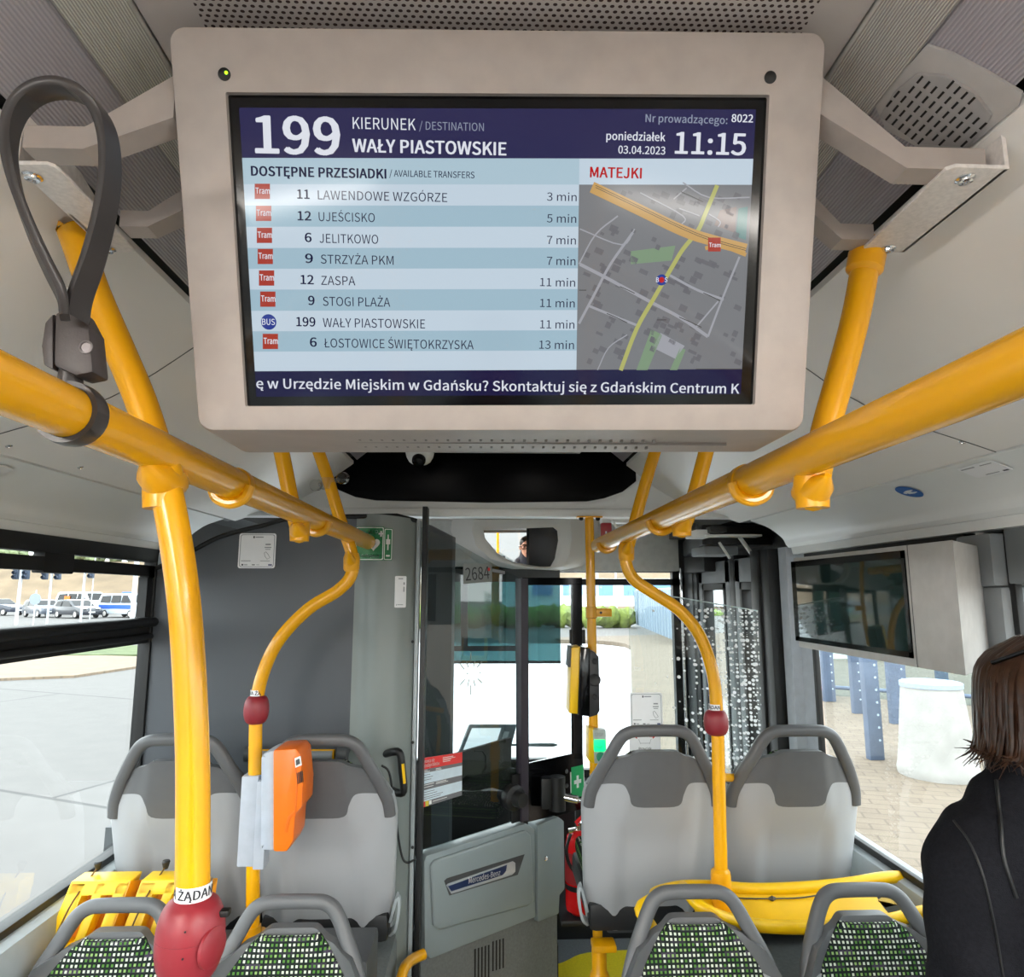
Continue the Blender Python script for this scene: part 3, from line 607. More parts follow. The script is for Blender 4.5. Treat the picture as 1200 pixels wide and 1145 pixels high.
for i, (num, dest, a, b, c, d, y, mn, mx_) in enumerate(rows_):
    tx(num, a, y, b, 10.5, 'ink', .022); tx(dest, c, y+1, d, 10.5, 'ink', .002); tx(mn, mx_, y+2.5, 676-i*.45, 9.5, 'ink')
    cx = icx[i]; yy = y-8.5+i*.35
    if num == '199':
        u, v = D.uv(cx, yy+1.5); rr = D.uv(cx+9, yy)[0]-u; poly(bm, D, [(u+rr*math.cos(t*math.pi/14), v+rr*math.sin(t*math.pi/14)) for t in range(28)], W0+dW, mi_['bus']); tx('BUS', cx-7.5, yy+4.8, cx+7.5, 7, 'white', .01)
    else:
        q4([(cx-9, yy+9), (cx+9, yy+9), (cx+9, yy-9), (cx-9, yy-9)], 'tram', W0+dW); tx('Tram', cx-7.5, yy+2.8, cx+9, 7, 'white', .02)
tx('ę w Urzędzie Miejskim w Gdańsku? Skontaktuj się z Gdańskim Centrum K', 300, 455, 867, 11.5, 'white', .014)
# street map
MO = lambda x, y: (670+x*220/1008, 200+y*250/1145)
def mpoly(pts, nme, w=W0+dW): poly(bm, D, [D.uv(*MO(*p)) for p in pts], w, mi_[nme])
def mroad(pts, wd, nme, w=W0+dW*2):
    pp = [D.uv(*MO(*p)) for p in pts]
    strip(bm, D, [(p.x, p.y) for p in smooth_path([(a, b, 0) for a, b in pp], 4)], wd*.000185, w, mi_[nme])
random.seed(11)
for i in range(150):
    x, y = random.uniform(60, 900), random.uniform(90, 1040); w_, h_ = random.uniform(18, 48), random.uniform(14, 36); a = R(24)
    c_, s_ = math.cos(a), math.sin(a); pp = [(x+c_*p-s_*q, y+s_*p+c_*q) for p, q in ((0, 0), (w_, 0), (w_, h_), (0, h_))]
    if all(50 < p[0] < 930 and 80 < p[1] < 1055 for p in pp) and not any(abs(p[1]-(100+.42*p[0])) < 55 for p in pp): mpoly(pp, 'block')
mpoly([(320, 430), (560, 400), (540, 480), (320, 500)], 'mgreen'); mpoly([(430, 850), (490, 880), (410, 1070), (350, 1070)], 'mgreen'); mpoly([(585, 950), (615, 960), (570, 1070), (530, 1070)], 'mgreen'); mpoly([(480, 870), (610, 940), (560, 1010), (440, 950)], 'road'); mpoly([(800, 210), (890, 190), (880, 330), (770, 290)], 'mpink'); mpoly([(900, 200), (950, 190), (940, 370), (885, 350)], 'mteal')
for pts, wd in (([(45, 500), (200, 580), (420, 700), (590, 790), (735, 890)], 20), ([(530, 560), (680, 640), (820, 690)], 15), ([(95, 725), (230, 780), (355, 830)], 15), ([(250, 240), (130, 340), (40, 500)], 9), ([(330, 330), (210, 500), (130, 650), (40, 820)], 16), ([(905, 460), (815, 680), (735, 890)], 13), ([(790, 700), (670, 840)], 10), ([(370, 115), (600, 240), (590, 290)], 8), ([(600, 60), (740, 140), (960, 140)], 8), ([(620, 90), (550, 150)], 8), ([(580, 200), (690, 240)], 7), ([(740, 230), (800, 270), (790, 300)], 7), ([(45, 310), (270, 395), (340, 310)], 8), ([(300, 880), (200, 950), (140, 1070)], 7)): mroad(pts, wd, 'road')
mroad([(785, 75), (720, 230), (680, 320), (600, 420), (545, 510), (440, 690), (350, 850), (265, 1072)], 26, 'yroad', W0+dW*2.5)
mroad([(110, 85), (350, 200), (600, 320), (750, 370), (940, 420)], 66, 'oroad', W0+dW*2.8); mroad([(720, 415), (800, 400), (940, 450)], 24, 'oroad', W0+dW*2.8)
for o_ in (-9, 2): mroad([(130, 85+o_), (350, 190+o_), (600, 310+o_), (750, 370+o_), (940, 425+o_)], 3.5, 'line', W0+dW*3.2)
for x, y, l_ in ((260, 620, 80), (710, 655, 90), (190, 765, 110), (580, 785, 120), (40, 640, 40), (460, 800, 50), (590, 110, 120), (670, 1065, 240)): mroad([(x, y), (x+l_*.5, y+l_*.22 if l_ != 240 and l_ != 40 and l_ != 50 else y), (x+l_, y+l_*.46 if l_ != 240 and l_ != 40 and l_ != 50 else y+.1)], 4.5, 'line', W0+dW*3)
cx, cy = MO(485, 585); u, v = D.uv(cx, cy); poly(bm, D, [(u+.0062*math.cos(t*math.pi/12), v+.0062*math.sin(t*math.pi/12)) for t in range(24)], W0+dW*4, mi_['bus']); poly(bm, D, [(u+.0032*math.cos(t*math.pi/8), v+.0032*math.sin(t*math.pi/8)) for t in range(16)], W0+dW*4.5, mi_['redt'])
tx('B', cx-6.5, cy+2.6, cx-3.6, 5.5, 'white', .02, W0+dW*5); tx('S', cx+3.6, cy+2.6, cx+6.5, 5.5, 'white', .02, W0+dW*5)
q4([MO(735, 432), MO(803, 432), MO(803, 357), MO(735, 357)], 'tram', W0+dW*4); a = MO(740, 408); b = MO(802, 408); tx('Tram', a[0], a[1], b[0], 5, 'white', .02, W0+dW*5)
scr = part('screen', bm, [SC[n] for n in names], disp, 'lit screen with navy header and ticker, pale timetable rows and a street map')
for o, lab in (((265, 89.5), 'round dark sensor with a lit green dot'), ((900.5, 93), 'round dark sensor, unlit')):
    u, v = D.uv(*o); bm = nb(); lathe(bm, [(.0066, 0), (.0066, .0012), (.0056, .0016), (0, .0018)], D.at(u, v, .0045), D.n, 20)
    sens = part('sensor', bm, 'black', disp, lab)
    if o[0] < 300:
        bm = nb(); lathe(bm, [(.0018, 0), (.0018, .0006), (0, .0008)], D.at(u+.0025, v+.001, .0062), D.n, 12); part('indicator_light', bm, mat('green_led', (150, 235, 20), .4, emit=1.2), sens)
# underside vent: a groove and two rows of short slots
hb = D.at(*D.uv(586, 506)); zb = hb.z; bm = nb()
yb0 = hb.y
box(bm, (-.275, yb0+.062, zb-.0006), (.305, yb0+.0635, zb+.004))
for i in range(30):
    for y in (yb0+.045, yb0+.085):
        box(bm, (-.185+i*.0135, y, zb-.0006), (-.182+i*.0135, y+.006, zb+.004))
part('vent_slots', bm, mat('shadow_grey_slots', (128, 122, 118), .6), disp)
# arms and side plates that carry the housing
for s in (-1, 1):
    def pl(px, py, z=CZ+.462): return PZ(px, py, z)
    quad_ = [(1113, 196), (1183, 200), (1060, 296), (1009, 296)] if s > 0 else [(75, 196), (20, 194), (125, 296), (159, 294)]
    z = CZ+.460
    if s > 0: outl = [pl(1183, 198), pl(1060, 296), pl(1008, 296), pl(1100, 207), pl(1108, 200), pl(1120, 196)]
    else: outl = [pl(16, 193), pl(128, 297), pl(159, 295), pl(72, 202), pl(64, 196), pl(55, 193)]
    bm = nb(); prism(bm, outl, (0, 0, .005), 0, .0012)
    o0, o1 = outl[0], outl[1]
    prism(bm, [o0, o1, o1+Vector((0, 0, .035)), o0+Vector((0, 0, .098))], (-.005*s, 0, 0))
    plate = part('mounting_plate', bm, 'steel', disp)
    for bp in ([(1131, 209), (1040, 291)] if s > 0 else [(38, 206), (126, 291)]):
        c = pl(*bp); bm = nb(); lathe(bm, [(.0105, 0), (.0105, -.0015), (.008, -.003), (.0075, -.005), (.004, -.0055), (.0035, -.003), (0, -.003)], c, (0, 0, 1), 20); part('bolt', bm, 'chrome', plate)
    arms = [(.69, [(1155, 186), (1062, 187), (958, 108)], (.026, .026, .052)), (.846, [(1024, 271), (986, 271), (950, 236)], (.022, .022, .03))] if s > 0 else [(.69, [(25, 182), (96, 183), (205, 112)], (.026, .026, .052)), (.846, [(139, 271), (172, 271), (214, 234)], (.022, .022, .03))]
    for yy, pxs, hs in arms:
        # bent flat tube: level over the plate, then rising towards the housing
        path = [P(*q, yy-.012) for q in pxs]; path[0].z = path[1].z = max(CZ+.466+hs[0]/2, path[1].z)
        bm = nb(); rings = []
        for p, hh in zip(path, hs): rings.append([p+Vector((0, -.0, -hh/2)), p+Vector((0, .03, -hh/2)), p+Vector((0, .03, hh/2)), p+Vector((0, -.0, hh/2))])
        loft(bm, rings, 0, True, True, True)
        for f in bm.faces: f.smooth = False
        part('support_arm', bm, 'shell', disp, angle=20)

# ================================================================== YELLOW RAILS AND POLES
RR = .0255; PR = .0172
RLX, RRX, RZ = -.411, .413, CZ+.175
def rail(name, X, y0, y1, label, collars, under):
    t = thing(name, label, 'handrail', (X, y1, RZ))
    bm = nb(); zz = [RZ-.002 if y < .9 else RZ for y in (y0, y1)]
    tube(bm, [(X, y0, RZ), (X, .8, RZ), (X, y1-.006, RZ)], RR, 28); lathe(bm, [(RR, 0), (RR-.003, .006), (0, .007)], (X, y1-.006, RZ), (0, 1, 0), 28); part('rail_tube', bm, 'yellow', t)
    for y in collars:
        bm = nb(); tube(bm, [(X, y-.011, RZ), (X, y-.009, RZ), (X, y+.009, RZ), (X, y+.011, RZ)], [RR+.0002, RR+.0025, RR+.0025, RR+.0002], 28); part('collar', bm, 'yellowc', t)
    for y in under:
        bm = nb(); tube(bm, smooth_path([(X-.03, y, RZ-.004), (X-.022, y, RZ-.024), (X, y, RZ-.033), (X+.022, y, RZ-.024), (X+.03, y, RZ-.004)], 4), .009, 10); part('clamp', bm, 'yellowc', t)
    return t
rail('handrail', RLX, -2.2, 2.56, 'long yellow overhead handrail on the left, carrying the dark hand strap', (1.12,), (1.10, 1.66, 2.40))
rail('handrail', RRX, -2.2, 2.54, 'long yellow overhead handrail on the right, without any strap', (1.06,), (1.04, 1.60, 2.34))
def fitting(X, Y, Z, dx, parent, drop=.05, along=.04):
    """cast T piece that ties a pole to a rail"""
    bm = nb()
    tube(bm, [(X+dx*.4, Y, Z+.03), (X+dx*.2, Y, Z), (X, Y, Z-drop)], [.020, .024, .0215], 20)
    tube(bm, [(X, Y-along, Z+.004), (X, Y-along*.6, Z-.006), (X, Y, Z-.014), (X, Y+along*.6, Z-.006), (X, Y+along, Z+.004)], [.006, .019, .0245, .019, .006], 16)
    bmesh.ops.triangulate(bm, faces=[f for f in bm.faces if len(f.verts) > 4]); part('rail_joint', bm, 'yellowc', parent)
# big left pole, ceiling to floor
YB_ = .868
bl = thing('grab_pole', 'thick bowed yellow pole nearest on the left, with large red stop button low down', 'pole', (-.385, YB_, 0))
pts = [P(x, y, YB_) for x, y in ((88, 278), (112, 345), (140, 410), (165, 470), (184, 530), (198, 590), (210, 660), (218, 730), (223, 810), (226, 900), (226, 1000), (225, 1090), (223, 1145))]; pts.append(Vector((pts[-1].x, YB_, .6))); pts.append(Vector((pts[-1].x, YB_, 0)))
pts.insert(0, Vector((pts[0].x-.004, YB_, CZ+.475)))
bm = nb(); tube(bm, smooth_path(pts, 6), .0192, 24); part('pole_tube', bm, 'yellow', bl)
fitting(-.409, YB_, CZ+.15, -.01, bl, .045, .05)
bm = nb(); lathe(bm, [(.05, 0), (.05, .012), (.03, .02), (.022, .03)], (pts[-1].x, YB_, 0), (0, 0, 1)); part('floor_flange', bm, 'yellowc', bl)
# short poles
def short_pole(Y, pxs, label, s):
    top = P(*pxs[0], Y); t = thing('hanging_pole', label, 'pole', top)
    pts = [P(x, y, Y) for x, y in pxs]; d = (pts[0]-pts[1]).normalized(); 
    bm = nb(); tube(bm, smooth_path(pts, 6) if len(pts) > 2 else pts, PR if Y > 1 else .0185, 24); part('pole_tube', bm, 'yellow', t)
    b = pts[-1]
    bm = nb(); tube(bm, [b+Vector((0, 0, .06))+(pts[-2]-b).normalized()*.0, b+Vector((0, 0, .02)), b+Vector((0, 0, -.012))], [.0185, .0225, .0205], 20); tube(bm, [b+Vector((0, -.045, .024)), b+Vector((0, -.026, .014)), b+Vector((0, 0, .006)), b+Vector((0, .026, .014)), b+Vector((0, .045, .024))], [.004, .016, .022, .016, .004], 16); part('rail_joint', bm, 'yellowc', t)
    bm = nb(); lathe(bm, [(.019, 0), (.024, .006), (.0245, .03), (.021, .04)], b+(pts[0]-b)*1.0-(pts[0]-pts[1]).normalized()*.05, (pts[0]-pts[1]), 24); part('ceiling_socket', bm, 'yellowc', t)
    return t
short_pole(YB_, [(1019, 283), (1015, 305), (1003, 370), (985, 440), (966, 510), (952, 585)], 'short thick yellow pole from the right mounting plate down to the right handrail', 1)
a_ = P(331, 532, 1.53); 
short_pole(1.53, [(313, 455), (322, 495), (331, 535), (342, 590), (351, 628)], 'yellow hanging pole on the left ending at the handrail, left of the curved pole', -1)
short_pole(1.53, [(846, 455), (836, 495), (826, 535), (811, 590), (799, 622)], 'yellow hanging pole on the right ending at the handrail, right of the curved pole', 1)
# S-shaped poles standing behind the front seats
YS = 2.065
def s_pole(pxs, zbase, label, flange_r=.03):
    pts = [P(x, y, YS) for x, y in pxs]; pts.append(Vector((pts[-1].x, YS, zbase))); t = thing('curved_pole', label, 'pole', pts[-1])
    bm = nb(); tube(bm, smooth_path(pts, 6), PR+.0012, 24); part('pole_tube', bm, 'yellow', t)
    return t, pts
sl, pl_ = s_pole([(362, 490), (372, 525), (384, 560), (399, 610), (412, 648), (412, 673), (396, 692), (361, 714), (327, 750), (308, 790), (300.5, 830), (299, 900), (297, 1000), (296, 1085)], .785, 'curved yellow pole on the left carrying the orange ticket validator')
bm = nb(); lathe(bm, [(.042, 0), (.042, .01), (.024, .014), (.0225, .03)], (pl_[-1].x, YS, .785), (0, 0, 1)); part('floor_flange', bm, 'yellowc', sl)
sr, pr_ = s_pole([(781, 490), (769, 525), (754, 575), (738, 635), (733, 655), (742, 678), (766, 695), (796, 715), (820, 745), (835, 788), (840, 835), (842, 900), (844.5, 1000), (846, 1060)], .80, 'curved yellow pole on the right rising from the yellow luggage tray')
bm = nb(); x_ = pr_[-1].x; tube(bm, [(x_, YS, .812), (x_, YS, .925), (x_, YS, .937), (x_, YS, .944)], [.028, .028, .0265, .02], 24); part('socket', bm, 'yellowc', sr)
for tt, c, zc in ((sl, P(412, 660, YS), .0), (sr, P(734, 648, YS), 0)):
    bm = nb(); lathe(bm, [(.0188, -.025), (.0235, -.018), (.0245, .015), (.02, .03)], c, (0, 0, 1), 24)
    sg = 1 if tt is sr else -1
    tube(bm, [c+Vector((0, -.055, .03)), c+Vector((0, -.03, .012)), c+Vector((0, 0, -.002)), c+Vector((0, .03, .012)), c+Vector((0, .055, .03))], [.004, .014, .02, .014, .004], 16); part('rail_joint', bm, 'yellowc', tt)
# clear coupling clipped on the left curved pole
c = P(384, 567, YS); t = thing('cable_clamp', 'clear plastic clamp with two round lugs clipped round the left curved pole', 'clamp', c)
M['clearp'] = glass('frosted_clear_plastic', (.86, .86, .86), 2.2, .15)
bm = nb(); lathe(bm, [(.0195, -.018), (.022, -.016), (.022, .016), (.0195, .018)], c, (.12, 0, 1), 24); part('sleeve', bm, 'clearp', t)
for dx, dz in ((-.035, -.004), (.045, .018)):
    bm = nb(); lathe(bm, [(.014, -.012), (.018, -.008), (.018, .008), (.014, .012)], c+Vector((dx, 0, dz)), (.3, 1, .2), 20); tube(bm, [c+Vector((dx*.5, 0, dz*.5)), c+Vector((dx*.75, 0, dz*.75))], .007, 10); part('lug', bm, 'clearp', t)
# front pole under the header
YFp = 2.66; fx = P(690.5, 606, YFp)
fp = thing('front_pole', 'straight yellow pole at the front platform, carrying the card reader', 'pole', (fx.x, YFp, 0))
bm = nb(); tube(bm, [P(690.5, 607, YFp), P(693, 720, YFp), P(696.5, 900, YFp), Vector((P(698, 950, YFp).x, YFp, 0))], .0178, 20); part('pole_tube', bm, 'yellow', fp)
bm = nb(); box(bm, (fx.x-.05, YFp-.02, 2.012), (fx.x+.05, YFp+.02, 2.018), .002); fl = part('top_flange', bm, 'yellowc', fp)
for dx in (-.033, .033):
    bm = nb(); lathe(bm, [(.009, 0), (.009, -.008), (.005, -.012), (0, -.012)], (fx.x+dx, YFp-.005, 2.013), (0, 0, 1), 14); part('screw', bm, 'black', fl)
for py, tt in ((718, 'stub_clamp'), ):
    c = P(693, py, YFp); bm = nb(); lathe(bm, [(.0182, -.022), (.0215, -.02), (.0215, .02), (.0182, .022)], c, (0, 0, 1), 20); box(bm, c+Vector((.01, -.012, -.016)), c+Vector((.078, .012, .016)), .005)
    cl = part('stub_clamp', bm, 'yellowc', fp); bm = nb(); lathe(bm, [(.005, 0), (.005, .002), (0, .002)], c+Vector((.035, -.012, 0)), (0, -1, 0), 12); part('screw_hole', bm, 'black', cl)
bm = nb(); c = P(698, 915, YFp); lathe(bm, [(.0182, -.03), (.0225, -.026), (.0225, .026), (.0182, .03)], c, (0, 0, 1), 20); part('collar', bm, 'yellowc', fp)

# ================================================================== STOP BUTTONS
def stop_button(c, r, h, label, prt=True, axis=(0, 0, 1), txt=None, pole=.019, group=None):
    t = thing('stop_button', label, 'button', c)
    n = 18; prof = []
    for i in range(n+1):
        a = -1+2*i/n
        prof.append((pole+.001+(r-pole)*(max(0, 1-abs(a)**2.4))**.62, a*h/2))
    bm = nb(); lathe(bm, prof, c, axis, 32, cap=False); body = part('bulb', bm, 'red', t, angle=60)
    if prt:
        bm = nb(); lathe(bm, [(r+.0006, -.0006), (r+.0012, 0), (r+.0006, .0006)], Vector(c)+Vector((0, 0, h*.06)), axis, 32, cap=False); part('seam', bm, mat('dark_red_seam', (120, 34, 44), .5), body)
        bm = nb(); lathe(bm, [(.021, 0), (.021, .004), (.016, .0065), (0, .007)], Vector(c)+Vector((r-.007, -.016, -.003)), (1, -.35, 0), 24); btn = part('push_button', bm, 'red', t)
        bm = nb(); box(bm, Vector(c)+Vector((r-.004, -.006, h*.26)), Vector(c)+Vector((r+.007, .006, h*.34)), .002); part('latch', bm, 'black', t)
        for dz in (-.3, -.05, .25):
            bm = nb(); a = dz*2; rr = pole+.001+(r-pole)*(1-abs(a)**2.4)**.62; lathe(bm, [(.0012, 0), (.0012, .0008), (0, .0008)], Vector(c)+Vector((.008, -rr-.0002, dz*h)), (0, -1, 0), 8); part('pin_hole', bm, 'black', body)
    zt = h/2
    bm = nb(); hh = .016 if prt else .0165
    lathe(bm, [(pole+.0006, zt-.001), (pole+.0006, zt+hh)], c, axis, 32, cap=False); k0 = len(bm.faces)
    if txt:
        b2 = nb(); fr_ = Frame((0, 0, 0), (1, 0, 0), (0, 1, 0)); text(b2, txt, fr_, 0, 0, None, hh*.6, 0, 0, .03); 
        xs = [v.co.x for v in b2.verts]; mid = (min(xs)+max(xs))/2
        for v in b2.verts:
            th = (v.co.x-mid)/pole-math.pi/2+txt_off; v.co = Vector((c[0]+math.cos(th)*(pole+.0011), c[1]+math.sin(th)*(pole+.0011), c[2]+zt+hh*.22+v.co.y))
        me = bpy.data.meshes.new('x'); b2.to_mesh(me); b2.free(); bm.from_mesh(me); bpy.data.meshes.remove(me); bm.faces.ensure_lookup_table()
        for f in bm.faces[k0:]: f.material_index = 1
    part('label_band', bm, ['paper', 'ink'], t, 'white band reading NA ŻĄDANIE')
txt_off = .38
stop_button(P(223, 1099, YB_), .0365, .088, 'large red bulb-shaped stop button on the thick left pole', True, txt='NA ŻĄDANIE', pole=.0195)
txt_off = .9
stop_button(P(300.5, 831.5, YS), .034, .078, 'small red stop button above the orange ticket validator', False, txt='NA ŻĄDANIE', pole=.0188)
txt_off = -.9
stop_button(P(839, 846.5, YS), .0345, .072, 'small red stop button on the right curved pole', False, txt='NA ŻĄDANIE', pole=.0188)

# ================================================================== HAND STRAP
YH = .672; hc = P(88, 482, YH); hcx = Vector((RLX, YH, RZ))
st = thing('hand_strap', 'dark grey loop hand strap standing up from the left handrail', 'strap', hcx)
prof = [(-.5, -.5), (.5, -.5), (.5, .5), (-.5, .5)]
def ribbon(bm, pts, wid, thk, up):  # wid measured across, thk along the up side
    tube(bm, pts, 1.0, prof=[(-wid/2, -thk*.25), (-wid*.4, -thk/2), (wid*.4, -thk/2), (wid/2, -thk*.25), (wid/2, thk*.25), (wid*.4, thk/2), (-wid*.4, thk/2), (-wid/2, thk*.25)], closed=False)
lp = [(76, 372), (72, 345), (56, 312), (36, 268), (18, 218), (10, 172), (17, 135), (38, 111), (68, 103), (99, 113), (121, 142), (129, 185), (125, 238), (111, 298), (95, 345), (90, 372)]
off = (0, .0, 0)
lpts = [P(x, y, YH-.016-(430-y)/330*.135+.008*i/15) for i, (x, y) in enumerate(lp)]
bm = nb(); sp2 = smooth_path(lpts, 6); tang = None
cen = P(70, 200, YH); n = len(sp2); rings = []
for i, p in enumerate(sp2):
    t_ = (sp2[min(i+1, n-1)]-sp2[max(i-1, 0)]).normalized(); tw = .35+.25*math.sin(i/n*math.pi*2+1)
    side = (Vector((0, 1, 0))*math.cos(tw)+t_.cross(Vector((0, 1, 0)))*math.sin(tw)).normalized(); nn = t_.cross(side).normalized()
    wd, th_ = .0122, .0042
    rings.append([p+side*wd*a+nn*th_*b for a, b in ((-1, -.5), (-.85, -1), (.85, -1), (1, -.5), (1, .5), (.85, 1), (-.85, 1), (-1, .5))])
loft(bm, rings, 0, True, True, True); part('loop', bm, 'strap', st, angle=50)
bm = nb()
for pxs in ([(64, 366), (91, 360), (104, 385), (109, 436), (88, 440), (62, 428)], ):
    prism(bm, [P(x, y, YH-.018) for x, y in pxs], (0, .03, 0), 0, .004)
bk = part('buckle', bm, 'strap2', st)
bm = nb(); prism(bm, [P(x, y, YH-.012) for x, y in ((62, 366), (52, 378), (48, 405), (50, 427), (62, 433))], (0, .026, 0), 0, .003); part('buckle_half', bm, 'strap2', st)
cc = P(101, 407, YH-.018); bm = nb(); lathe(bm, [(.0068, 0), (.0068, .0012), (.005, .0018), (.0045, .0005), (.002, .0005), (0, .0005)], cc, (0, -1, 0), 20); part('screw', bm, mat('grey_metal_screw', (128, 122, 124), .4, .6), bk)
bm = nb(); rg = []
for i in range(36):
    th = 2*math.pi*i/36; d = Vector((math.cos(th), 0, math.sin(th))); q = hcx+Vector((0, 0, 0))
    rg.append([q+d*(RR+.0004)+Vector((0, -.011, 0)), q+d*(RR+.0055)+Vector((0, -.011, 0)), q+d*(RR+.0065)+Vector((0, -.004, 0)), q+d*(RR+.0065)+Vector((0, .005, 0)), q+d*(RR+.0055)+Vector((0, .011, 0)), q+d*(RR+.0004)+Vector((0, .011, 0))])
rg.append(rg[0]); loft(bm, rg, 0, True); tube(bm, [hcx+Vector((-.004, 0, RR+.001)), hcx+Vector((-.004, -.003, RR+.03))], [.012, .009], 12); part('rail_ring', bm, 'strap', st, angle=45)
# ================================================================== SEATS
HW = [(0, .08), (.02, .115), (.06, .14), (.15, .185), (.22, .213), (.28, .22), (.40, .216), (.63, .206), (.70, .196)]
FP = [(.085, .066), (.09, .085), (.115, .106), (.17, .146), (.26, .190), (.4, .192), (.6, .18), (.7, .175)]
def hw(t): return interp(HW, t)
def lean(t): return -.16*(.70-t)/.70
def rsurf(x, t):     # rear face of the back, seat facing +Y
    u = min(1, abs(x)/hw(max(t, .12))); c = max(0, min(1, (.62-u)/.25)); c = c*c*(3-2*c)
    k = max(0, min(1, (t-.27)/.12))
    return lean(t)+.055*u**4-.010*c*(1-k)+.016*c*k-.006
def make_seat(name, label, group, loc, rz):
    t0 = thing(name, label, 'seat', (0, 0, 0), group)
    V = lambda x, t, dy=0: Vector((x, rsurf(x, t)+dy, .70-t))
    # arched handle
    half = [(-(hw(t)-.018), t) for t in (.275, .23, .19, .15, .115, .085, .06)]+[(-.104, .034), (-.078, .0195), (-.045, .0165), (0, .016)]
    path = half+[(-x, t) for x, t in half[-2::-1]]
    hp = smooth_path([Vector((x, lean(t)+.016+.02*min(1, max(0, (t-.1)/.15)), .70-t)) for x, t in path], 4)
    bm = nb(); tube(bm, hp, 1, prof=[(.019*math.copysign(abs(math.cos(a))**.8, math.cos(a)), .0165*math.copysign(abs(math.sin(a))**.8, math.sin(a))) for a in [2*math.pi*k/14 for k in range(14)]], up=(0, 1, .2))
    part('grab_handle', bm, 'seat_dark', t0, angle=60)
    top = [(-.166, .135), (-.135, .120), (-.117, .107), (-.098, .101), (-.082, .094), (-.066, .083), (-.05, .079), (0, .079)]; top += [(-x, t) for x, t in top[-2::-1]]
    bot = [(-.2085, .207), (-.185, .202), (-.15, .193), (-.115, .190), (-.098, .197), (-.085, .225), (-.07, .262), (0, .267)]; bot += [(-x, t) for x, t in bot[-2::-1]]
    def dense(pp, n=4):
        return [(p.x, p.y) for p in smooth_path([(x, t, 0) for x, t in pp], n)]
    T, B = dense(top), dense(bot); nc = len(T)
    rows = []
    for i in range(9):
        s = i/8; rows.append([V(T[j][0]+(B[j][0]-T[j][0])*s, T[j][1]+(B[j][1]-T[j][1])*s) for j in range(nc)])
    bm = nb(); shell(bm, rows, (0, .03, 0)); part('headrest_panel', bm, 'seat_dark', t0, angle=50)
    rows = []
    for i in range(15):
        s = i/14; row = []
        for j in range(nc):
            u0 = B[j][0]/hw(B[j][1]); u1 = -1+2*j/(nc-1); tb = .70-.012*(1-u1*u1)*0
            t = B[j][1]+(tb-B[j][1])*s; row.append(V((u0+(u1-u0)*s)*hw(t), t, .0005))
        rows.append(row)
    bm = nb(); shell(bm, rows, (0, .034, 0)); part('back_shell', bm, 'seat_shell', t0, angle=50)
    # upholstered pad on the front
    rows = []
    for i in range(14):
        t = .0875+.575*(i/13)**1.3; rows.append([Vector((u*interp(FP, t), lean(t)+.028+.024*max(0, min(1, (t-.25)/.14))+.055*min(1, abs(u)*interp(FP, t)/hw(max(t, .12)))**4+.016*(1-u**4), .70-t)) for u in [-1+2*j/20 for j in range(21)]])
    bm = nb(); shell(bm, rows, (0, -.012, 0)); part('back_pad', bm, 'fabric', t0, angle=60)
    # seat cushion and pan
    bm = nb(); box(bm, (-.188, .0, .085), (.188, .43, .155), .03, seg=3); part('cushion', bm, 'fabric', t0, angle=60)
    bm = nb(); box(bm, (-.198, -.01, .0), (.198, .435, .09), .02); part('seat_pan', bm, 'blackm', t0)
    bm = nb(); box(bm, (-.13, .06, -.04), (.13, .36, .004), .01); part('pedestal', bm, 'dgrey', t0)
    t0.location = loc; t0.rotation_euler = (0, 0, rz); t0.scale = (1, 1, .9); return t0
YF0 = 2.10+.16; ZF = 1.311-.63; G1 = 'seats seen from behind'; G2 = 'seats with green dotted fabric facing the camera'
s0 = make_seat('bus_seat', 'grey seat back by the left window, partly behind the thick yellow pole', G1, (P(202, 900, 2.1).x, YF0, ZF), 0)
def seat_copy(label, group, loc, rz):
    c = copy_tree(s0); c.location = loc; c.rotation_euler = (0, 0, rz); c['label'] = label; c['group'] = group
    c.scale = (.95 if rz else .965, 1, .9)
    return c
sA = seat_copy('grey seat back on the left aisle side, just behind the orange ticket validator', G1, (P(374, 900, 2.1).x, YF0, ZF-.005), 0)
sB = seat_copy('grey seat back on the right aisle side, beside the fire extinguisher', G1, (P(772, 900, 2.1).x, YF0, ZF+.015), 0)
sC = seat_copy('grey seat back by the right window, above the yellow luggage tray', G1, (P(943, 900, 2.1).x, YF0, ZF+.012), 0)
YN0 = 1.905-.16; ZN = .963-.63
seat_copy('seat with green dotted fabric by the left window, in front of the yellow wheel chocks', G2, (P(148, 1049, 1.905).x, YN0, ZN-.002), math.pi)
seat_copy('seat with green dotted fabric on the left aisle side, below the orange ticket validator', G2, (P(348, 1049, 1.905).x, YN0, ZN), math.pi)
seat_copy('seat with green dotted fabric on the right aisle side, left of the window one', G2, (P(808, 1049, 1.905).x, YN0, ZN+.008), math.pi)
seat_copy('seat with green dotted fabric by the right window, nearest the person in the dark coat', G2, (P(1004, 1049, 1.905).x, YN0, ZN+.006), math.pi)
bm = nb()
for xs in ((148, 348), (808, 1004)): box(bm, (P(xs[0], 1049, 1.905).x-.15, 1.35, 0), (P(xs[1], 1049, 1.905).x+.15, 1.72, ZN-.05), .02)
struct('trim_%d' % k, bm, 'dgrey'); k += 1
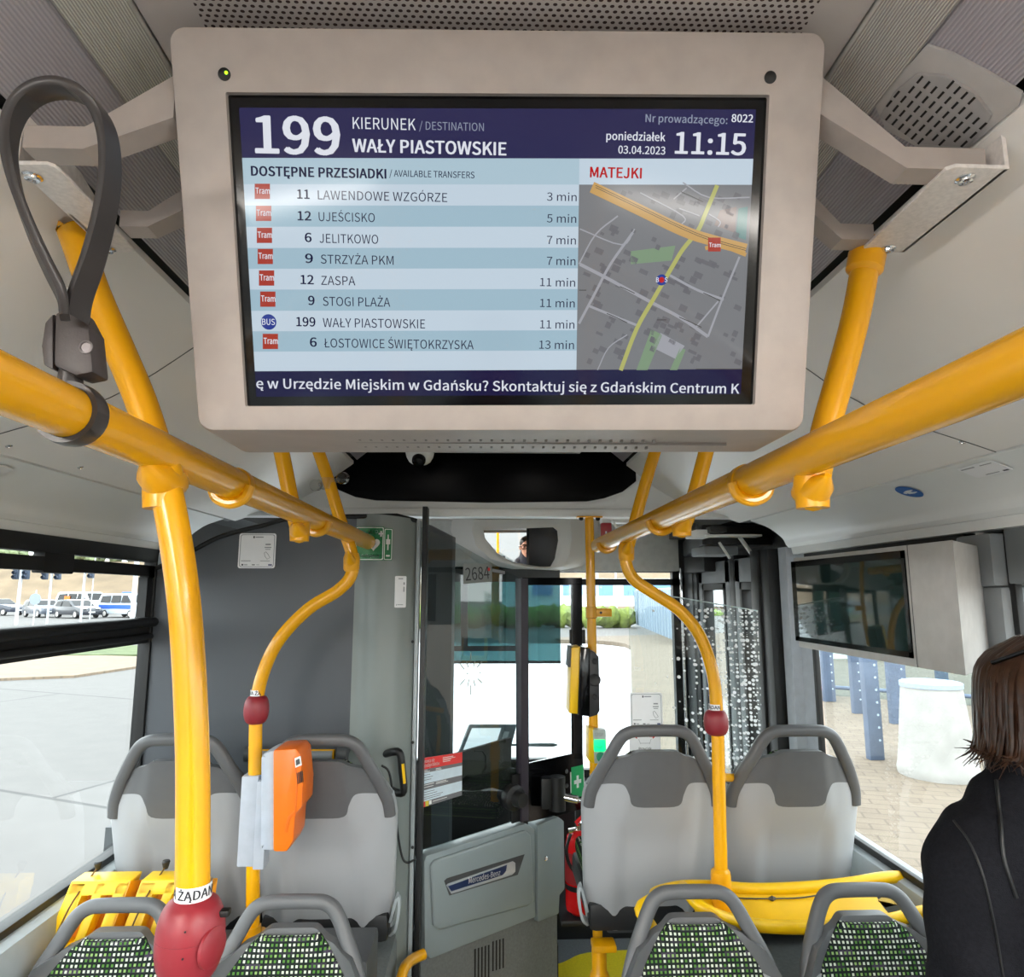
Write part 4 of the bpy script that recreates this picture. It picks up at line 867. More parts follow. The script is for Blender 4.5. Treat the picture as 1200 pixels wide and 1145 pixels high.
# side hooks on the two aisle seats
for s_, sg in ((sA, 1), (sB, -1)):
    L = s_.location; WL[s_.name] = Vector(L)
    bm = nb(); x = sg*.20; L = Vector((0, 0, 0)); WL[s_.name] = L; tube(bm, smooth_path([(x, L.y+.02, L.z+.02), (x+sg*.022, L.y-.0, L.z+.05), (x+sg*.032, L.y-.01, L.z+.12), (x+sg*.026, L.y-.01, L.z+.15), (x+sg*.014, L.y, L.z+.11), (x, L.y+.02, L.z+.06)], 4), 1, prof=[(-.012, -.004), (.012, -.004), (.012, .004), (-.012, .004)], up=(sg, 0, 0)); part('side_hook', bm, 'lgrey', s_)
# yellow foot that carries the aisle seat on the right
c = P(702, 1112, 2.25); ft = thing('seat_foot', 'short yellow post under the right aisle seat', 'post', (c.x, 2.25, 0))
bm = nb(); lathe(bm, [(.031, 0), (.031, .572), (.028, .584), (.0225, .592), (.0225, .655)], (c.x, 2.25, 0), (0, 0, 1), 24); part('tube', bm, 'yellowc', ft); bm = nb(); box(bm, (c.x-.022, 2.22, .652), (c.x+.05, 2.28, .672), .006); part('bracket', bm, 'yellowc', ft)
# yellow hook rail on the left edge of the platform
bm = nb(); tube(bm, smooth_path([P(497, 1118, 2.4), P(488, 1122, 2.38), P(478, 1129, 2.33), P(472, 1140, 2.28), P(466, 1170, 2.25), P(462, 1260, 2.25)], 5), .016, 12); tag(part('edge_rail', bm, 'yellowc'), 'bent yellow rail at the platform edge beside the cab door', 'rail')

# ================================================================== ORANGE TICKET VALIDATOR on the left curved pole
vc = P(318, 950, YS-.05); tv = thing('ticket_validator', 'orange ticket validator with grey back on the left curved pole', 'ticket validator', vc)
VF = Frame(P(318, 945, YS-.05), (math.cos(R(38)), -math.sin(R(38))*-1, 0), (0, 0, 1))
x0 = P(298, 900, YS).x
bm = nb(); box(bm, (x0-.026, YS-.026, P(298, 1012, YS).z), (x0+.022, YS+.026, P(298, 907, YS).z), .005); box(bm, (x0+.02, YS-.034, P(298, 1014, YS).z), (x0+.05, YS+.02, P(298, 912, YS).z), .004); part('pole_bracket', bm, mat('light_plastic_bracket', (176, 182, 192), .4), tv)
# body: side faces the camera, front looks to the right
def vbox(pxs, y0, y1, m, nme, bev=.012, lab=None, par=tv):
    bm = nb(); prism(bm, [P(x, y, y0) for x, y in pxs], (0, y1-y0, 0), 0, bev); return part(nme, bm, m, par, lab, angle=45)
vbox([(305, 888), (309, 883), (322, 878), (322, 998), (308, 998), (304, 992)], YS-.085, YS+.02, mat('validator_grey', (176, 184, 196), .4), 'back_case')
of = vbox([(319.5, 879), (347, 877), (352, 884), (355, 920), (354, 946), (346, 955), (344, 985), (336, 999), (319.5, 999)], YS-.092, YS+.03, 'orange', 'front_case', .009)
vbox([(345, 889), (352, 886), (353.5, 897), (346, 900)], YS-.0945, YS-.09, 'white', 'display_window', .001)
vbox([(346.5, 891), (350.5, 889), (351.5, 895), (347, 897.5)], YS-.0965, YS-.094, 'dgrey', 'display', .0005)
bm = nb()
for i in range(5): 
    x = 347.5+i*1.5; prism(bm, [P(x, 906+i*-.6, YS-.094), P(x+.7, 906-i*.6, YS-.094), P(x+1.8, 919-i*.6, YS-.094), P(x+1.1, 919-i*.6, YS-.094)], (0, .004, 0))
part('ticket_slots', bm, 'blackm', tv)
bm = nb(); prism(bm, [P(x, y, YS-.0935) for x, y in ((333, 975), (337, 958), (345, 950), (347, 915), (343, 888), (345, 888), (349, 915), (347, 952), (340, 961), (336, 976))], (0, .006, 0), 0, .001); part('moulded_edge', bm, mat('orange_edge', (226, 104, 2), .35), of)

# ================================================================== YELLOW WHEEL CHOCKS behind the left seats
def chock(pxl, pxr, label, Yc):
    zt = P(110, 1029, Yc).z; a = P(pxl, 1029, Yc).x; b = P(pxr, 1029, Yc).x; zb = .787
    t = thing('wheel_chock', label, 'wheel chock', ((a+b)/2, Yc, zb), 'yellow wheel chocks')
    y0 = Yc-.07; w = b-a
    # wedge: sloping face towards the camera, cut by deep slots
    def face(u, v): return Vector((a+w*u-.03*(1-v), y0+(.065 if v > .97 else .0)+.06*v*0+.075*v, zb+(zt-zb)*v))
    bm = nb()
    for u0, u1 in ((0, .27), (.44, .60), (.78, 1.0)): 
        prism(bm, [face(u0, 0), face(u1, 0), face(u1, .94), face(u0, .94)], (0, .06, 0), 0, .003)
    prism(bm, [face(0, .78), face(1, .78), face(1, .955), face(0, .955)], (0, .065, 0), 0, .004); prism(bm, [face(0, 0), face(1, 0), face(1, .22), face(0, .22)], (0, .068, 0), 0, .003)
    part('wedge', bm, 'yellowp', t)
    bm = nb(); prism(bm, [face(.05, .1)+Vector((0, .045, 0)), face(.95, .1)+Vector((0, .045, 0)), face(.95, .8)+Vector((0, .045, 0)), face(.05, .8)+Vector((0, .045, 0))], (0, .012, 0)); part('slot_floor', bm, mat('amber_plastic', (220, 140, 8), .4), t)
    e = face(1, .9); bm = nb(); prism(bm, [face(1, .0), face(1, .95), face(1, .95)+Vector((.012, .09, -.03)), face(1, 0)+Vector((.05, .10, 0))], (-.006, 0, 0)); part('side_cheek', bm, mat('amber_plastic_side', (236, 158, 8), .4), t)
    bm = nb(); kx = face(.22, 1); 
    pth = [kx+Vector((0, -.01, .004)), face(.2, .75)+Vector((0, -.012, 0)), face(.15, .4)+Vector((0, -.012, 0)), face(.12, .05)+Vector((0, -.012, 0))]; tube(bm, smooth_path(pth, 4), .0022, 8); part('cord', bm, mat('brown_cord', (104, 72, 20), .7), t)
    bm = nb(); lathe(bm, [(.006, -.012), (.008, -.006), (.011, .006), (.009, .01)], kx+Vector((0, -.008, .01)), (0, 0, 1), 14); part('cord_knob', bm, 'blackm', t)
chock(84, 154, 'yellow wheel chock nearer the left window, with a cord down its left side', 2.0)
chock(166, 236, 'yellow wheel chock mostly hidden behind the thick yellow pole', 2.0)

# ================================================================== YELLOW LUGGAGE TRAY between the right seats
lt = thing('luggage_tray', 'yellow tubular luggage tray with sheet floor in front of the right seat backs', 'tray', (.9, 2.03, .8))
y1, y2 = 2.10, 1.945
bt = [P(1034, 1029, y1), P(990, 1036, y1), P(930, 1041, y1), P(880, 1042, y1), P(840, 1039, y1), P(800, 1039, y1), P(770, 1046, y1-.03), P(768, 1052, y1-.06)]
bm = nb(); tube(bm, smooth_path([Vector((1.232, y1, bt[0].z+.003))]+bt, 4), .0165, 16); part('rear_tube', bm, 'yellowp', lt)
ftp = [P(1082, 1069, y2), P(1040, 1079, y2), P(985, 1085, y2), P(930, 1087, y2), P(870, 1082, y2), P(826, 1066, y2), P(806, 1046, y2+.05), P(800, 1040, y2+.1)]
bm = nb(); tube(bm, smooth_path([Vector((1.232, y2, ftp[0].z+.006))]+ftp, 4), .0165, 16); part('front_tube', bm, 'yellowp', lt)
bm = nb(); rows = []
A_ = smooth_path([P(1020, 1038, y1-.01), P(930, 1047, y1-.01), P(858, 1046, y1-.01), P(806, 1045, y1-.01)], 5); B_ = smooth_path([P(1060, 1078, y2), P(985, 1091, y2), P(900, 1091, y2), P(828, 1074, y2)], 5)
for i in range(9):
    s = i/8; rows.append([a.lerp(b, s)+Vector((0, 0, -.026*math.sin(math.pi*s))) for a, b in zip(A_, B_)])
shell(bm, rows, (0, 0, -.004)); part('sheet', bm, 'yellowp', lt)
bm = nb(); cpth = [P(x, y, y1-.025) for x, y in ((852, 1052), (880, 1053), (905, 1053), (940, 1052), (975, 1046), (1003, 1043))]; tube(bm, smooth_path(cpth, 4), .002, 8)
for q in (905, 996): lathe(bm, [(.003, -.01), (.0075, 0), (.003, .01)], P(q, 1053 if q < 950 else 1043, y1-.025), (1, 0, 0), 12)
part('elastic_cord', bm, 'dgrey', lt)
bm = nb(); q_ = [(1029, 1061), (1040, 1053), (1052, 1066), (1038, 1069)]; sq = [P(x, y, 1.99) for x, y in q_]; prism(bm, [Vector((p.x, p.y, p.z+.012)) for p in sq], (0, 0, .001)); part('worn_sticker', bm, mat('cream_sticker', (236, 224, 176), .6), lt)
bm = nb(); tube(bm, smooth_path([(bt[-1].x, y1-.06, bt[-1].z), (P(752, 1066, 2.0).x, 2.02, P(752, 1066, 2.02).z), (P(768, 1085, 1.97).x, 1.99, P(768, 1095, 1.97).z), (P(780, 1120, 1.97).x, 1.98, P(780, 1130, 1.97).z)], 5), .0165, 12); part('corner_tube', bm, 'yellowp', lt)
bm = nb(); tube(bm, [P(846, 911, 2.12), P(878, 912, 2.3)], .0125, 14); tag(part('grab_bar', bm, 'yellow'), 'short yellow horizontal bar between the two right seat backs', 'bar')
bm = nb(); tube(bm, smooth_path([P(850, 917, 2.3), P(856, 935, 2.3), P(857, 950, 2.3), P(851, 985, 2.3)], 4), .010, 12); tag(part('door_handrail', bm, 'yellow'), 'thin curved yellow bar glimpsed in the gap between the right seats', 'bar')

# ================================================================== SECOND SCREEN on the right wall
sm = thing('side_display', 'grey display unit with a dark switched-off screen above the right window', 'screen', (1.1, 1.8, 1.69))
X1 = 1.0; z0, z1 = 1.549, 1.833
bm = nb(); ol = [(X1, 1.43), (X1, 2.20), (X1+.07, 2.29), (1.24, 2.29), (1.24, 1.66)]
prism(bm, [(x, y, z0) for x, y in ol], (0, 0, z1-z0), 0, .004); part('housing', bm, mat('pale_grey_metal', (196, 194, 192), .5), sm)
yA, yB = PX(930, 700, X1-.002).y, PX(1064, 700, X1-.002).y
bm = nb(); box(bm, (X1-.004, yB, z0+.02), (X1+.004, yA, z1-.012), .001); part('screen_glass', bm, mat('dark_mirror_glass', (34, 52, 50), .06, spec=.7), sm)
bm = nb(); box(bm, (X1-.0042, yB, z1-.03), (X1, yA, z1-.012)); box(bm, (X1-.0042, yB, z0+.02), (X1, yA, z0+.034)); box(bm, (X1-.0042, yA-.03, z0+.02), (X1, yA, z1-.012)); box(bm, (X1-.0042, yB, z0+.02), (X1, yB+.012, z1-.012)); part('screen_border', bm, 'blackg', sm)
bm = nb(); box(bm, (X1-.0008, 1.59, z0+.001), (X1+.002, 1.5915, z1-.001)); part('panel_joint', bm, 'dgrey', sm)
bm = nb(); box(bm, (1.205, 1.68, 1.835), (1.235, 2.56, 1.872)); struct('trim_%d' % k, bm, 'black'); k += 1

# ================================================================== CEILING FITTINGS
# loudspeaker on the right diffuser panel
pB0 = Vector((XC+B0_[0], 0, B0_[1])); pB1 = Vector((XC+B1_[0], 0, B1_[1])); BF = Frame(pB0, (0, 1, 0), (pB1-pB0))
if BF.n.z > 0: BF = Frame(pB0, (0, 1, 0), -(pB1-pB0))
sp0 = BF.at(*BF.uv(1095, 115)); spk = thing('ceiling_speaker', 'grey loudspeaker with rows of slots on the right of the ceiling', 'loudspeaker', sp0)
ext_ = BF.n if BF.n.z < 0 else -BF.n
bm = nb(); ou = [BF.uv(*q) for q in ((1027, 122), (1046, 95), (1088, 50), (1118, 60), (1160, 82), (1200, 106), (1196, 122), (1150, 160), (1136, 172), (1080, 172), (1040, 150))]
prism(bm, [BF.at(u, v, 0) for u, v in ou], ext_*.004, 0, .0015); part('cover', bm, mat('speaker_grey', (176, 172, 170), .45), spk)
gc = [(1034, 132), (1050, 104), (1078, 82), (1112, 84), (1146, 104), (1166, 130), (1160, 143), (1136, 168), (1080, 164)]
bm = nb(); gp = [BF.uv(*q) for q in gc]; prism(bm, [BF.at(u, v, .002 if BF.n.z < 0 else -.002) for u, v in gp], ext_*.006, 0, .002); part('grille', bm, mat('speaker_grille_grey', (158, 154, 153), .45), spk)
def inside(p, poly_):
    c = False; n = len(poly_)
    for i in range(n):
        (x1, y1_), (x2, y2_) = poly_[i], poly_[i-1]
        if (y1_ > p[1]) != (y2_ > p[1]) and p[0] < (x2-x1)*(p[1]-y1_)/(y2_-y1_)+x1: c = not c
    return c
us = [g[0] for g in gp]; vs_ = [g[1] for g in gp]; bm = nb()
for i in range(6):
    for j in range(11):
        u = min(us)+(max(us)-min(us))*(i+.5)/6; v = min(vs_)+(max(vs_)-min(vs_))*(j+.5)/11
        du = (max(us)-min(us))/6*.33
        if inside((u, v), gp) and inside((u+du, v), gp) and inside((u-du, v), gp):
            q = [BF.at(u-du, v-.0013), BF.at(u+du, v-.0013), BF.at(u+du, v+.0013), BF.at(u-du, v+.0013)]; prism(bm, [p+ext_*.0065 for p in q], ext_*.002)
part('slots', bm, 'hole', spk)
# dome camera
c = Vector((P(492, 538, 2.56).x, 2.56, P(492, 536, 2.56).z)); cm = thing('dome_camera', 'small white dome camera at the left end of the black panel', 'camera', c)
bm = nb(); lathe(bm, [(.055, .055), (.055, .02), (.05, 0), (.04, -.018), (.028, -.026)], c, (0, 0, 1), 28); part('camera_body', bm, 'white', cm)
bm = nb(); lathe(bm, [(.026, 0), (.025, .012), (.018, .022), (0, .026)], c+Vector((0, -.036, -.016)), (0, -.75, -.65), 20); part('lens_dome', bm, 'blackg', cm)
bm = nb(); box(bm, (c.x-.03, 2.54, c.z+.03), (c.x+.62, 2.62, 2.34), .004); struct('trim_%d' % k, bm, 'cove_low'); k += 1
# interior mirror set in a moulded hood
Y_m = 3.72
mu = thing('driver_mirror', 'dark framed interior mirror set in the moulded hood above the driver', 'mirror', P(608, 640, Y_m))
def ring_at(pxs, Y): return [P(x, y, Y) for x, y in pxs]
hood0 = [(700, 606), (703, 630), (697, 652), (682, 664), (655, 669), (600, 667), (560, 660), (535, 640), (528, 622), (530, 606)]
hood1 = [(668, 609), (670, 630), (667, 652), (660, 664), (640, 667), (605, 664), (575, 655), (558, 640), (553, 622), (556, 609)]
opn = [(648, 618), (653, 622), (654, 634), (650, 655), (645, 664), (632, 664), (600, 659), (582, 648), (568, 631), (566, 621)]
bm = nb(); loft(bm, [ring_at(hood0, 3.95), ring_at([(x*.7+y_*.3, y*.7+z_*.3) for (x, y), (y_, z_) in zip(hood0, hood1)], 3.80), ring_at(hood1, Y_m-.02)]); bm2 = ring_at([((x+a)/2, (y+b)/2) for (x, y), (a, b) in zip(hood1, opn)], Y_m-.025)
V1 = [ring_at(hood1, Y_m-.02), bm2, ring_at(opn, Y_m-.01), ring_at(opn, Y_m+.012)]; loft(bm, V1); part('hood', bm, 'cove', mu, angle=60)
mo = P(610, 640, Y_m+.006); tgt = Vector((-.05, -.40, 1.69)); nn = ((C0-mo).normalized()+(tgt-mo).normalized()).normalized()
MF = Frame(mo, Vector((1, 0, 0))-nn*nn.x, nn.cross(Vector((1, 0, 0))-nn*nn.x)); 
bm = nb(); mp_ = [MF.uv(*q) for q in opn]; bm.faces.new([bm.verts.new(MF.at(u*1.0, v*1.0)) for u, v in mp_ if True]); bmesh.ops.delete(bm, geom=bm.faces[:], context='FACES')
mpl = [MF.uv(*q) for q in ((566, 620), (617, 618), (617, 661.5), (600, 659), (582, 648), (568, 631))]; poly(bm, MF, mpl, 0.001, 0)
for v in [v for v in bm.verts if not v.link_faces]: bm.verts.remove(v)
part('mirror_glass', bm, 'mirror', mu)
bm = nb(); prism(bm, [MF.at(*MF.uv(*q), -.001) for q in opn], -MF.n*.008); box(bm, (P(618.5, 640, Y_m).x-.006, Y_m-.01, P(618, 661, Y_m).z), (P(618.5, 640, Y_m).x+.006, Y_m+.002, P(618, 618, Y_m).z)); part('mirror_backing', bm, 'blackg', mu)
# red emergency box behind the right rail
c = P(711, 621, 2.85); em = thing('emergency_handle', 'small dark red emergency box under the low ceiling beside the front pole', 'emergency handle', c)
bm = nb(); box(bm, c+Vector((-.022, 0, -.03)), c+Vector((.022, .03, .03)), .004); part('red_box', bm, mat('crimson_plastic', (150, 22, 34), .4), em)
bm = nb(); box(bm, c+Vector((-.006, -.002, -.03)), c+Vector((0.0, .001, -.006)), .0); part('white_mark', bm, 'white', em)
bm = nb(); tube(bm, smooth_path([c+Vector((-.02, 0, .07)), c+Vector((.02, -.01, .045)), c+Vector((.04, -.01, .01)), c+Vector((.075, 0, .02))], 4), .006, 10); box(bm, c+Vector((-.02, .0, .03)), c+Vector((.17, .06, .075)), .006); part('cover', bm, 'white', em)
# door gear above the entrance
dg_ = thing('door_mechanism', 'black door gear with two pale rods above the entrance', 'door mechanism', (1.0, 3.3, 1.9))
bm = nb(); prism(bm, [(.93, 2.92, 1.925), (1.24, 2.92, 1.925), (1.24, 3.9, 1.925), (1.13, 3.9, 1.925)], (0, 0, .09), 0, .01); box(bm, (1.12, 3.5, 1.83), (1.24, 3.86, 1.92), .008); part('gear_housing', bm, 'black', dg_)
bm = nb(); box(bm, (.95, 2.95, 1.885), (1.1, 3.15, 1.925), .008); part('motor_box', bm, 'mgrey', dg_)
bm = nb(); box(bm, (.86, 2.84, 1.95), (.94, 2.93, 1.985), .006); box(bm, (.92, 2.83, 1.955), (1.16, 2.9, 1.965), .003); part('bracket', bm, 'white', dg_)
bm = nb(); box(bm, (.93, 2.8, 1.97), (1.0, 2.86, 1.995), .004); part('black_clip', bm, 'blackm', dg_)
for a, b in (((843, 636), (855, 654)), ((867, 630), (881, 649))):
    bm = nb(); tube(bm, [P(*a, 2.89), P(*b, 2.93)], .009 if a[0] > 850 else .006, 12); part('rod', bm, 'white', dg_)
c = P(811, 617, 2.5); bm = nb(); lathe(bm, [(.022, .01), (.022, 0), (.014, -.012), (0, -.016)], c, (0, 0, 1), 20); tag(part('motion_sensor', bm, 'black'), 'small black round sensor on the ceiling behind the right hanging pole', 'sensor')

# ================================================================== CAB DOOR
A0 = P(497, 1000, 2.50); CD = Frame((A0.x, A0.y, 0), (.555, .45, 0), (0, 0, 1))
cd = thing('cab_door', 'grey driver cab door with glazed upper half and maker badge pocket', 'door', (CD.o.x, CD.o.y, .37))
uv = CD.uv
def cprism(pxs, w0, w1, m, nme, par=cd, bev=0, lab=None, ang=35):
    bm = nb(); prism(bm, [CD.at(*uv(*q), w0) for q in pxs], CD.n*(w1-w0), 0, bev); return part(nme, bm, m, par, lab, angle=ang)
lower = cprism([(497, 1010), (500, 1003), (617, 965), (627, 972), (628, 1075), (505, 1124), (498, 1118)], -.06, .0, 'door_grey', 'lower_panel', bev=.006)
cprism([(503, 1013), (508, 1007), (614, 972), (620, 977), (624, 1055), (617, 1061), (513, 1089), (506, 1084)], -.002, .012, 'door_grey', 'raised_panel', bev=.009, ang=60)
cprism([(630, 967), (654, 957), (661, 962), (662, 1042), (656, 1049), (655, 1071), (630, 1081)], -.06, .002, 'door_grey', 'end_panel', bev=.008)
bm = nb(); lathe(bm, [(.009, 0), (.009, .003), (.006, .006), (0, .006)], CD.at(*uv(639, 1006), .002), CD.n, 16); part('lock', bm, 'chrome', cd)
pk = cprism([(518, 1031), (521, 1028), (612, 1000), (604, 1024), (524, 1048)], .0122, .0135, 'dgrey', 'badge_pocket')
cprism([(520, 1036), (522, 1034), (598, 1008), (601, 1010), (601, 1020), (597, 1024), (526, 1046)], .0137, .0148, mat('silver_plate', (214, 220, 226), .25, .5), 'badge_plate', pk)
cprism([(522, 1037), (591, 1012), (590, 1019), (586, 1024), (526, 1043)], .015, .0155, mat('navy_print', (38, 52, 88), .3), 'badge_print', pk)
def ctext(s, x0, y0, x1, y1, cappx, w, mi, bm, bold=0):
    """text running from photo point to photo point on the door plane"""
    a = Vector(uv(x0, y0)); b = Vector(uv(x1, y1)); cp = Vector(uv(x0, y0-cappx)); 
    ex = CD.ex*(b-a).x+CD.ey*(b-a).y; f2 = Frame(CD.at(a.x, a.y, w), ex, CD.n.cross(ex)); text(bm, s, f2, 0, 0, (b-a).length, (cp-a).length, 0, mi, bold)
bm = nb(); ctext('Mercedes-Benz', 546, 1034, 583, 1024, 6.5, .0158, 0, bm, .02); part('badge_lettering', bm, 'white', pk)
gl = cprism([(499, 1000), (499, 617), (531, 631), (613, 677), (615, 963)], -.035, -.028, 'glassdoor', 'door_glass')
cprism([(613, 678), (621, 678), (622, 962), (614, 965)], -.045, -.012, mat('dark_mauve_stile', (62, 56, 66), .35), 'door_stile')
ip = cprism([(500, 905), (530, 893), (614, 868), (614, 905), (600, 909), (546, 928), (500, 936)], -.09, -.075, mat('brown_grey_trim', (70, 68, 66), .6), 'inner_trim')
bm = nb(); tube(bm, [CD.at(*uv(x, y), -.07) for x, y in ((570, 884), (579, 884), (583, 890), (583, 904), (579, 910))], .003, 8); part('pull_recess', bm, 'black', ip)
cprism([(546, 928), (560, 913), (583, 911), (600, 904), (613, 903), (613, 934), (600, 930), (585, 926), (560, 930)], -.07, -.04, 'black', 'arm_support')
bm = nb(); kc = CD.at(*uv(606, 936), -.02); lathe(bm, [(.047, -.02), (.05, .0), (.047, .012), (.03, .02), (.028, .05), (.026, .054), (0, .054)], kc, CD.n, 28); part('lock_knob', bm, 'blackm', cd)
cprism([(605, 910), (614, 908), (614, 964), (605, 967)], -.03, -.022, 'black', 'edge_seal')
cprism([(499, 900), (513, 900), (513, 995), (499, 1000)], -.06, -.04, mat('dark_brown_post', (40, 32, 26), .5), 'inner_post')
# starburst of fine lines on the glass
bm = nb(); sc0 = Vector(uv(557, 790)); f2 = CD; ru = (Vector(uv(570, 790))-sc0).length/13
for (x0_, y0_, x1_, y1_) in ((557, 765, 557, 776), (557, 804, 557, 815), (544, 778, 549, 785), (570, 776, 564, 783), (552, 776, 554, 783), (562, 775, 560, 783), (544, 804, 550, 797), (553, 806, 555, 797), (562, 805, 560, 797), (570, 801, 565, 796), (552, 790, 554, 790), (567, 789, 569, 789)):
    strip(bm, CD, [uv(x0_, y0_), uv(x1_, y1_)], ru*1.0, -.0272)
tag(part('starburst_decal', bm, mat('olive_print', (150, 148, 130), .6)), 'fine grey starburst mark stuck on the cab door glass', 'sticker')
bm = nb(); poly(bm, CD, [uv(548, 684.5), uv(582, 681.5), uv(581.5, 660), uv(548, 660.5)], -.0276, 1); ctext('2684', 551, 680.5, 579, 678, 15, -.0272, 0, bm, 0); tag(part('fleet_number', bm, ['ink', mat('pale_film', (150, 156, 156), .5)]), 'black number 2684 on pale film at the top of the cab door glass', 'sticker')
bm = nb(); ctext('Nie rozmawiać', 584, 667, 597, 668, 2, -.0272, 1, bm) if False else strip(bm, CD, [uv(582, 668), uv(597, 671)], .012, -.0272, 1); poly(bm, CD, [(uv(578, 667)[0]+.007*math.cos(a*math.pi/8), uv(578, 667)[1]+.007*math.sin(a*math.pi/8)) for a in range(16)], -.0272, 0)
tag(part('small_notice', bm, ['redp', 'greyink']), 'tiny red and white sticker beside the number 2684', 'sticker')
# the red and white fare notice on the glass
NF = [(498, 890.5), (547, 883), (546.5, 934), (499, 949)]
def npt(u, v): a = lerp(NF[0], NF[1], u); b = lerp(NF[3], NF[2], u); return uv(*lerp(a, b, v))
bm = nb(); 
def nq(u0, v0, u1, v1, w, mi): poly(bm, CD, [npt(u0, v1), npt(u1, v1), npt(u1, v0), npt(u0, v0)], w, mi)
w_ = -.0272
prism(bm, [CD.at(*npt(u, v), w_-.0006) for u, v in ((0, 1), (1, 1), (1, 0), (0, 0))], CD.n*.0006, 0)
nq(0, 0, 1, .235, w_+.0003, 1); nq(0, .235, 1, .31, w_+.0003, 2); nq(0, .31, 1, .53, w_+.0003, 3); nq(0, .53, 1, .66, w_+.0003, 2); nq(0, .66, 1, .89, w_+.0003, 3); nq(0, .89, 1, 1, w_+.0003, 2); nq(0, .89, .09, 1, w_+.0005, 1); nq(.1, .89, .18, 1, w_+.0005, 4); nq(.19, .9, .25, .98, w_+.0005, 5)
for v, L in ((.35, .2), (.40, .26), (.45, .22), (.70, .3), (.75, .36), (.80, .5), (.84, .45)): nq(.03, v, .03+L, v+.012, w_+.0005, 2)
for v, L, u in ((.255, .14, .02), (.285, .2, .02), (.26, .12, .36), (.285, .14, .36), (.55, .3, .02), (.6, .28, .02), (.55, .26, .36), (.58, .3, .36), (.05, .25, .53), (.08, .3, .53), (.11, .2, .53), (.14, .18, .53), (.93, .35, .28)): nq(u, v, u+L, v+.012, w_+.0005, 5)
for s_, v, u1 in (('Kierowca nie', .105, .33), ('sprzedaje biletów', .195, .45)):
    a = npt(.03, v); b = npt(u1, v); c_ = npt(.03, v-.07); va, vb, vc_ = Vector(a), Vector(b), Vector(c_)
    ex = CD.ex*(vb-va).x+CD.ey*(vb-va).y; text(bm, s_, Frame(CD.at(a[0], a[1], w_+.0006), ex, CD.n.cross(ex)), 0, 0, (vb-va).length, (vc_-va).length, 0, 5, .02)
tag(part('fare_notice', bm, ['paper', 'redp', mat('notice_grey', (112, 112, 116), .5), mat('notice_pale_blue', (206, 222, 232), .5), mat('notice_yellow', (222, 196, 60), .5), 'white']), 'red, grey and white fare notice on the cab door glass', 'notice')
# plinth with vents below the door
bm = nb(); prism(bm, [CD.at(*uv(x, y), -.03) for x, y in ((488, 1121), (508, 1114), (657, 1064), (657, 1110))][:0]+[CD.at(-.05, .0, -.02), CD.at(uv(657, 1090)[0], 0, -.02), CD.at(uv(657, 1090)[0], .60, -.02), CD.at(-.05, .60, -.02)], -CD.n*.03); struct('trim_%d' % k, bm, 'skirt'); k += 1
vt = thing('floor_vent', 'two groups of dark vertical slots in the plinth under the cab door', 'vent', CD.at(.3, .2, -.02))
for xs, yt, yb in (((560, 564, 568, 572, 576), 1117, 1145), ((581, 585, 589, 593), 1108, 1141)):
    bm = nb()
    for i, x in enumerate(xs):
        a = uv(x, yt-i*1.2-2); b = uv(x, yb-i*1.2); prism(bm, [CD.at(u, v, -.021) for u, v in ((a[0], a[1]), (a[0]+.0065, a[1]), (a[0]+.0065, b[1]-(.03 if xs[0] < 570 else 0)), (a[0], b[1]-(.03 if xs[0] < 570 else 0)))], CD.n*.0018)
    part('slot_group', bm, 'hole', vt)
# fixed glazed screen with black border next to the door
cs = thing('cab_screen', 'black bordered glass screen between the cab door and the front pole', 'screen', CD.at(*uv(650, 940), 0))
bm = nb()
for q in ([(616, 677), (686, 677), (686, 685), (616, 686)], [(675, 684), (686, 684), (687, 890), (676, 890)], [(617, 897), (676, 884), (687, 884), (690, 948), (662, 956), (618, 966)], [(616, 686), (623, 686), (624, 899), (617, 899)]): prism(bm, [CD.at(*uv(*p), -.02) for p in q], -CD.n*.012)
part('black_border', bm, 'blackg', cs)
cprism([(620, 684), (678, 683), (678, 886), (620, 899)], -.028, -.024, 'glassc', 'glass_pane', cs)
for xh in (673, 688):
    bm = nb(); box(bm, CD.at(*uv(xh, 755), -.02)+Vector((-.006, -.006, 0)), CD.at(*uv(xh, 738), -.02)+Vector((.006, .006, 0)), .003); part('hinge', bm, 'black', cs)
bm = nb(); lc = CD.at(*uv(644, 928), .03); box(bm, lc+Vector((-.055, -.02, -.055)), lc+Vector((-.012, .04, .06)), .006); tube(bm, [lc+Vector((.01, 0, -.062)), lc+Vector((.01, 0, .065))], .032, 20); part('latch_body', bm, 'blackm', cs)
bm = nb(); tube(bm, [lc+Vector((.02, 0, -.01)), lc+Vector((.09, -.02, -.02))], .016, 12); tube(bm, [lc+Vector((.09, -.02, -.02)), lc+Vector((.13, -.04, -.022))], .009, 12); part('latch_rod', bm, 'chrome', cs); bm = nb(); tube(bm, [lc+Vector((.125, -.035, -.022)), lc+Vector((.26, -.10, -.03))], .022, 14); part('rod_grip', bm, 'dgrey', cs)
for q in ((668, 905), (668, 922)):
    bm = nb(); lathe(bm, [(.009, 0), (.009, .002), (0, .003)], CD.at(*uv(*q), -.02), CD.n, 14); part('rivet', bm, 'dgrey', cs)
fa = [(672, 906), (688, 903.5), (689, 928), (672.5, 930.5)]
bm = nb(); prism(bm, [CD.at(*uv(*q), -.019) for q in (fa[3], fa[2], fa[1], fa[0])], CD.n*.001, 0); c_ = Vector(uv(680.5, 917)); s_ = (Vector(uv(688, 903.5))-Vector(uv(672, 906))).x/2
ip_ = [CD.at(c_.x+sx*s_*.9, c_.y+sy*s_*1.5, -.0178) for sx, sy in ((-1, -1), (1, -1), (1, 1), (-1, 1))]
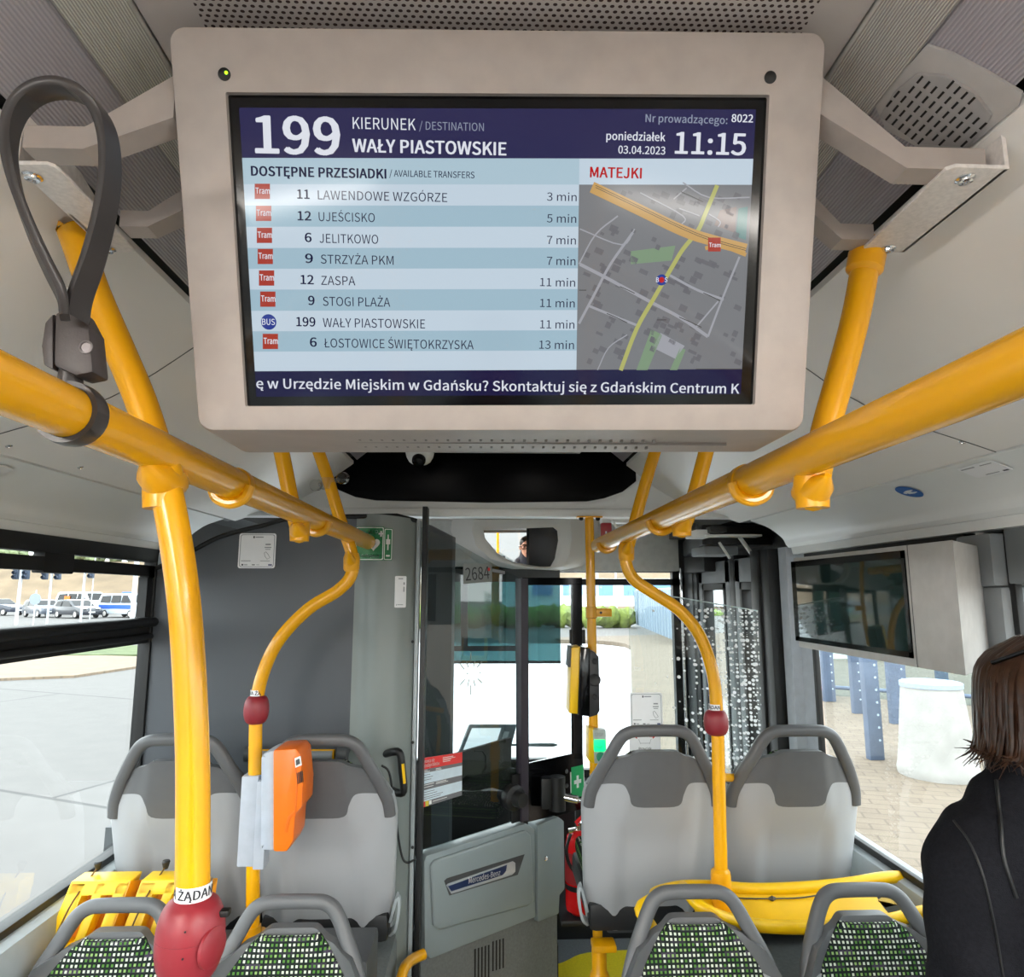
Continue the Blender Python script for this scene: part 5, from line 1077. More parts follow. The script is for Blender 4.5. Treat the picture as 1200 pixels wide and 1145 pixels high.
bm.faces.new([bm.verts.new(p) for p in ip_]).material_index = 1
for a, b in ((.16, .52), (.52, .16)): bm.faces.new([bm.verts.new(CD.at(c_.x+sx*s_*a, c_.y+sy*s_*b*1.15, -.0172)) for sx, sy in ((-1, -1), (1, -1), (1, 1), (-1, 1))]).material_index = 0
tag(part('first_aid_sign', bm, ['white', 'greenb']), 'green first aid sign with white cross on the black cab screen', 'sign')
# driver display on the dash
dd = thing('driver_terminal', 'tilted grey driver terminal with a bright screen behind the cab glass', 'screen', P(572, 866, 3.2))
DT = Frame(P(572, 866, 3.2), (1, .12, -.06), (.14, .2, 1)); 
bm = nb(); q = [DT.uv(*p) for p in ((549, 846), (604, 852), (599, 886), (538, 884))]; prism(bm, [DT.at(u, v, 0) for u, v in q[::-1]], -DT.n*.05, 0, .006); part('case', bm, mat('blue_grey_case', (104, 124, 132), .4), dd)
bm = nb(); q = [DT.uv(*p) for p in ((552, 851), (586, 854.5), (580, 881), (543, 880))]; prism(bm, [DT.at(u, v, .001) for u, v in q[::-1]], DT.n*.001); part('lit_screen', bm, mat('pale_lit_screen', (206, 222, 228), .2, emit=.7), dd)
bm = nb(); q = [DT.uv(*p) for p in ((590, 859), (596, 860), (592, 877), (586, 876))]; prism(bm, [DT.at(u, v, .001) for u, v in q[::-1]], DT.n*.001); part('key_strip', bm, mat('pale_keys', (190, 208, 216), .3), dd)
bm = nb(); tube(bm, [P(560, 884, 3.25), P(560, 930, 3.35)], .02, 12); part('stand', bm, 'blackm', dd)
bm = nb(); q0 = P(596, 873, 3.5); tube(bm, [(q0.x, 3.5, .82), q0, P(624, 873, 3.5), P(648, 873, 3.5), P(653, 873, 3.5)], [.008, .008, .008, .009, .004], 10); tag(part('control_stalk', bm, mat('teal_grey_stalk', (104, 124, 124), .5)), 'thin grey stalk seen through the black bordered cab screen', 'stalk')
# sun blinds
M['blindsh'] = glass('teal_mesh', (.20, .32, .33), .6, .3)
for nme, pxs, Yb, lab in (('sun_blind', [(531, 664), (606, 664), (606, 776), (531, 776)], 3.943, 'teal roller blind pulled half down behind the cab door glass'), ('sun_blind', [(617, 664), (656, 664), (657, 776), (618, 776)], 3.943, 'narrow teal roller blind behind the black bordered cab screen')):
    t = thing(nme, lab, 'blind', P(*pxs[3], Yb), 'roller blinds at the windscreen')
    bm = nb(); prism(bm, [P(x, y, Yb) for x, y in pxs], (0, .003, 0)); part('fabric', bm, 'blindsh', t)
    bm = nb(); tube(bm, [P(*pxs[3], Yb), P(*pxs[2], Yb)], .008, 10); part('bottom_bar', bm, 'dgrey', t)
bm = nb(); prism(bm, [P(x, y, 3.9) for x, y in ((604, 672), (614, 672), (614, 776), (604, 776))], (0, .02, 0)); prism(bm, [P(x, y, 3.88) for x, y in ((498, 667), (656, 667), (656, 682), (498, 682))], (0, .03, 0)); prism(bm, [P(x, y, 3.9) for x, y in ((540, 682), (548, 682), (548, 757), (540, 757))], (0, .03, 0)); prism(bm, [P(x, y, 3.9) for x, y in ((500, 757), (606, 757), (606, 763), (500, 763))], (0, .02, 0)); struct('trim_%d' % k, bm, 'dgrey'); k += 1
# fire extinguisher
fe = P(681, 1075, 3.05); ex_ = thing('fire_extinguisher', 'red fire extinguisher standing in the dark niche beside the cab door', 'fire extinguisher', (fe.x, 3.05, .0))
zA, zB = P(681, 1068, 3.05).z, P(681, 972, 3.05).z
bstruct('trim_%d' % k, (fe.x-.09, 2.98, zA-.03), (fe.x+.12, 3.73, zA-.005), 'blackm', .01); k += 1
bm = nb(); lathe(bm, [(.05, zA), (.062, zA+.012), (.064, zA+.03), (.064, zB-.06), (.055, zB-.025), (.03, zB-.005), (.02, zB)], (fe.x, 3.05, 0), (0, 0, 1), 28); part('cylinder', bm, 'redl', ex_)
bm = nb(); lathe(bm, [(.0645, zA+.12), (.0645, zA+.24)], (fe.x, 3.05, 0), (0, 0, 1), 28, cap=False); part('label_band', bm, mat('maroon_label', (150, 40, 42), .4), ex_)
bm = nb(); lathe(bm, [(.0655, zA+.095), (.0655, zA+.115)], (fe.x, 3.05, 0), (0, 0, 1), 28, cap=False); part('strap_band', bm, 'black', ex_)
bm = nb(); tube(bm, [(fe.x, 3.05, zB), (fe.x, 3.05, zB+.03)], .016, 12); box(bm, (fe.x-.02, 3.02, zB+.01), (fe.x-.008, 3.0, zB+.03)); tube(bm, [(fe.x-.05, 3.03, zB), (fe.x-.02, 3.03, zB+.005)], .01, 10); part('valve', bm, 'chrome', ex_)
bm = nb(); tube(bm, [(fe.x-.015, 3.04, zB+.03), (fe.x+.02, 3.02, zB+.07), (fe.x+.06, 3.0, zB+.10)], 1, prof=[(-.012, -.008), (.012, -.008), (.012, .008), (-.012, .008)]); part('lever', bm, 'redl', ex_)
bm = nb(); tube(bm, smooth_path([(fe.x-.045, 3.0, zB+.0), (fe.x-.065, 2.98, zB-.05), (fe.x-.055, 2.98, zB-.11), (fe.x-.01, 2.975, zB-.17), (fe.x+.015, 2.98, zB-.25)], 5), .007, 10); part('hose', bm, 'black', ex_)
# grab handles on the partition
gh = thing('grab_handle_bar', 'horizontal yellow and grey grab bar on the slate cab partition', 'grab bar', P(375, 884, 2.38))
bm = nb(); tube(bm, [P(290, 884, 2.36), P(392, 884, 2.36)], .016, 16); part('bar', bm, 'yellow', gh)
bm = nb(); tube(bm, [P(300, 884.5, 2.355), P(390, 884.5, 2.355)], .0135, 12); o = part('grip_strip', bm, 'mgrey', gh); o.location.y -= .006
for x in (292, 400):
    bm = nb(); c = P(x, 884, 2.36); tube(bm, [c+Vector((-.012, 0, 0)), c+Vector((.02, 0, 0))], .024, 16); tube(bm, [c, c+Vector((0, .06, 0))], .018, 12); part('end_cap', bm, 'dgrey', gh)
gv = thing('column_grab_rail', 'small black vertical grab rail with yellow strip on the cab column', 'grab rail', P(466, 905, 2.38))
bm = nb(); tube(bm, smooth_path([P(450, 884, 2.41), P(462, 881, 2.36), P(469, 884, 2.35), P(471.5, 905, 2.35), P(473, 927, 2.35), P(466, 929, 2.36), P(457, 925, 2.41)], 4), .0125, 14); part('grip', bm, 'black', gv)
bm = nb(); tube(bm, [P(472, 895, 2.34), P(474, 918, 2.34)], .005, 10); part('yellow_strip', bm, 'yellowp', gv)
bm = nb(); 
for y in (752, 870, 993): lathe(bm, [(.005, 0), (.005, .002), (0, .003)], P(483.5, y, 2.44), (0, -1, 0), 10)
for q in ((272, 840), (390, 838)): pass
struct('trim_%d' % k, bm, 'black'); k += 1

# ================================================================== CARD READER, DOOR BUTTON on the front pole
cr = thing('card_reader', 'black and yellow card reader on the front pole', 'card reader', P(688, 800, YFp-.03))
def ybox(pxs, y0, y1, m, nme, par, bev=.004):
    bm = nb(); prism(bm, [P(x, y, y0) for x, y in pxs], (0, y1-y0, 0), 0, bev); return part(nme, bm, m, par)
ybox([(670, 759), (681, 758), (678, 837), (667, 836)], YFp-.13, YFp-.02, 'yellowp', 'yellow_face', cr)
ybox([(680, 758), (692, 760), (691, 840), (677, 838)], YFp-.14, YFp-.0, 'blackg', 'black_core', cr)
bd = ybox([(690, 762), (697, 764), (702, 770), (703, 833), (700, 838), (690, 841)], YFp-.135, YFp+.02, 'blackm', 'rear_case', cr)
for y, r in ((775, .011), (797, .022), (817, .010)):
    c = P(697, y, YFp-.137); bm = nb(); lathe(bm, [(r, 0), (r*.9, .002), (r*.7, .0005), (0, .0005)], c, (0, -1, 0), 20); part('round_port', bm, 'black', bd)
ybox([(668, 758), (671, 758), (670, 782), (666, 782)], YFp-.12, YFp-.03, 'dgrey', 'side_tab', cr, .002)
db = thing('door_button', 'green lit door opening button in a grey and yellow case on the front pole', 'button', P(702, 875, YFp-.03))
ybox([(690, 853), (697, 855), (697, 896), (690, 892)], YFp-.06, YFp+.02, 'yellowp', 'yellow_case', db)
ybox([(695, 855.5), (710, 855.5), (711.5, 894), (697, 895)], YFp-.068, YFp-.02, mat('grey_face', (176, 186, 180), .4), 'face_plate', db, .003)
ybox([(696, 867), (709, 867), (710, 879), (708, 881), (697, 881), (696, 879)], YFp-.0705, YFp-.066, mat('green_lit_lens', (10, 235, 110), .3, emit=1.1), 'lit_lens', db, .001)
bm = nb(); c = P(704, 887, YFp-.068); lathe(bm, [(.0165, 0), (.0165, .004), (.013, .006), (0, .0065)], c, (0, -1, 0), 20); part('press_button', bm, mat('deep_green', (12, 128, 92), .4), db)
bm = nb(); f_ = Frame(P(703, 875, YFp-.071), (1, 0, 0), (0, 0, 1)); strip(bm, f_, [(-.012, .003), (-.007, -.003), (.002, -.004), (.009, .003)], .0016, .0003); part('smile_mark', bm, 'ink', db)
bm = nb(); text(bm, 'STOP', Frame(P(697, 863, YFp-.0685), (1, 0, 0), (0, 0, 1)), 0, 0, P(707, 863, YFp-.0685).x-P(697, 863, YFp-.0685).x, .012, 0, 0, .01); part('lettering', bm, 'greyink', db)
# ================================================================== DOTTED GLASS SCREEN by the door
gs = thing('dotted_glass_screen', 'clear glass screen with white dots between the right seats and the entrance', 'glass screen', (.8, 2.58, 1.0))
YG = 2.58
bm = nb(); xl, xr = P(737, 900, YG).x, P(890, 900, YG).x
prism(bm, [P(737, 692, YG), P(798, 700.5, YG), P(888, 716, YG), Vector((P(892, 900, YG).x, YG, .56)), Vector((xl, YG, .56))], (0, .006, 0)); part('glass', bm, 'dotglass', gs)
bm = nb(); tube(bm, [P(768, 697, YG+.003), P(798, 700.5, YG+.003), P(888, 716, YG+.003)], .0022, 8); part('polished_edge', bm, mat('pale_glass_edge', (190, 206, 208), .2), gs)
bm = nb(); tube(bm, [(P(805, 900, 3.9).x, 3.88, .6), (P(805, 900, 3.9).x, 3.88, 1.86)], .008, 10); tag(part('chrome_strip', bm, 'chrome'), 'thin bright vertical strip on the dark front door post', 'trim strip')

# ================================================================== SIGNS AND STICKERS
def sticker(name, label, cat, fr, px4, r, cols, draw, th=.0012):
    q = [Vector(fr.uv(*p)) for p in px4]; u0 = min(p.x for p in q); u1 = max(p.x for p in q); v0 = min(p.y for p in q); v1 = max(p.y for p in q)
    bm = nb(); prism(bm, [fr.at(u, v, 0) for u, v in rrect(u0, v0, u1, v1, r)], fr.n*th, 0)
    draw(bm, lambda u, v: (u0+(u1-u0)*u, v0+(v1-v0)*v), th+.0004); return tag(part(name, bm, cols), label, cat)
def info(bm, f, w, fr):
    def bar(a, b, c, d, mi=1): p, q = f(a, b), f(c, d); quad(bm, fr, p[0], p[1], q[0], q[1], w, mi)
    # frame line, small text lines, pictograms; the square code is left out
    poly(bm, fr, rrect(*f(.035, .035), *f(.965, .965), .008), w-.0002, 3)
    poly(bm, fr, rrect(*f(.05, .05), *f(.95, .95), .007), w-.0001, 0)
    bar(.38, .86, .42, .92); bar(.44, .875, .66, .905, 2)
    bar(.72, .66, .86, .70, 2); bar(.70, .58, .88, .61, 2); bar(.72, .53, .86, .55, 2); bar(.08, .20, .34, .22, 2); bar(.6, .2, .86, .215, 2)
    strip(bm, fr, [f(.7, .44), f(.74, .47), f(.8, .40), f(.86, .30), f(.78, .26), f(.72, .34), f(.7, .44)], .0018, w, 2)
    bar(.10, .075, .15, .12, 1); bar(.17, .085, .26, .11, 2); bar(.38, .085, .46, .11, 1); bar(.5, .09, .58, .105, 2); bar(.82, .075, .92, .115, 4)
IC = ['paper', 'ink', 'greyink', mat('grey_line', (130, 132, 140), .5), mat('navy_mark', (40, 50, 110), .5)]
f1 = Frame((0, 2.404, 0), (1, 0, 0), (0, 0, 1)); f1 = Frame((0, 2.428, 0), (1, 0, 0), (0, 0, 1))
sticker('info_sticker', 'white square information sticker on the slate cab partition', 'sticker', f1, [(281, 625), (322, 666)], .008, IC, lambda bm, f, w: info(bm, f, w, f1))
f2_ = Frame((0, YG-.0008, 0), (1, 0, 0), (0, 0, 1))
sticker('info_sticker', 'white square information sticker on clear glass above the right aisle seat', 'sticker', f2_, [(738, 812), (777, 852)], .008, IC, lambda bm, f, w: info(bm, f, w, f2_))
def arrows(bm, f, w, fr):
    for s in (-1, 1):
        c = .5+s*.2; poly(bm, fr, [f(c+s*.14, .79), f(c+s*.05, .86), f(c+s*.05, .81), f(c-s*.06, .81), f(c-s*.06, .77), f(c+s*.05, .77), f(c+s*.05, .72)][::s], w, 1)
    for a, b, c, d in ((.3, .72, .36, .58), (.7, .72, .64, .58)): strip(bm, fr, [f(a, b), f(c, d)], .0012, w, 3)
    p, q = f(.36, .60), f(.64, .61); quad(bm, fr, *p, *q, w, 3)
    for s, y, a, b in (('Przycisk', .42, .3, .7), ('otwierania drzwi', .28, .1, .9), ('przez pasażera', .14, .12, .88)): text(bm, s, fr, *f(a, y), f(b, y)[0], f(0, y+.075)[1]-f(0, y)[1], w, 2, .012)
sticker('door_notice', 'white notice with two red arrows below the square sticker on clear glass', 'notice', f2_, [(737, 854), (775, 897)], .006, ['paper', 'redl', 'ink', 'greyink'], lambda bm, f, w: arrows(bm, f, w, f2_))
f3 = Frame((0, 2.384, 0), (1, 0, 0), (0, 0, 1))
def aed(bm, f, w, fr):
    poly(bm, fr, rrect(*f(.02, .02), *f(.98, .98), .005), w-.0002, 1); poly(bm, fr, rrect(*f(.05, .045), *f(.95, .955), .0045), w, 0)
    text(bm, 'AED', fr, *f(.42, .80), f(.78, 0)[0], f(0, .9)[1]-f(0, .8)[1], w+.0003, 1, .02); text(bm, 'defibrylator', fr, *f(.22, .10), f(.85, 0)[0], f(0, .18)[1]-f(0, .1)[1], w+.0003, 1, .02)
    for a, b, c, d in ((.80, .765, .98, .81), (.86, .70, .92, .87)): quad(bm, fr, *f(a, b), *f(c, d), w+.0003, 1)
    # heart shape
    hp = [(.64+.22*.0625*16*math.sin(t)**3, .48+.0125*(13*math.cos(t)-5*math.cos(2*t)-2*math.cos(3*t)-math.cos(4*t))) for t in [2*math.pi*i/28 for i in range(28)]]
    poly(bm, fr, [f(*p) for p in hp], w+.0003, 1)
    poly(bm, fr, [f(.66, .60), f(.56, .46), f(.63, .46), f(.60, .34), f(.72, .50), f(.65, .50)], w+.0006, 0)
sticker('aed_sign', 'green AED defibrylator sign behind the end of the left handrail', 'sign', f3, [(417, 617), (449.5, 657)], .006, ['green', 'white'], lambda bm, f, w: aed(bm, f, w, f3))
def aed2(bm, f, w, fr):
    poly(bm, fr, rrect(*f(.04, .02), *f(.96, .98), .004), w-.0002, 1); poly(bm, fr, rrect(*f(.12, .045), *f(.88, .955), .0035), w, 0)
    quad(bm, fr, *f(.4, .32), *f(.55, .80), w+.0003, 1); quad(bm, fr, *f(.25, .50), *f(.72, .66), w+.0003, 1); text(bm, '112', fr, *f(.25, .11), f(.75, 0)[0], f(0, .17)[1]-f(0, .11)[1], w+.0003, 1) if False else quad(bm, fr, *f(.28, .12), *f(.72, .17), w+.0003, 1)
f3b = Frame((0, 2.384, 0), (.97, .24, 0), (0, 0, 1))
o_ = P(450, 640, 2.384); f3b = Frame(o_, (.95, .31, 0), (0, 0, 1))
sticker('side_sign', 'narrow green sign with white symbol to the right of the AED sign', 'sign', f3b, [(450.3, 619), (459.3, 657)], .005, ['green', 'white'], lambda bm, f, w: aed2(bm, f, w, f3b))
f4 = Frame(P(469, 693, 2.404)+Vector((0, -.004, 0)), (.94, .34, 0), (0, 0, 1))
def slim(bm, f, w, fr):
    for a, b, c, d in ((.3, .90, .7, .93), (.74, .72, .86, .80), (.25, .08, .75, .10), (.15, .06, .2, .11), (.74, .5, .84, .66)): quad(bm, fr, *f(a, b), *f(c, d), w, 2)
sticker('slim_sticker', 'tall narrow white sticker on the grey cab column', 'sticker', f4, [(463, 675), (475.5, 712)], .004, IC, lambda bm, f, w: slim(bm, f, w, f4))
p0 = Vector((XC+1.007, 0, 1.994)); p1 = Vector((XC+1.075, 0, 1.9675)); CF = Frame(p0, (0, -1, 0), -(p1-p0))
def mandatory(bm, f, w, fr):
    # seated figure in white with a belt: head, back, thigh, shank
    for c, r in (((.26, .5), .075),): u, v = f(*c); rr = (f(c[0]+r, 0)[0]-f(c[0], 0)[0]); poly(bm, fr, [(u+rr*math.cos(i*math.pi/8), v+rr*math.sin(i*math.pi/8)) for i in range(16)], w, 1)
    poly(bm, fr, [f(.34, .62), f(.34, .38), f(.62, .34), f(.86, .38), f(.86, .44), f(.66, .47), f(.66, .54), f(.86, .57), f(.86, .63), f(.62, .66)], w, 1)
def disc(name, label, fr, px4, cols, draw):
    q = [Vector(fr.uv(*p)) for p in px4]; c = sum(q, Vector((0, 0)))/len(q); r = max(abs((q[0]-q[1]).x), .06)/2
    bm = nb(); prism(bm, [fr.at(c.x+r*math.cos(a*math.pi/20), c.y+r*math.sin(a*math.pi/20), 0) for a in range(40)], fr.n*.0012)
    draw(bm, lambda u, v: (c.x-r+2*r*u, c.y-r+2*r*v), .0016, fr); return tag(part(name, bm, cols), label, 'sticker')
lo_ = CF.n
disc('round_sticker', 'round blue sticker with white seated figure on the right ceiling cove', CF, [(1037, 571), (1095, 582)], ['blue', 'white'], mandatory)
q = [Vector(CF.uv(*p)) for p in ((1113, 541), (1133, 536), (1192, 556), (1176, 566))]; cq = sum(q, Vector((0, 0)))/4
bm = nb(); hw_, hh_ = .052, .026
prism(bm, [CF.at(cq.x+a, cq.y+b) for a, b in rrect(-hw_, -hh_, hw_, hh_, .006)], CF.n*.0012)
for a, b, c, d, mi in ((-.046, .016, -.005, .020, 2), (.01, .016, .044, .019, 2), (-.02, -.021, .02, -.018, 2), (.03, -.022, .045, -.017, 1)): quad(bm, CF, cq.x+a, cq.y+b, cq.x+c, cq.y+d, .0016, mi)
tag(part('cove_sticker', bm, IC), 'white rectangular sticker at the right edge of the ceiling cove', 'sticker')
# small screw caps on the coves and a small lamp on the left lower cove
for s in (-1, 1):
    lst = ((950, 561), (1128, 517)) if s > 0 else ((10, 522), (94, 547))
    for q in lst:
        o = Vector((XC+s*.742, 0, 2.092)); e = Vector((XC+s*1.0, 0, 1.999))-o; nrm = e.cross(Vector((0, 1, 0))).normalized(); c = onplane(q[0], q[1], o, nrm)
        if nrm.z > 0: nrm = -nrm
        bm = nb(); lathe(bm, [(.0065, -.002), (.0065, .0025), (.005, .0035), (.0045, .0015), (0, .0015)], c, nrm, 16); tag(part('screw_cap', bm, 'chrome'), 'small round screw cap on the pale %s ceiling cove' % ('left' if s < 0 else 'right'), 'screw', 'screw caps on the %s cove' % ('left' if s < 0 else 'right'))
o = Vector((XC-1.007, 0, 1.994)); e = Vector((-.068, 0, -.0265)); LF = Frame(o, (0, 1, 0), -e); 
bm = nb(); a_ = [LF.uv(*p) for p in ((-40, 543), (5, 545), (16, 549), (0, 557), (-40, 560))]; prism(bm, [LF.at(u, v, .0) for u, v in a_], (LF.n if LF.n.z < 0 else -LF.n)*.004, 0, .001); tag(part('cove_lamp', bm, mat('pale_lamp_cover', (222, 222, 220), .4)), 'pale oblong lamp cover at the far left of the left cove', 'lamp')

# ================================================================== PEOPLE
def capsules(segs, voxel, smooth_it=6):
    """one continuous skin: tapered limbs merged by remeshing"""
    bm = nb()
    for a, b, ra, rb in segs:
        a, b = Vector(a), Vector(b); d = (b-a); L = d.length
        if L < 1e-5:
            bmesh.ops.create_icosphere(bm, subdivisions=3, radius=ra, matrix=Matrix.Translation(a)); continue
        ax = d.normalized(); prof = [(ra*math.cos(t), -ra*math.sin(t)) for t in [math.pi/2*k/5 for k in range(5, -1, -1)]]+[(rb*math.cos(t), L+rb*math.sin(t)) for t in [math.pi/2*k/5 for k in range(0, 6)]]
        lathe(bm, prof, a, ax, 18)
    return remesh(bm, voxel, smooth_it)
def remesh(bm, voxel, it):
    me = bpy.data.meshes.new('tmp'); bm.to_mesh(me); bm.free(); ob = bpy.data.objects.new('tmp', me); COL.objects.link(ob)
    m = ob.modifiers.new('r', 'REMESH'); m.mode = 'VOXEL'; m.voxel_size = voxel
    if it: s = ob.modifiers.new('s', 'SMOOTH'); s.iterations = it; s.factor = .5
    dg = bpy.context.evaluated_depsgraph_get(); m2 = bpy.data.meshes.new_from_object(ob.evaluated_get(dg)); out = nb(); out.from_mesh(m2)
    bpy.data.objects.remove(ob); bpy.data.meshes.remove(me); bpy.data.meshes.remove(m2); return out
def ell(bm, c, r, sub=3, rot=None):
    bmesh.ops.create_icosphere(bm, subdivisions=sub, radius=1, matrix=Matrix.Translation(c)@(rot or Matrix())@Matrix.Diagonal((r[0], r[1], r[2], 1)))
def head_segs(bm, h, S_=1.0):
    """head facing -Y centred on h, about .23 m tall"""
    E = lambda x, y, z, rx, ry, rz: ell(bm, Vector(h)+Vector((x, y, z))*S_, (rx*S_, ry*S_, rz*S_))
    E(0, .012, .03, .074, .092, .085); E(0, -.018, -.03, .060, .07, .075); E(0, -.045, -.075, .034, .036, .032)
    E(0, -.098, -.018, .013, .018, .014); E(0, -.088, .008, .009, .014, .028)      # nose
    E(-.032, -.066, -.012, .026, .018, .024); E(.032, -.066, -.012, .026, .018, .024)
    E(0, -.074, .035, .055, .02, .016)                                              # brow
    E(0, -.080, -.052, .022, .012, .006); E(0, -.078, -.060, .018, .012, .007)      # lips
    for s in (-1, 1): E(s*.077, .012, -.005, .009, .02, .03)                        # ears
def make_person(x, y, hgt, facing, label, coat, hairm, long_hair, glasses_up, pose):
    root = thing('person', label, 'person', (x, y, 0)); k_ = hgt/1.65
    T = lambda px_, py_, pz_: Vector((px_, py_, pz_))*k_
    sh, el, wr = pose
    segs = [(T(-.10, 0, .90), T(.10, 0, .90), .115*k_, .115*k_), (T(0, 0, .95), T(0, -.005, 1.18), .115*k_, .115*k_), (T(-.07, -.0, 1.20), T(.07, 0, 1.20), .115*k_, .115*k_), (T(-.115, .005, 1.30), T(.115, .005, 1.30), .048*k_, .048*k_), (T(0, .01, 1.32), T(0, -.005, 1.44), .058*k_, .05*k_)]
    hands = []
    for s in (-1, 1):
        S1 = T(s*sh[0], sh[1], sh[2]); E1 = T(s*el[0], el[1], el[2]); W1 = T(s*wr[0], wr[1], wr[2])
        segs += [(S1, E1, .044*k_, .038*k_), (E1, W1, .039*k_, .027*k_)]
        hp = W1; dirn = (W1-E1).normalized(); side = Vector((s, 0, 0)); pn = dirn.cross(Vector((0, -1, 0)) if abs(dirn.y) < .7 else Vector((0, 0, 1))).normalized()
        segs.append((W1, W1+dirn*.07*k_, .026*k_, .030*k_))
        for f_ in range(4):
            o = W1+dirn*.085*k_+Vector((0, -1, 0)).cross(dirn)*0+(Vector((0, 1, 0)) if abs(dirn.y) < .7 else Vector((1, 0, 0)))*(f_-1.5)*.023*k_; L_ = (.07, .078, .074, .058)[f_]*k_
            m_ = o+dirn*L_*.55+pn*.006*s; segs += [(o, m_, .0095*k_, .0085*k_), (m_, m_+dirn*L_*.45-side*.012, .0085*k_, .0075*k_)]
        o = W1+dirn*.02*k_+(Vector((0, -1, 0)) if abs(dirn.y) < .7 else Vector((-s, 0, 0)))*.026*k_; segs += [(o, o+dirn*.04*k_+(Vector((0, -1, 0)) if abs(dirn.y) < .7 else Vector((-s, 0, 0)))*.018, .011*k_, .009*k_)]
        segs += [(T(s*.09, 0, .86), T(s*.10, -.01, .48), .082*k_, .058*k_), (T(s*.10, -.01, .48), T(s*.10, .015, .09), .055*k_, .038*k_), (T(s*.10, .03, .05), T(s*.11, -.13, .035), .04*k_, .034*k_)]
    bm = nb()
    for a, b, ra, rb in segs:
        d = b-a; L = d.length; ax = d.normalized(); lathe(bm, [(ra*math.cos(t), -ra*math.sin(t)) for t in [math.pi/2*q/5 for q in range(5, -1, -1)]]+[(rb*math.cos(t), L+rb*math.sin(t)) for t in [math.pi/2*q/5 for q in range(0, 6)]], a, ax, 16)
    hc_ = T(0, -.02, 1.53); head_segs(bm, hc_, k_*1.0)
    bm = remesh(bm, .0075, 4); mm = Matrix.Translation((x, y, 0))@Matrix.Rotation(facing, 4, 'Z'); bmesh.ops.transform(bm, matrix=mm, verts=bm.verts); part('body', bm, 'skin', root, angle=80)
    def put(bm, nme, m, par=root, lab=None, ang=60): bmesh.ops.transform(bm, matrix=mm, verts=bm.verts); return part(nme, bm, m, par, lab, angle=ang)
    # eyes, brows
    for s in (-1, 1):
        bm = nb(); ell(bm, hc_+Vector((s*.031, -.079, .012))*k_, (.012*k_, .007*k_, .007*k_), 2); ell(bm, hc_+Vector((s*.031, -.0855, .012))*k_, (.0055*k_, .002*k_, .0055*k_), 2); put(bm, 'eye', 'hairb')
        bm = nb(); tube(bm, [hc_+Vector((s*.012, -.093, .033))*k_, hc_+Vector((s*.03, -.092, .039))*k_, hc_+Vector((s*.052, -.078, .034))*k_], .004, 8); put(bm, 'eyebrow', hairm)
    bm = nb(); ell(bm, hc_+Vector((0, -.0885, -.0535))*k_, (.021*k_, .006*k_, .0045*k_), 2); ell(bm, hc_+Vector((0, -.0865, -.060))*k_, (.017*k_, .006*k_, .005*k_), 2); put(bm, 'lips', 'lips')
    # clothes: coat, trousers, shoes
    cs_ = [(T(-.11, 0, .80), T(.11, 0, .80), .145*k_, .145*k_), (T(-.06, 0, .95), T(-.06, 0, 1.2), .14*k_, .132*k_), (T(.06, 0, .95), T(.06, 0, 1.2), .14*k_, .132*k_), (T(-.145, .005, 1.295), T(.145, .005, 1.295), .080*k_, .080*k_), (T(-.075, .012, 1.352), T(.075, .012, 1.352), .073*k_, .073*k_), (T(-.03, .012, 1.40), T(.03, .012, 1.40), .066*k_, .066*k_), (T(0, .012, 1.36), T(0, .0, 1.425), .085*k_, .070*k_)]
    for s in (-1, 1):
        S1 = T(s*(sh[0]+.004), sh[1], sh[2]); E1 = T(s*el[0], el[1], el[2]); W1 = T(s*wr[0], wr[1], wr[2]); cs_ += [(S1, E1, .076*k_, .066*k_), (E1, E1.lerp(W1, .93), .064*k_, .052*k_)]
        for q in range(3): u = .25+.25*q; c = S1.lerp(E1, u+.2); cs_.append((c+Vector((-.03*s, -.03, .02)), c+Vector((.03*s, -.035, -.012)), .045*k_, .043*k_))
    cb = nb()
    for a, b, ra, rb in cs_:
        d = b-a; L = d.length; ax = d.normalized(); lathe(cb, [(ra*math.cos(t), -ra*math.sin(t)) for t in [math.pi/2*q/5 for q in range(5, -1, -1)]]+[(rb*math.cos(t), L+rb*math.sin(t)) for t in [math.pi/2*q/5 for q in range(0, 6)]], a, ax, 16)
    cb = remesh(cb, .010, 7); cb.normal_update()
    from mathutils import noise
    for v in cb.verts:      # soft cloth folds
        q = Vector((v.co.x*9, v.co.y*9, v.co.z*5)); f_ = noise.noise(q+Vector((x*3, 0, 0))); f2_ = noise.noise(Vector((v.co.x*22+v.co.z*14, v.co.y*20, v.co.z*6)))
        v.co += v.normal*(.011*f_+.005*f2_)
    ct = put(cb, 'coat', coat)
    bm = nb()
    tube(bm, smooth_path([T(-.045, -.082, 1.415), T(-.035, -.125, 1.33), T(-.03, -.143, 1.22), T(-.03, -.147, 1.05)], 5), 1, prof=[(-.012, -.004), (.012, -.004), (.012, .004), (-.012, .004)], up=(0, -1, 0)); put(bm, 'placket', coat, ct)
    bm = nb(); rg = []
    for z, r in ((1.37, .102), (1.42, .090), (1.455, .080), (1.485, .074), (1.475, .062)): rg.append([T(0, .002, z)+Vector((math.cos(t)*r*k_, math.sin(t)*r*k_*.95, -.012*math.sin(-t))) for t in [2*math.pi*i/24 for i in range(24)]])
    loft(bm, rg); put(bm, 'collar', coat, ct)
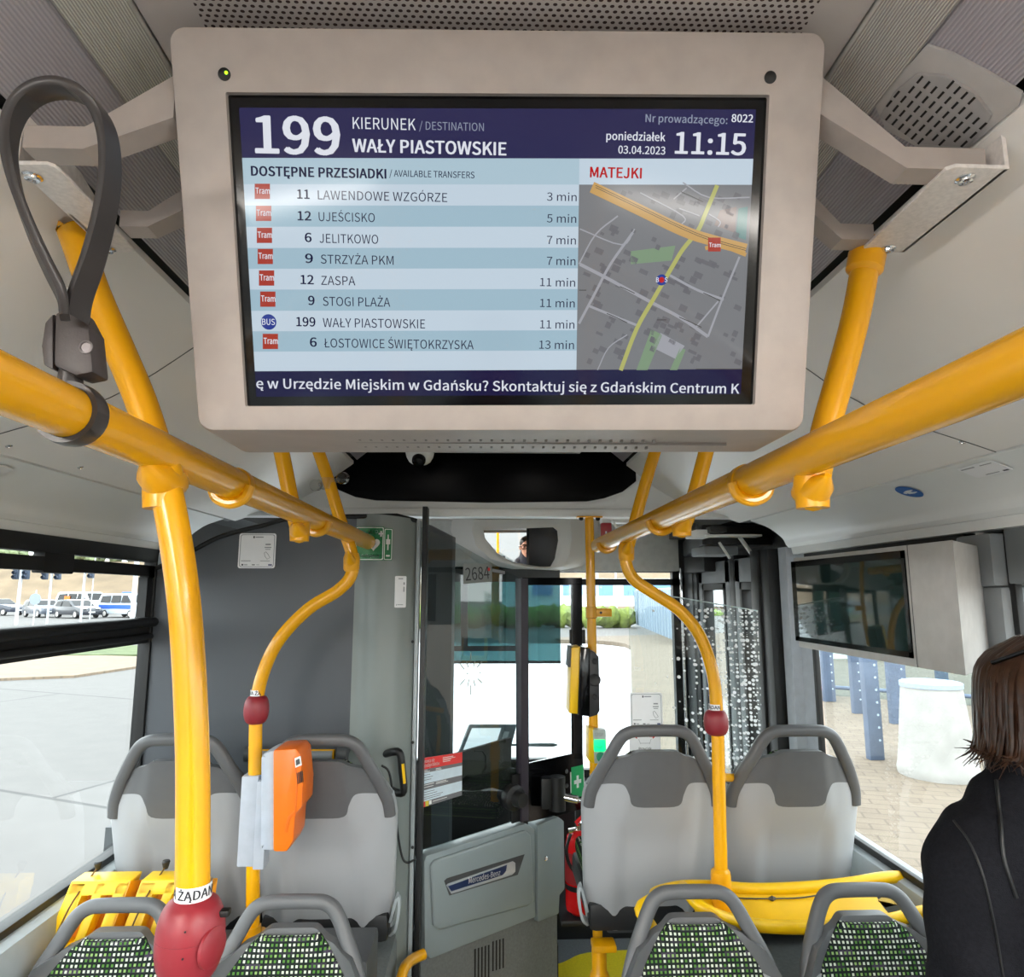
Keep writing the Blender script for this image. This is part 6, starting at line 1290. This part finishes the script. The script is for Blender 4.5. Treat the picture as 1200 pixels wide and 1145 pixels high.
    if long_hair:           # lapel edge and fold shade lie on the cloth, found by casting onto the coat
        from mathutils.bvhtree import BVHTree
        inv = ct.matrix_world.inverted() if False else None
        me_ = ct.data; off_ = WL[ct.name]; tree = BVHTree.FromPolygons([v.co+off_ for v in me_.vertices], [tuple(p.vertices) for p in me_.polygons])
        for nme_, pxs in (('lapel_edge', ((1168, 915), (1171, 945), (1173, 975), (1176, 1005), (1183, 1030), (1191, 1052))), ('sleeve_fold_shade', ((1118, 962), (1135, 985), (1150, 1020), (1160, 1060), (1168, 1100), (1176, 1150)))):
            hit = []
            for q in smooth_path([(a, b, 0) for a, b in pxs], 4):
                loc, nr, ix, ds = tree.ray_cast(C0, ray(q.x, q.y).normalized())
                if loc: hit.append(loc+nr*.001)
            if len(hit) > 4: bm = nb(); tube(bm, hit, .0032 if nme_ == 'lapel_edge' else .002, 8); part(nme_, bm, 'black', ct)  # the black sleeve line paints the shade in a fold
    tr_ = nb()
    for s in (-1, 1):
        for a, b, ra, rb in ((T(s*.09, 0, .84), T(s*.10, -.01, .48), .098*k_, .075*k_), (T(s*.10, -.01, .48), T(s*.10, .012, .11), .072*k_, .062*k_)):
            d = b-a; L = d.length; lathe(tr_, [(.01, -ra*.7), (ra*.8, -ra*.45), (ra, 0), (rb, L), (rb*.9, L+.015), (.01, L+.02)], a, d.normalized(), 18)
    put(remesh(tr_, .012, 3), 'trousers', 'navy')
    for s in (-1, 1):
        bm = nb(); box(bm, T(s*.10-.045, -.165, .0), T(s*.10+.045, .07, .085), .03, seg=3); put(bm, 'shoe', 'blackm')
    # hair
    rnd = random.Random(5); bm = nb()
    if long_hair:
        ell(bm, hc_+Vector((0, .018, .038))*k_, (.086*k_, .098*k_, .084*k_))
        bm = remesh(bm, .009, 3)
        for i in range(250):
            ph = rnd.uniform(-math.pi*.02, math.pi*1.02); ph = rnd.choice((rnd.uniform(-.38, .5), rnd.uniform(math.pi-.5, math.pi+.42), rnd.uniform(.3, math.pi-.3)))
            ux, uy = math.cos(ph), math.sin(ph); st_ = hc_+Vector((ux*.03+rnd.uniform(-.01, .01), .0+uy*.04-.015*(uy < .1), .118+rnd.uniform(-.006, .004)))*k_
            p1 = hc_+Vector((ux*.086, .012+uy*.098, .075))*k_; p2 = hc_+Vector((ux*(.098+rnd.uniform(0, .012)), .010+uy*.110, .0+rnd.uniform(-.02, .02)))*k_; fl = rnd.uniform(-.01, .035)
            L_ = rnd.uniform(-.07, -.108); p3 = hc_+Vector((ux*(.104+fl*.5), .010+uy*.112, -.07))*k_; p4 = hc_+Vector((ux*(.100+fl*1.5)+rnd.uniform(-.015, .015), .008+uy*.112+rnd.uniform(-.02, .02), L_))*k_
            pp = smooth_path([st_, p1, p2, p3, p4], 4); n_ = len(pp); tube(bm, pp, [max(.0008, .0075*(1-(q/(n_-1))**2.2)) for q in range(n_)], 6, prof=[(1.2, 0), (.4, .5), (-.4, .5), (-1.2, 0), (-.4, -.5), (.4, -.5)])
    else:
        ell(bm, hc_+Vector((0, .022, .042))*k_, (.082*k_, .096*k_, .082*k_)); ell(bm, hc_+Vector((0, .05, .0))*k_, (.076*k_, .06*k_, .07*k_)); bm = remesh(bm, .008, 2)
        bmesh.ops.transform(bm, matrix=Matrix.Identity(4), verts=bm.verts)
    put(bm, 'hair', hairm)
    gz, gy = (.098, -.075) if glasses_up else (.008, -.098); g = nb(); tilt = .055 if glasses_up else 0
    for s in (-1, 1):
        c = hc_+Vector((s*.034, gy, gz))*k_; tube(g, [c+Vector((math.cos(t)*.029, tilt*math.sin(t)*.5, math.sin(t)*.021))*k_ for t in [2*math.pi*i/20 for i in range(20)]], .0035, 8, closed=True)
        tube(g, [hc_+Vector((s*.063, gy, gz+.008))*k_, hc_+Vector((s*.088, gy+.03, gz+.006))*k_, hc_+Vector((s*.094, .02, gz-.02 if glasses_up else gz))*k_], .004, 8)
    tube(g, [hc_+Vector((-.006, gy-.004, gz))*k_, hc_+Vector((.006, gy-.004, gz))*k_], .003, 8); gl_ = put(g, 'glasses', 'blackg')
    if glasses_up:
        g = nb()
        for s in (-1, 1): prism(g, [hc_+Vector((s*.034+math.cos(t)*.029, gy+tilt*math.sin(t)*.5, gz+math.sin(t)*.021))*k_ for t in [2*math.pi*i/20 for i in range(20)]], (0, .002, 0))
        put(g, 'lenses', 'blackg', gl_)
    return root
wx = P(1095, 1100, 1.22).x+.232
make_person(wx, 1.22, 1.64, R(8), 'person in charcoal coat by the right window, sunglasses pushed up on brown hair', 'coat', 'hair', True, True, ((.170, .005, 1.268), (.195, .02, 1.01), (.14, -.14, .86)))
make_person(.02, -.52, 1.80, R(176), 'person in dark jacket and glasses reflected in the interior mirror', 'navy', 'hairb', False, False, ((.185, .005, 1.285), (.22, .03, 1.02), (.2, -.06, .80)))

# ================================================================== OUTSIDE
def placed(name, label, cat, loc, group=None): return thing(name, label, cat, loc, group)
def make_car(loc, rz, L, Wd, H, body, kind, label, group='vehicles beyond the road'):
    t = thing('van' if 'van' in kind else 'car', label, 'van' if 'van' in kind else 'car', (0, 0, 0), group)
    if kind == 'van': pr = [(-.5, .16), (-.5, .62), (-.47, .94), (-.42, 1.0), (.20, 1.0), (.26, .97), (.40, .60), (.485, .48), (.5, .40), (.5, .16)]; wn_ = [((-.44, .62), (-.42, .90), (-.2, .92), (-.2, .62)), ((-.17, .62), (-.17, .92), (.05, .92), (.05, .62)), ((.08, .62), (.08, .92), (.20, .92), (.32, .62))]
    elif kind == 'hatch': pr = [(-.5, .2), (-.5, .58), (-.43, .90), (-.38, .97), (-.1, 1.0), (.06, .95), (.24, .66), (.46, .54), (.5, .42), (.5, .2)]; wn_ = [((-.4, .64), (-.36, .88), (-.2, .92), (-.2, .64)), ((-.17, .64), (-.17, .93), (.02, .91), (.16, .64))]
    else: pr = [(-.5, .22), (-.5, .6), (-.36, .66), (-.24, .96), (-.16, 1.0), (.02, 1.0), (.2, .68), (.46, .56), (.5, .44), (.5, .22)]; wn_ = [((-.30, .68), (-.22, .91), (-.08, .93), (-.08, .68)), ((-.05, .68), (-.05, .93), (.02, .92), (.14, .68))]
    bm = nb()
    prism(bm, [(x*L, -Wd/2, z*H) for x, z in pr], (0, Wd, 0), 0, .04)
    for v in bm.verts:
        if v.co.z > .62*H: v.co.y *= 1-.16*(v.co.z/H-.62)/.38
    b = part('body', bm, body, t)
    for sgn in (-1, 1):
        for w4 in wn_:
            bm = nb(); prism(bm, [(x*L, sgn*(Wd/2+.004)*(1-.16*max(0, z-.62)/.38), z*H) for x, z in w4], (0, sgn*.012, 0)); part('side_window', bm, 'blackg', t)
        for x in (-.31, .31):
            bm = nb(); lathe(bm, [(.0, -.09), (.30, -.09), (.32, -.05), (.32, .08), (.22, .1), (.2, .085), (0, .085)], (x*L, sgn*(Wd/2-.08), .32), (0, sgn, 0), 20); wh = part('wheel', bm, 'blackm', t)
            bm = nb(); lathe(bm, [(.2, .088), (.16, .1), (0, .1)], (x*L, sgn*(Wd/2-.08), .32), (0, sgn, 0), 16); part('hub', bm, 'steel', wh)
        bm = nb(); box(bm, (.462*L, sgn*Wd*.30-.16, .50*H), (.498*L, sgn*Wd*.30+.16, .575*H), .02); part('headlamp', bm, 'white', t)
    i0, i1 = (5, 6) if kind != 'sedan' else (5, 6)
    a, c = Vector((pr[i0][0]*L, 0, pr[i0][1]*H)), Vector((pr[i1][0]*L, 0, pr[i1][1]*H)); n_ = (c-a).cross(Vector((0, 1, 0))).normalized(); n_ = n_ if n_.x > 0 else -n_
    bm = nb(); prism(bm, [a.lerp(c, .08)+Vector((0, -Wd*.39, 0))+n_*.004, a.lerp(c, .08)+Vector((0, Wd*.39, 0))+n_*.004, a.lerp(c, .9)+Vector((0, Wd*.44, 0))+n_*.004, a.lerp(c, .9)+Vector((0, -Wd*.44, 0))+n_*.004], n_*.012); part('windscreen', bm, 'blackg', t)
    bm = nb(); box(bm, (.49*L, -.26, .30*H), (.505*L, .26, .36*H)); part('number_plate', bm, 'white', t)
    t.location = loc; t.rotation_euler = (0, 0, rz); return t
M['cardark'] = mat('dark_blue_car_paint', (44, 50, 66), .25, coat=.6); M['carwhite'] = mat('white_car_paint', (235, 238, 240), .3, coat=.5); M['carblack'] = mat('near_black_car_paint', (36, 40, 50), .25, coat=.6); M['cargrey'] = mat('steel_grey_car_paint', (88, 94, 106), .25, coat=.6)
def gp(px, Y): p = P(px, 700, Y); return (p.x, p.y, -.32)
make_car(gp(2, 66), R(-16), 4.4, 1.75, 1.5, 'cardark', 'sedan', 'dark saloon car at the far left of the road, behind the first traffic light')
make_car(gp(52, 61), R(-38), 4.2, 1.75, 1.5, 'cargrey', 'hatch', 'grey hatchback seen from the front, left of the black hatchback')
make_car(gp(92, 58.5), R(-32), 4.3, 1.75, 1.52, 'carblack', 'hatch', 'black hatchback in front of the white van')
vw = make_car(gp(98, 68), R(-24), 5.2, 1.95, 2.15, 'carwhite', 'van', 'white van with orange patch behind the black hatchback')
bm = nb(); box(bm, (-1.3, -.995, 1.30), (-.5, -.985, 1.75)); part('orange_patch', bm, 'orange', vw)
make_car(gp(121, 72), R(-30), 4.2, 1.75, 1.5, 'carwhite', 'hatch', 'small white car between the white van and the police van')
pv = make_car(gp(151, 60), R(-26), 5.0, 1.95, 2.0, mat('silver_van_paint', (206, 216, 226), .3, coat=.5), 'van', 'silver van with blue side stripe and blue roof light bar, rightmost vehicle')
bm = nb(); box(bm, (-2.3, -.995, .74), (1.6, -.982, 1.06)); part('blue_stripe', bm, mat('bright_blue_stripe', (52, 100, 200), .4), pv)
bm = nb(); box(bm, (-.1, -.6, 2.0), (.2, .6, 2.12), .03); part('light_bar', bm, mat('blue_lamp_bar', (60, 110, 220), .3), pv)
bm = nb(); prism(bm, [(1.5, -.8, 1.30), (2.35, -.8, 1.0), (2.35, .8, 1.0), (1.5, .8, 1.30)], (0, 0, .012)); part('bonnet_marking', bm, mat('turquoise', (70, 170, 190), .4), pv)
def signal(px, Y, label, heads, thick=.07, top=3.0, cat='traffic light', name='traffic_light'):
    x, y, z = gp(px, Y); t = thing(name, label, cat, (x, y, z)); bm = nb(); tube(bm, [(x, y, z), (x, y, top)], thick, 12); part('post', bm, mat('galvanised_post', (190, 196, 202), .5), t)
    for dx, zc in heads:
        bm = nb(); box(bm, (x+dx-.16, y-.13, zc-.45), (x+dx+.16, y+.12, zc+.45), .04)
        hd = part('lamp_head', bm, mat('slate_blue_head', (62, 74, 92), .5), t)
        for q in (-.28, 0, .28):
            bm = nb(); tube(bm, [(x+dx, y-.13, zc+q), (x+dx, y-.32, zc+q-.02)], .11, 14, cap=False); part('hood', bm, mat('slate_blue_hood', (54, 64, 82), .5), hd)
    return t
signal(22, 46, 'traffic light with two side by side heads at the far left', ((-.32, 3.05), (.34, 3.05)), .10, 3.9)
signal(58, 47, 'traffic light with two heads, second post from the left', ((-.42, 3.05), (.42, 3.05)), .07, 3.6)
signal(97, 47, 'traffic light with one head on the right side of its white post', ((.42, 3.15),), .075, 3.9)
signal(157, 48, 'thick white lamp post in front of the silver van', (), .15, 9, 'lamp post', 'lamp_post')
signal(107.5, 56, 'thin pale pole between the white van and the silver van', (), .04, 7, 'pole', 'thin_pole')
x, y, z = gp(42, 44); t = thing('road_sign', 'grey back of an octagonal road sign near the first traffic light', 'road sign', (x, y, z)); bm = nb(); tube(bm, [(x, y, z), (x, y, 1.9)], .035, 10); part('post', bm, 'steel', t)
bm = nb(); lathe(bm, [(0, -.02), (.36, -.02), (.36, .02), (0, .02)], (x, y-.05, 1.35), (0, 1, 0), 8); part('plate', bm, mat('sign_back_grey', (142, 152, 166), .5), t)
# teal mound cover near the silver van
x, y, z = gp(148, 40); bm = nb(); lathe(bm, [(1.4, 0), (1.25, .22), (.6, .33), (0, .35)], (x, y, -.33), (0, 0, 1), 20); tag(part('kerb_dome', bm, mat('turquoise_cover', (120, 214, 212), .5)), 'low turquoise dome on the ground before the silver van', 'dome')
# shrubs behind the embankment
M['leaf'] = mat('pale_leaves', (112, 122, 88), .9, var=.35, scale=1.5)
def shrub(c, r, label, n=14, group=None, seed=0):
    rn = random.Random(seed); bm = nb()
    for i in range(n): ell(bm, Vector(c)+Vector((rn.uniform(-1, 1)*r[0], rn.uniform(-1, 1)*r[1], rn.uniform(.15, .9)*r[2])), (r[0]*.3, r[1]*.45, r[2]*.35), 2)
    for v in bm.verts: v.co += Vector((rn.uniform(-1, 1), rn.uniform(-1, 1), rn.uniform(-1, 1)))*.05*min(r)
    return tag(part('shrub', bm, 'leaf'), label, 'shrub', group)
for i, (px, Yq) in enumerate(((8, 112), (60, 114), (112, 112), (168, 114))):
    p = P(px, 650, Yq); shrub((p.x, Yq, 6.6), (2.6, 2.2, 2.2), 'pale green bush on top of the dry embankment', 14, 'bushes on the embankment', i)
# scenery beyond the windscreen
def mk_hedge():
    rn = random.Random(3); bm = nb()
    for i in range(40): ell(bm, (-4.8+i*.34, 41+rn.uniform(-.5, .5), .2+rn.uniform(0, .25)), (.5, .6, .62), 2)
    for v in bm.verts: v.co += Vector((rn.uniform(-1, 1), rn.uniform(-1, 1), rn.uniform(-1, 1)))*.09
    return tag(part('hedge', bm, mat('hedge_leaves', (112, 126, 58), .9, var=.3, scale=3)), 'low yellow-green hedge across the road beyond the windscreen', 'hedge')
mk_hedge()
fc = thing('corrugated_fence', 'pale blue corrugated fence seen through the right side of the windscreen', 'fence', (8.6, 34, -.17))
bm = nb(); a, b = Vector((9.4, 43.0, -.17)), Vector((7.5, 25.5, -.17)); d = b-a; nn_ = Vector((d.y, -d.x, 0)).normalized(); L = []
N = 160
for i in range(N+1): L.append(a.lerp(b, i/N)+nn_*(.16 if (i//4) % 2 else 0))
shell(bm, [[p+Vector((0, 0, z)) for p in L] for z in (0, 1.0, 2.06)], nn_*.03); part('sheeting', bm, mat('pale_blue_steel', (132, 148, 164), .5), fc)
bm = nb(); tube(bm, [a+Vector((0, 0, 2.06)), b+Vector((0, 0, 2.06))], .05, 8); part('top_rail', bm, mat('white_rail', (226, 230, 234), .5), fc)
bm = nb(); box(bm, (2, 90, -.3), (70, 100, 3.6)); box(bm, (30, 88, 0), (50, 100, 6)); 
bh = tag(part('low_building', bm, mat('pale_building', (226, 230, 236), .7)), 'long low pale building in the distance beyond the hedge', 'building')
bm = nb()
for i in range(10): box(bm, (6+i*4, 89.9, 1.4), (8.6+i*4, 90.05, 2.9))
part('windows', bm, mat('blue_windows', (110, 150, 200), .3), bh)
for i, (px, Yq) in enumerate(((700, 60), (722, 70))):
    p = P(px, 690, Yq); bm = nb(); tube(bm, [(p.x, Yq, -.32), (p.x, Yq, 9)], .10, 8); tag(part('lamp_post', bm, mat('pale_post', (206, 214, 220), .5)), ('pale lamp post seen just right of the front pole', 'second pale lamp post right of the front pole')[i], 'lamp post')
# bus shelter on the right
GZ = -.17
def gz(px, py): return PZ(px, py, GZ)
pb = gz(1100, 908); pl = thing('planter', 'tall white tapered concrete planter on the pavement', 'planter', (pb.x, pb.y, GZ)); r0 = .375
bm = nb(); lathe(bm, [(r0+.005, 0), (r0+.012, .06), (r0+.0, .10), (r0-.025, .3), (r0-.085, .90), (r0-.09, .935), (r0-.11, .945), (r0-.13, .93), (r0-.135, .80), (0, .80)], (pb.x, pb.y, GZ), (0, 0, 1), 40); part('tub', bm, mat('whitewashed_concrete', (158, 156, 152), .8, var=.12, scale=5, bump=.3, bscale=60), pl, angle=40)
bm = nb(); lathe(bm, [(r0-.075, .90), (r0-.075, .945), (r0-.10, .955), (r0-.12, .95)], (pb.x, pb.y, GZ), (0, 0, 1), 40); part('rim', bm, mat('blue_grey_rim', (150, 166, 188), .6), pl)
BS = mat('blue_perforated_steel', (84, 98, 120), .5, var=.1, scale=8)
shlab = ['blue shelter post nearest the bus, left of the white planter', 'blue shelter post behind the nearest one', 'blue shelter post farthest left beyond the right window', 'blue shelter post just behind the left edge of the planter', 'blue shelter post above the top of the planter']
for i, (px, py, w_) in enumerate(((1026, 890, .17), (1005, 836, .15), (972, 822, .2), (1054, 848, .26), (1104, 800, .24))):
    g = gz(px, py); t = thing('shelter_post', shlab[i], 'post', g, 'shelter posts'); bm = nb(); box(bm, (g.x-w_/2, g.y-.05, GZ), (g.x+w_/2, g.y+.05, 2.6), .01); pst = part('column', bm, BS, t)
    bm = nb()
    for q in range(18):
        lathe(bm, [(.014, -.002), (.014, .002), (0, .003)], (g.x+w_*.25, g.y-.051, .05+q*.14), (0, -1, 0), 8)
    part('perforations', bm, mat('pale_perforation', (176, 196, 214), .5), pst)
g = gz(1000, 808); 
for i, (x0_, x1_, Yq, lab) in enumerate(((936, 962, 12.6, 'red-brown bench slat visible left in the right window'), (1062, 1090, 11.4, 'red-brown bench slat just left of the planter'))):
    t = thing('shelter_bench', lab, 'bench', P((x0_+x1_)/2, 815, Yq)); zz = P(x0_, 806 if i == 0 else 812, Yq).z
    bm = nb(); box(bm, (P(x0_, 800, Yq).x, Yq-.2, zz-.03), (P(x1_, 800, Yq).x, Yq+.2, zz+.02), .01); part('seat_board', bm, mat('red_brown_wood', (158, 112, 104), .6), t)
    bm = nb(); 
    for q in (x0_+8, x1_-8): tube(bm, [P(q, 806, Yq), (P(q, 806, Yq).x, Yq, GZ)], .025, 8)
    part('leg_frame', bm, BS, t)
t = thing('shelter_wall', 'glazed back wall of the bus shelter beyond the right window', 'shelter', (8, 13, GZ))
a, b = Vector((5.5, 13.6, GZ)), Vector((11.5, 9.5, GZ)); bm = nb(); prism(bm, [a, b, b+Vector((0, 0, 2.6)), a+Vector((0, 0, 2.6))], (.02, .02, 0)); part('glass', bm, glass('shelter_glass', (.80, .88, .9), .8), t)
bm = nb(); 
for z in (.15, 1.0, 2.5): tube(bm, [a+Vector((0, 0, z)), b+Vector((0, 0, z))], .035, 8)
part('frame', bm, BS, t)
bm = nb(); box(bm, (14, 12, GZ), (60, 14, 3)); box(bm, (10, 20, GZ), (16, 21, 2.2)); tag(part('pale_wall', bm, mat('pale_rendered_wall', (224, 228, 222), .8)), 'long pale wall behind the bus shelter', 'wall')
# unseen fill lamps added to brighten the bus; poles that mirror in the display
for s in (-1, 1):
    for i, y in enumerate((-.55, -1.85, -3.1)):
        a_, b_ = Vector((XC+s*.80, y, 2.066)), Vector((XC+s*.95, y, 2.014)); d_ = (b_-a_).normalized(); nn_ = Vector((d_.z, 0, -d_.x))*s
        if nn_.z > 0: nn_ = -nn_
        t = thing('rear_fill_lamp', 'long unseen fill lamp added in the rear cove of the bus', 'lamp', (a_+b_)/2, 'added rear fill lamps')
        bm = nb(); prism(bm, [a_+Vector((0, -.55, 0)), b_+Vector((0, -.55, 0)), b_+Vector((0, .55, 0)), a_+Vector((0, .55, 0))], nn_*.014, 0, .002); part('diffuser', bm, mat('fill_lamp_diffuser', (255, 250, 242), .4, emit=FILL_LAMP), t)
for x, y, lab in ((.40, -1.15, 'yellow pole in the rear of the bus, right of the aisle'), (-.42, -1.6, 'yellow pole in the rear of the bus, left of the aisle')):
    bm = nb(); tube(bm, [(x, y, 0), (x, y, 2.22)], .0175, 16); tag(part('rear_pole', bm, 'yellow'), lab, 'pole')
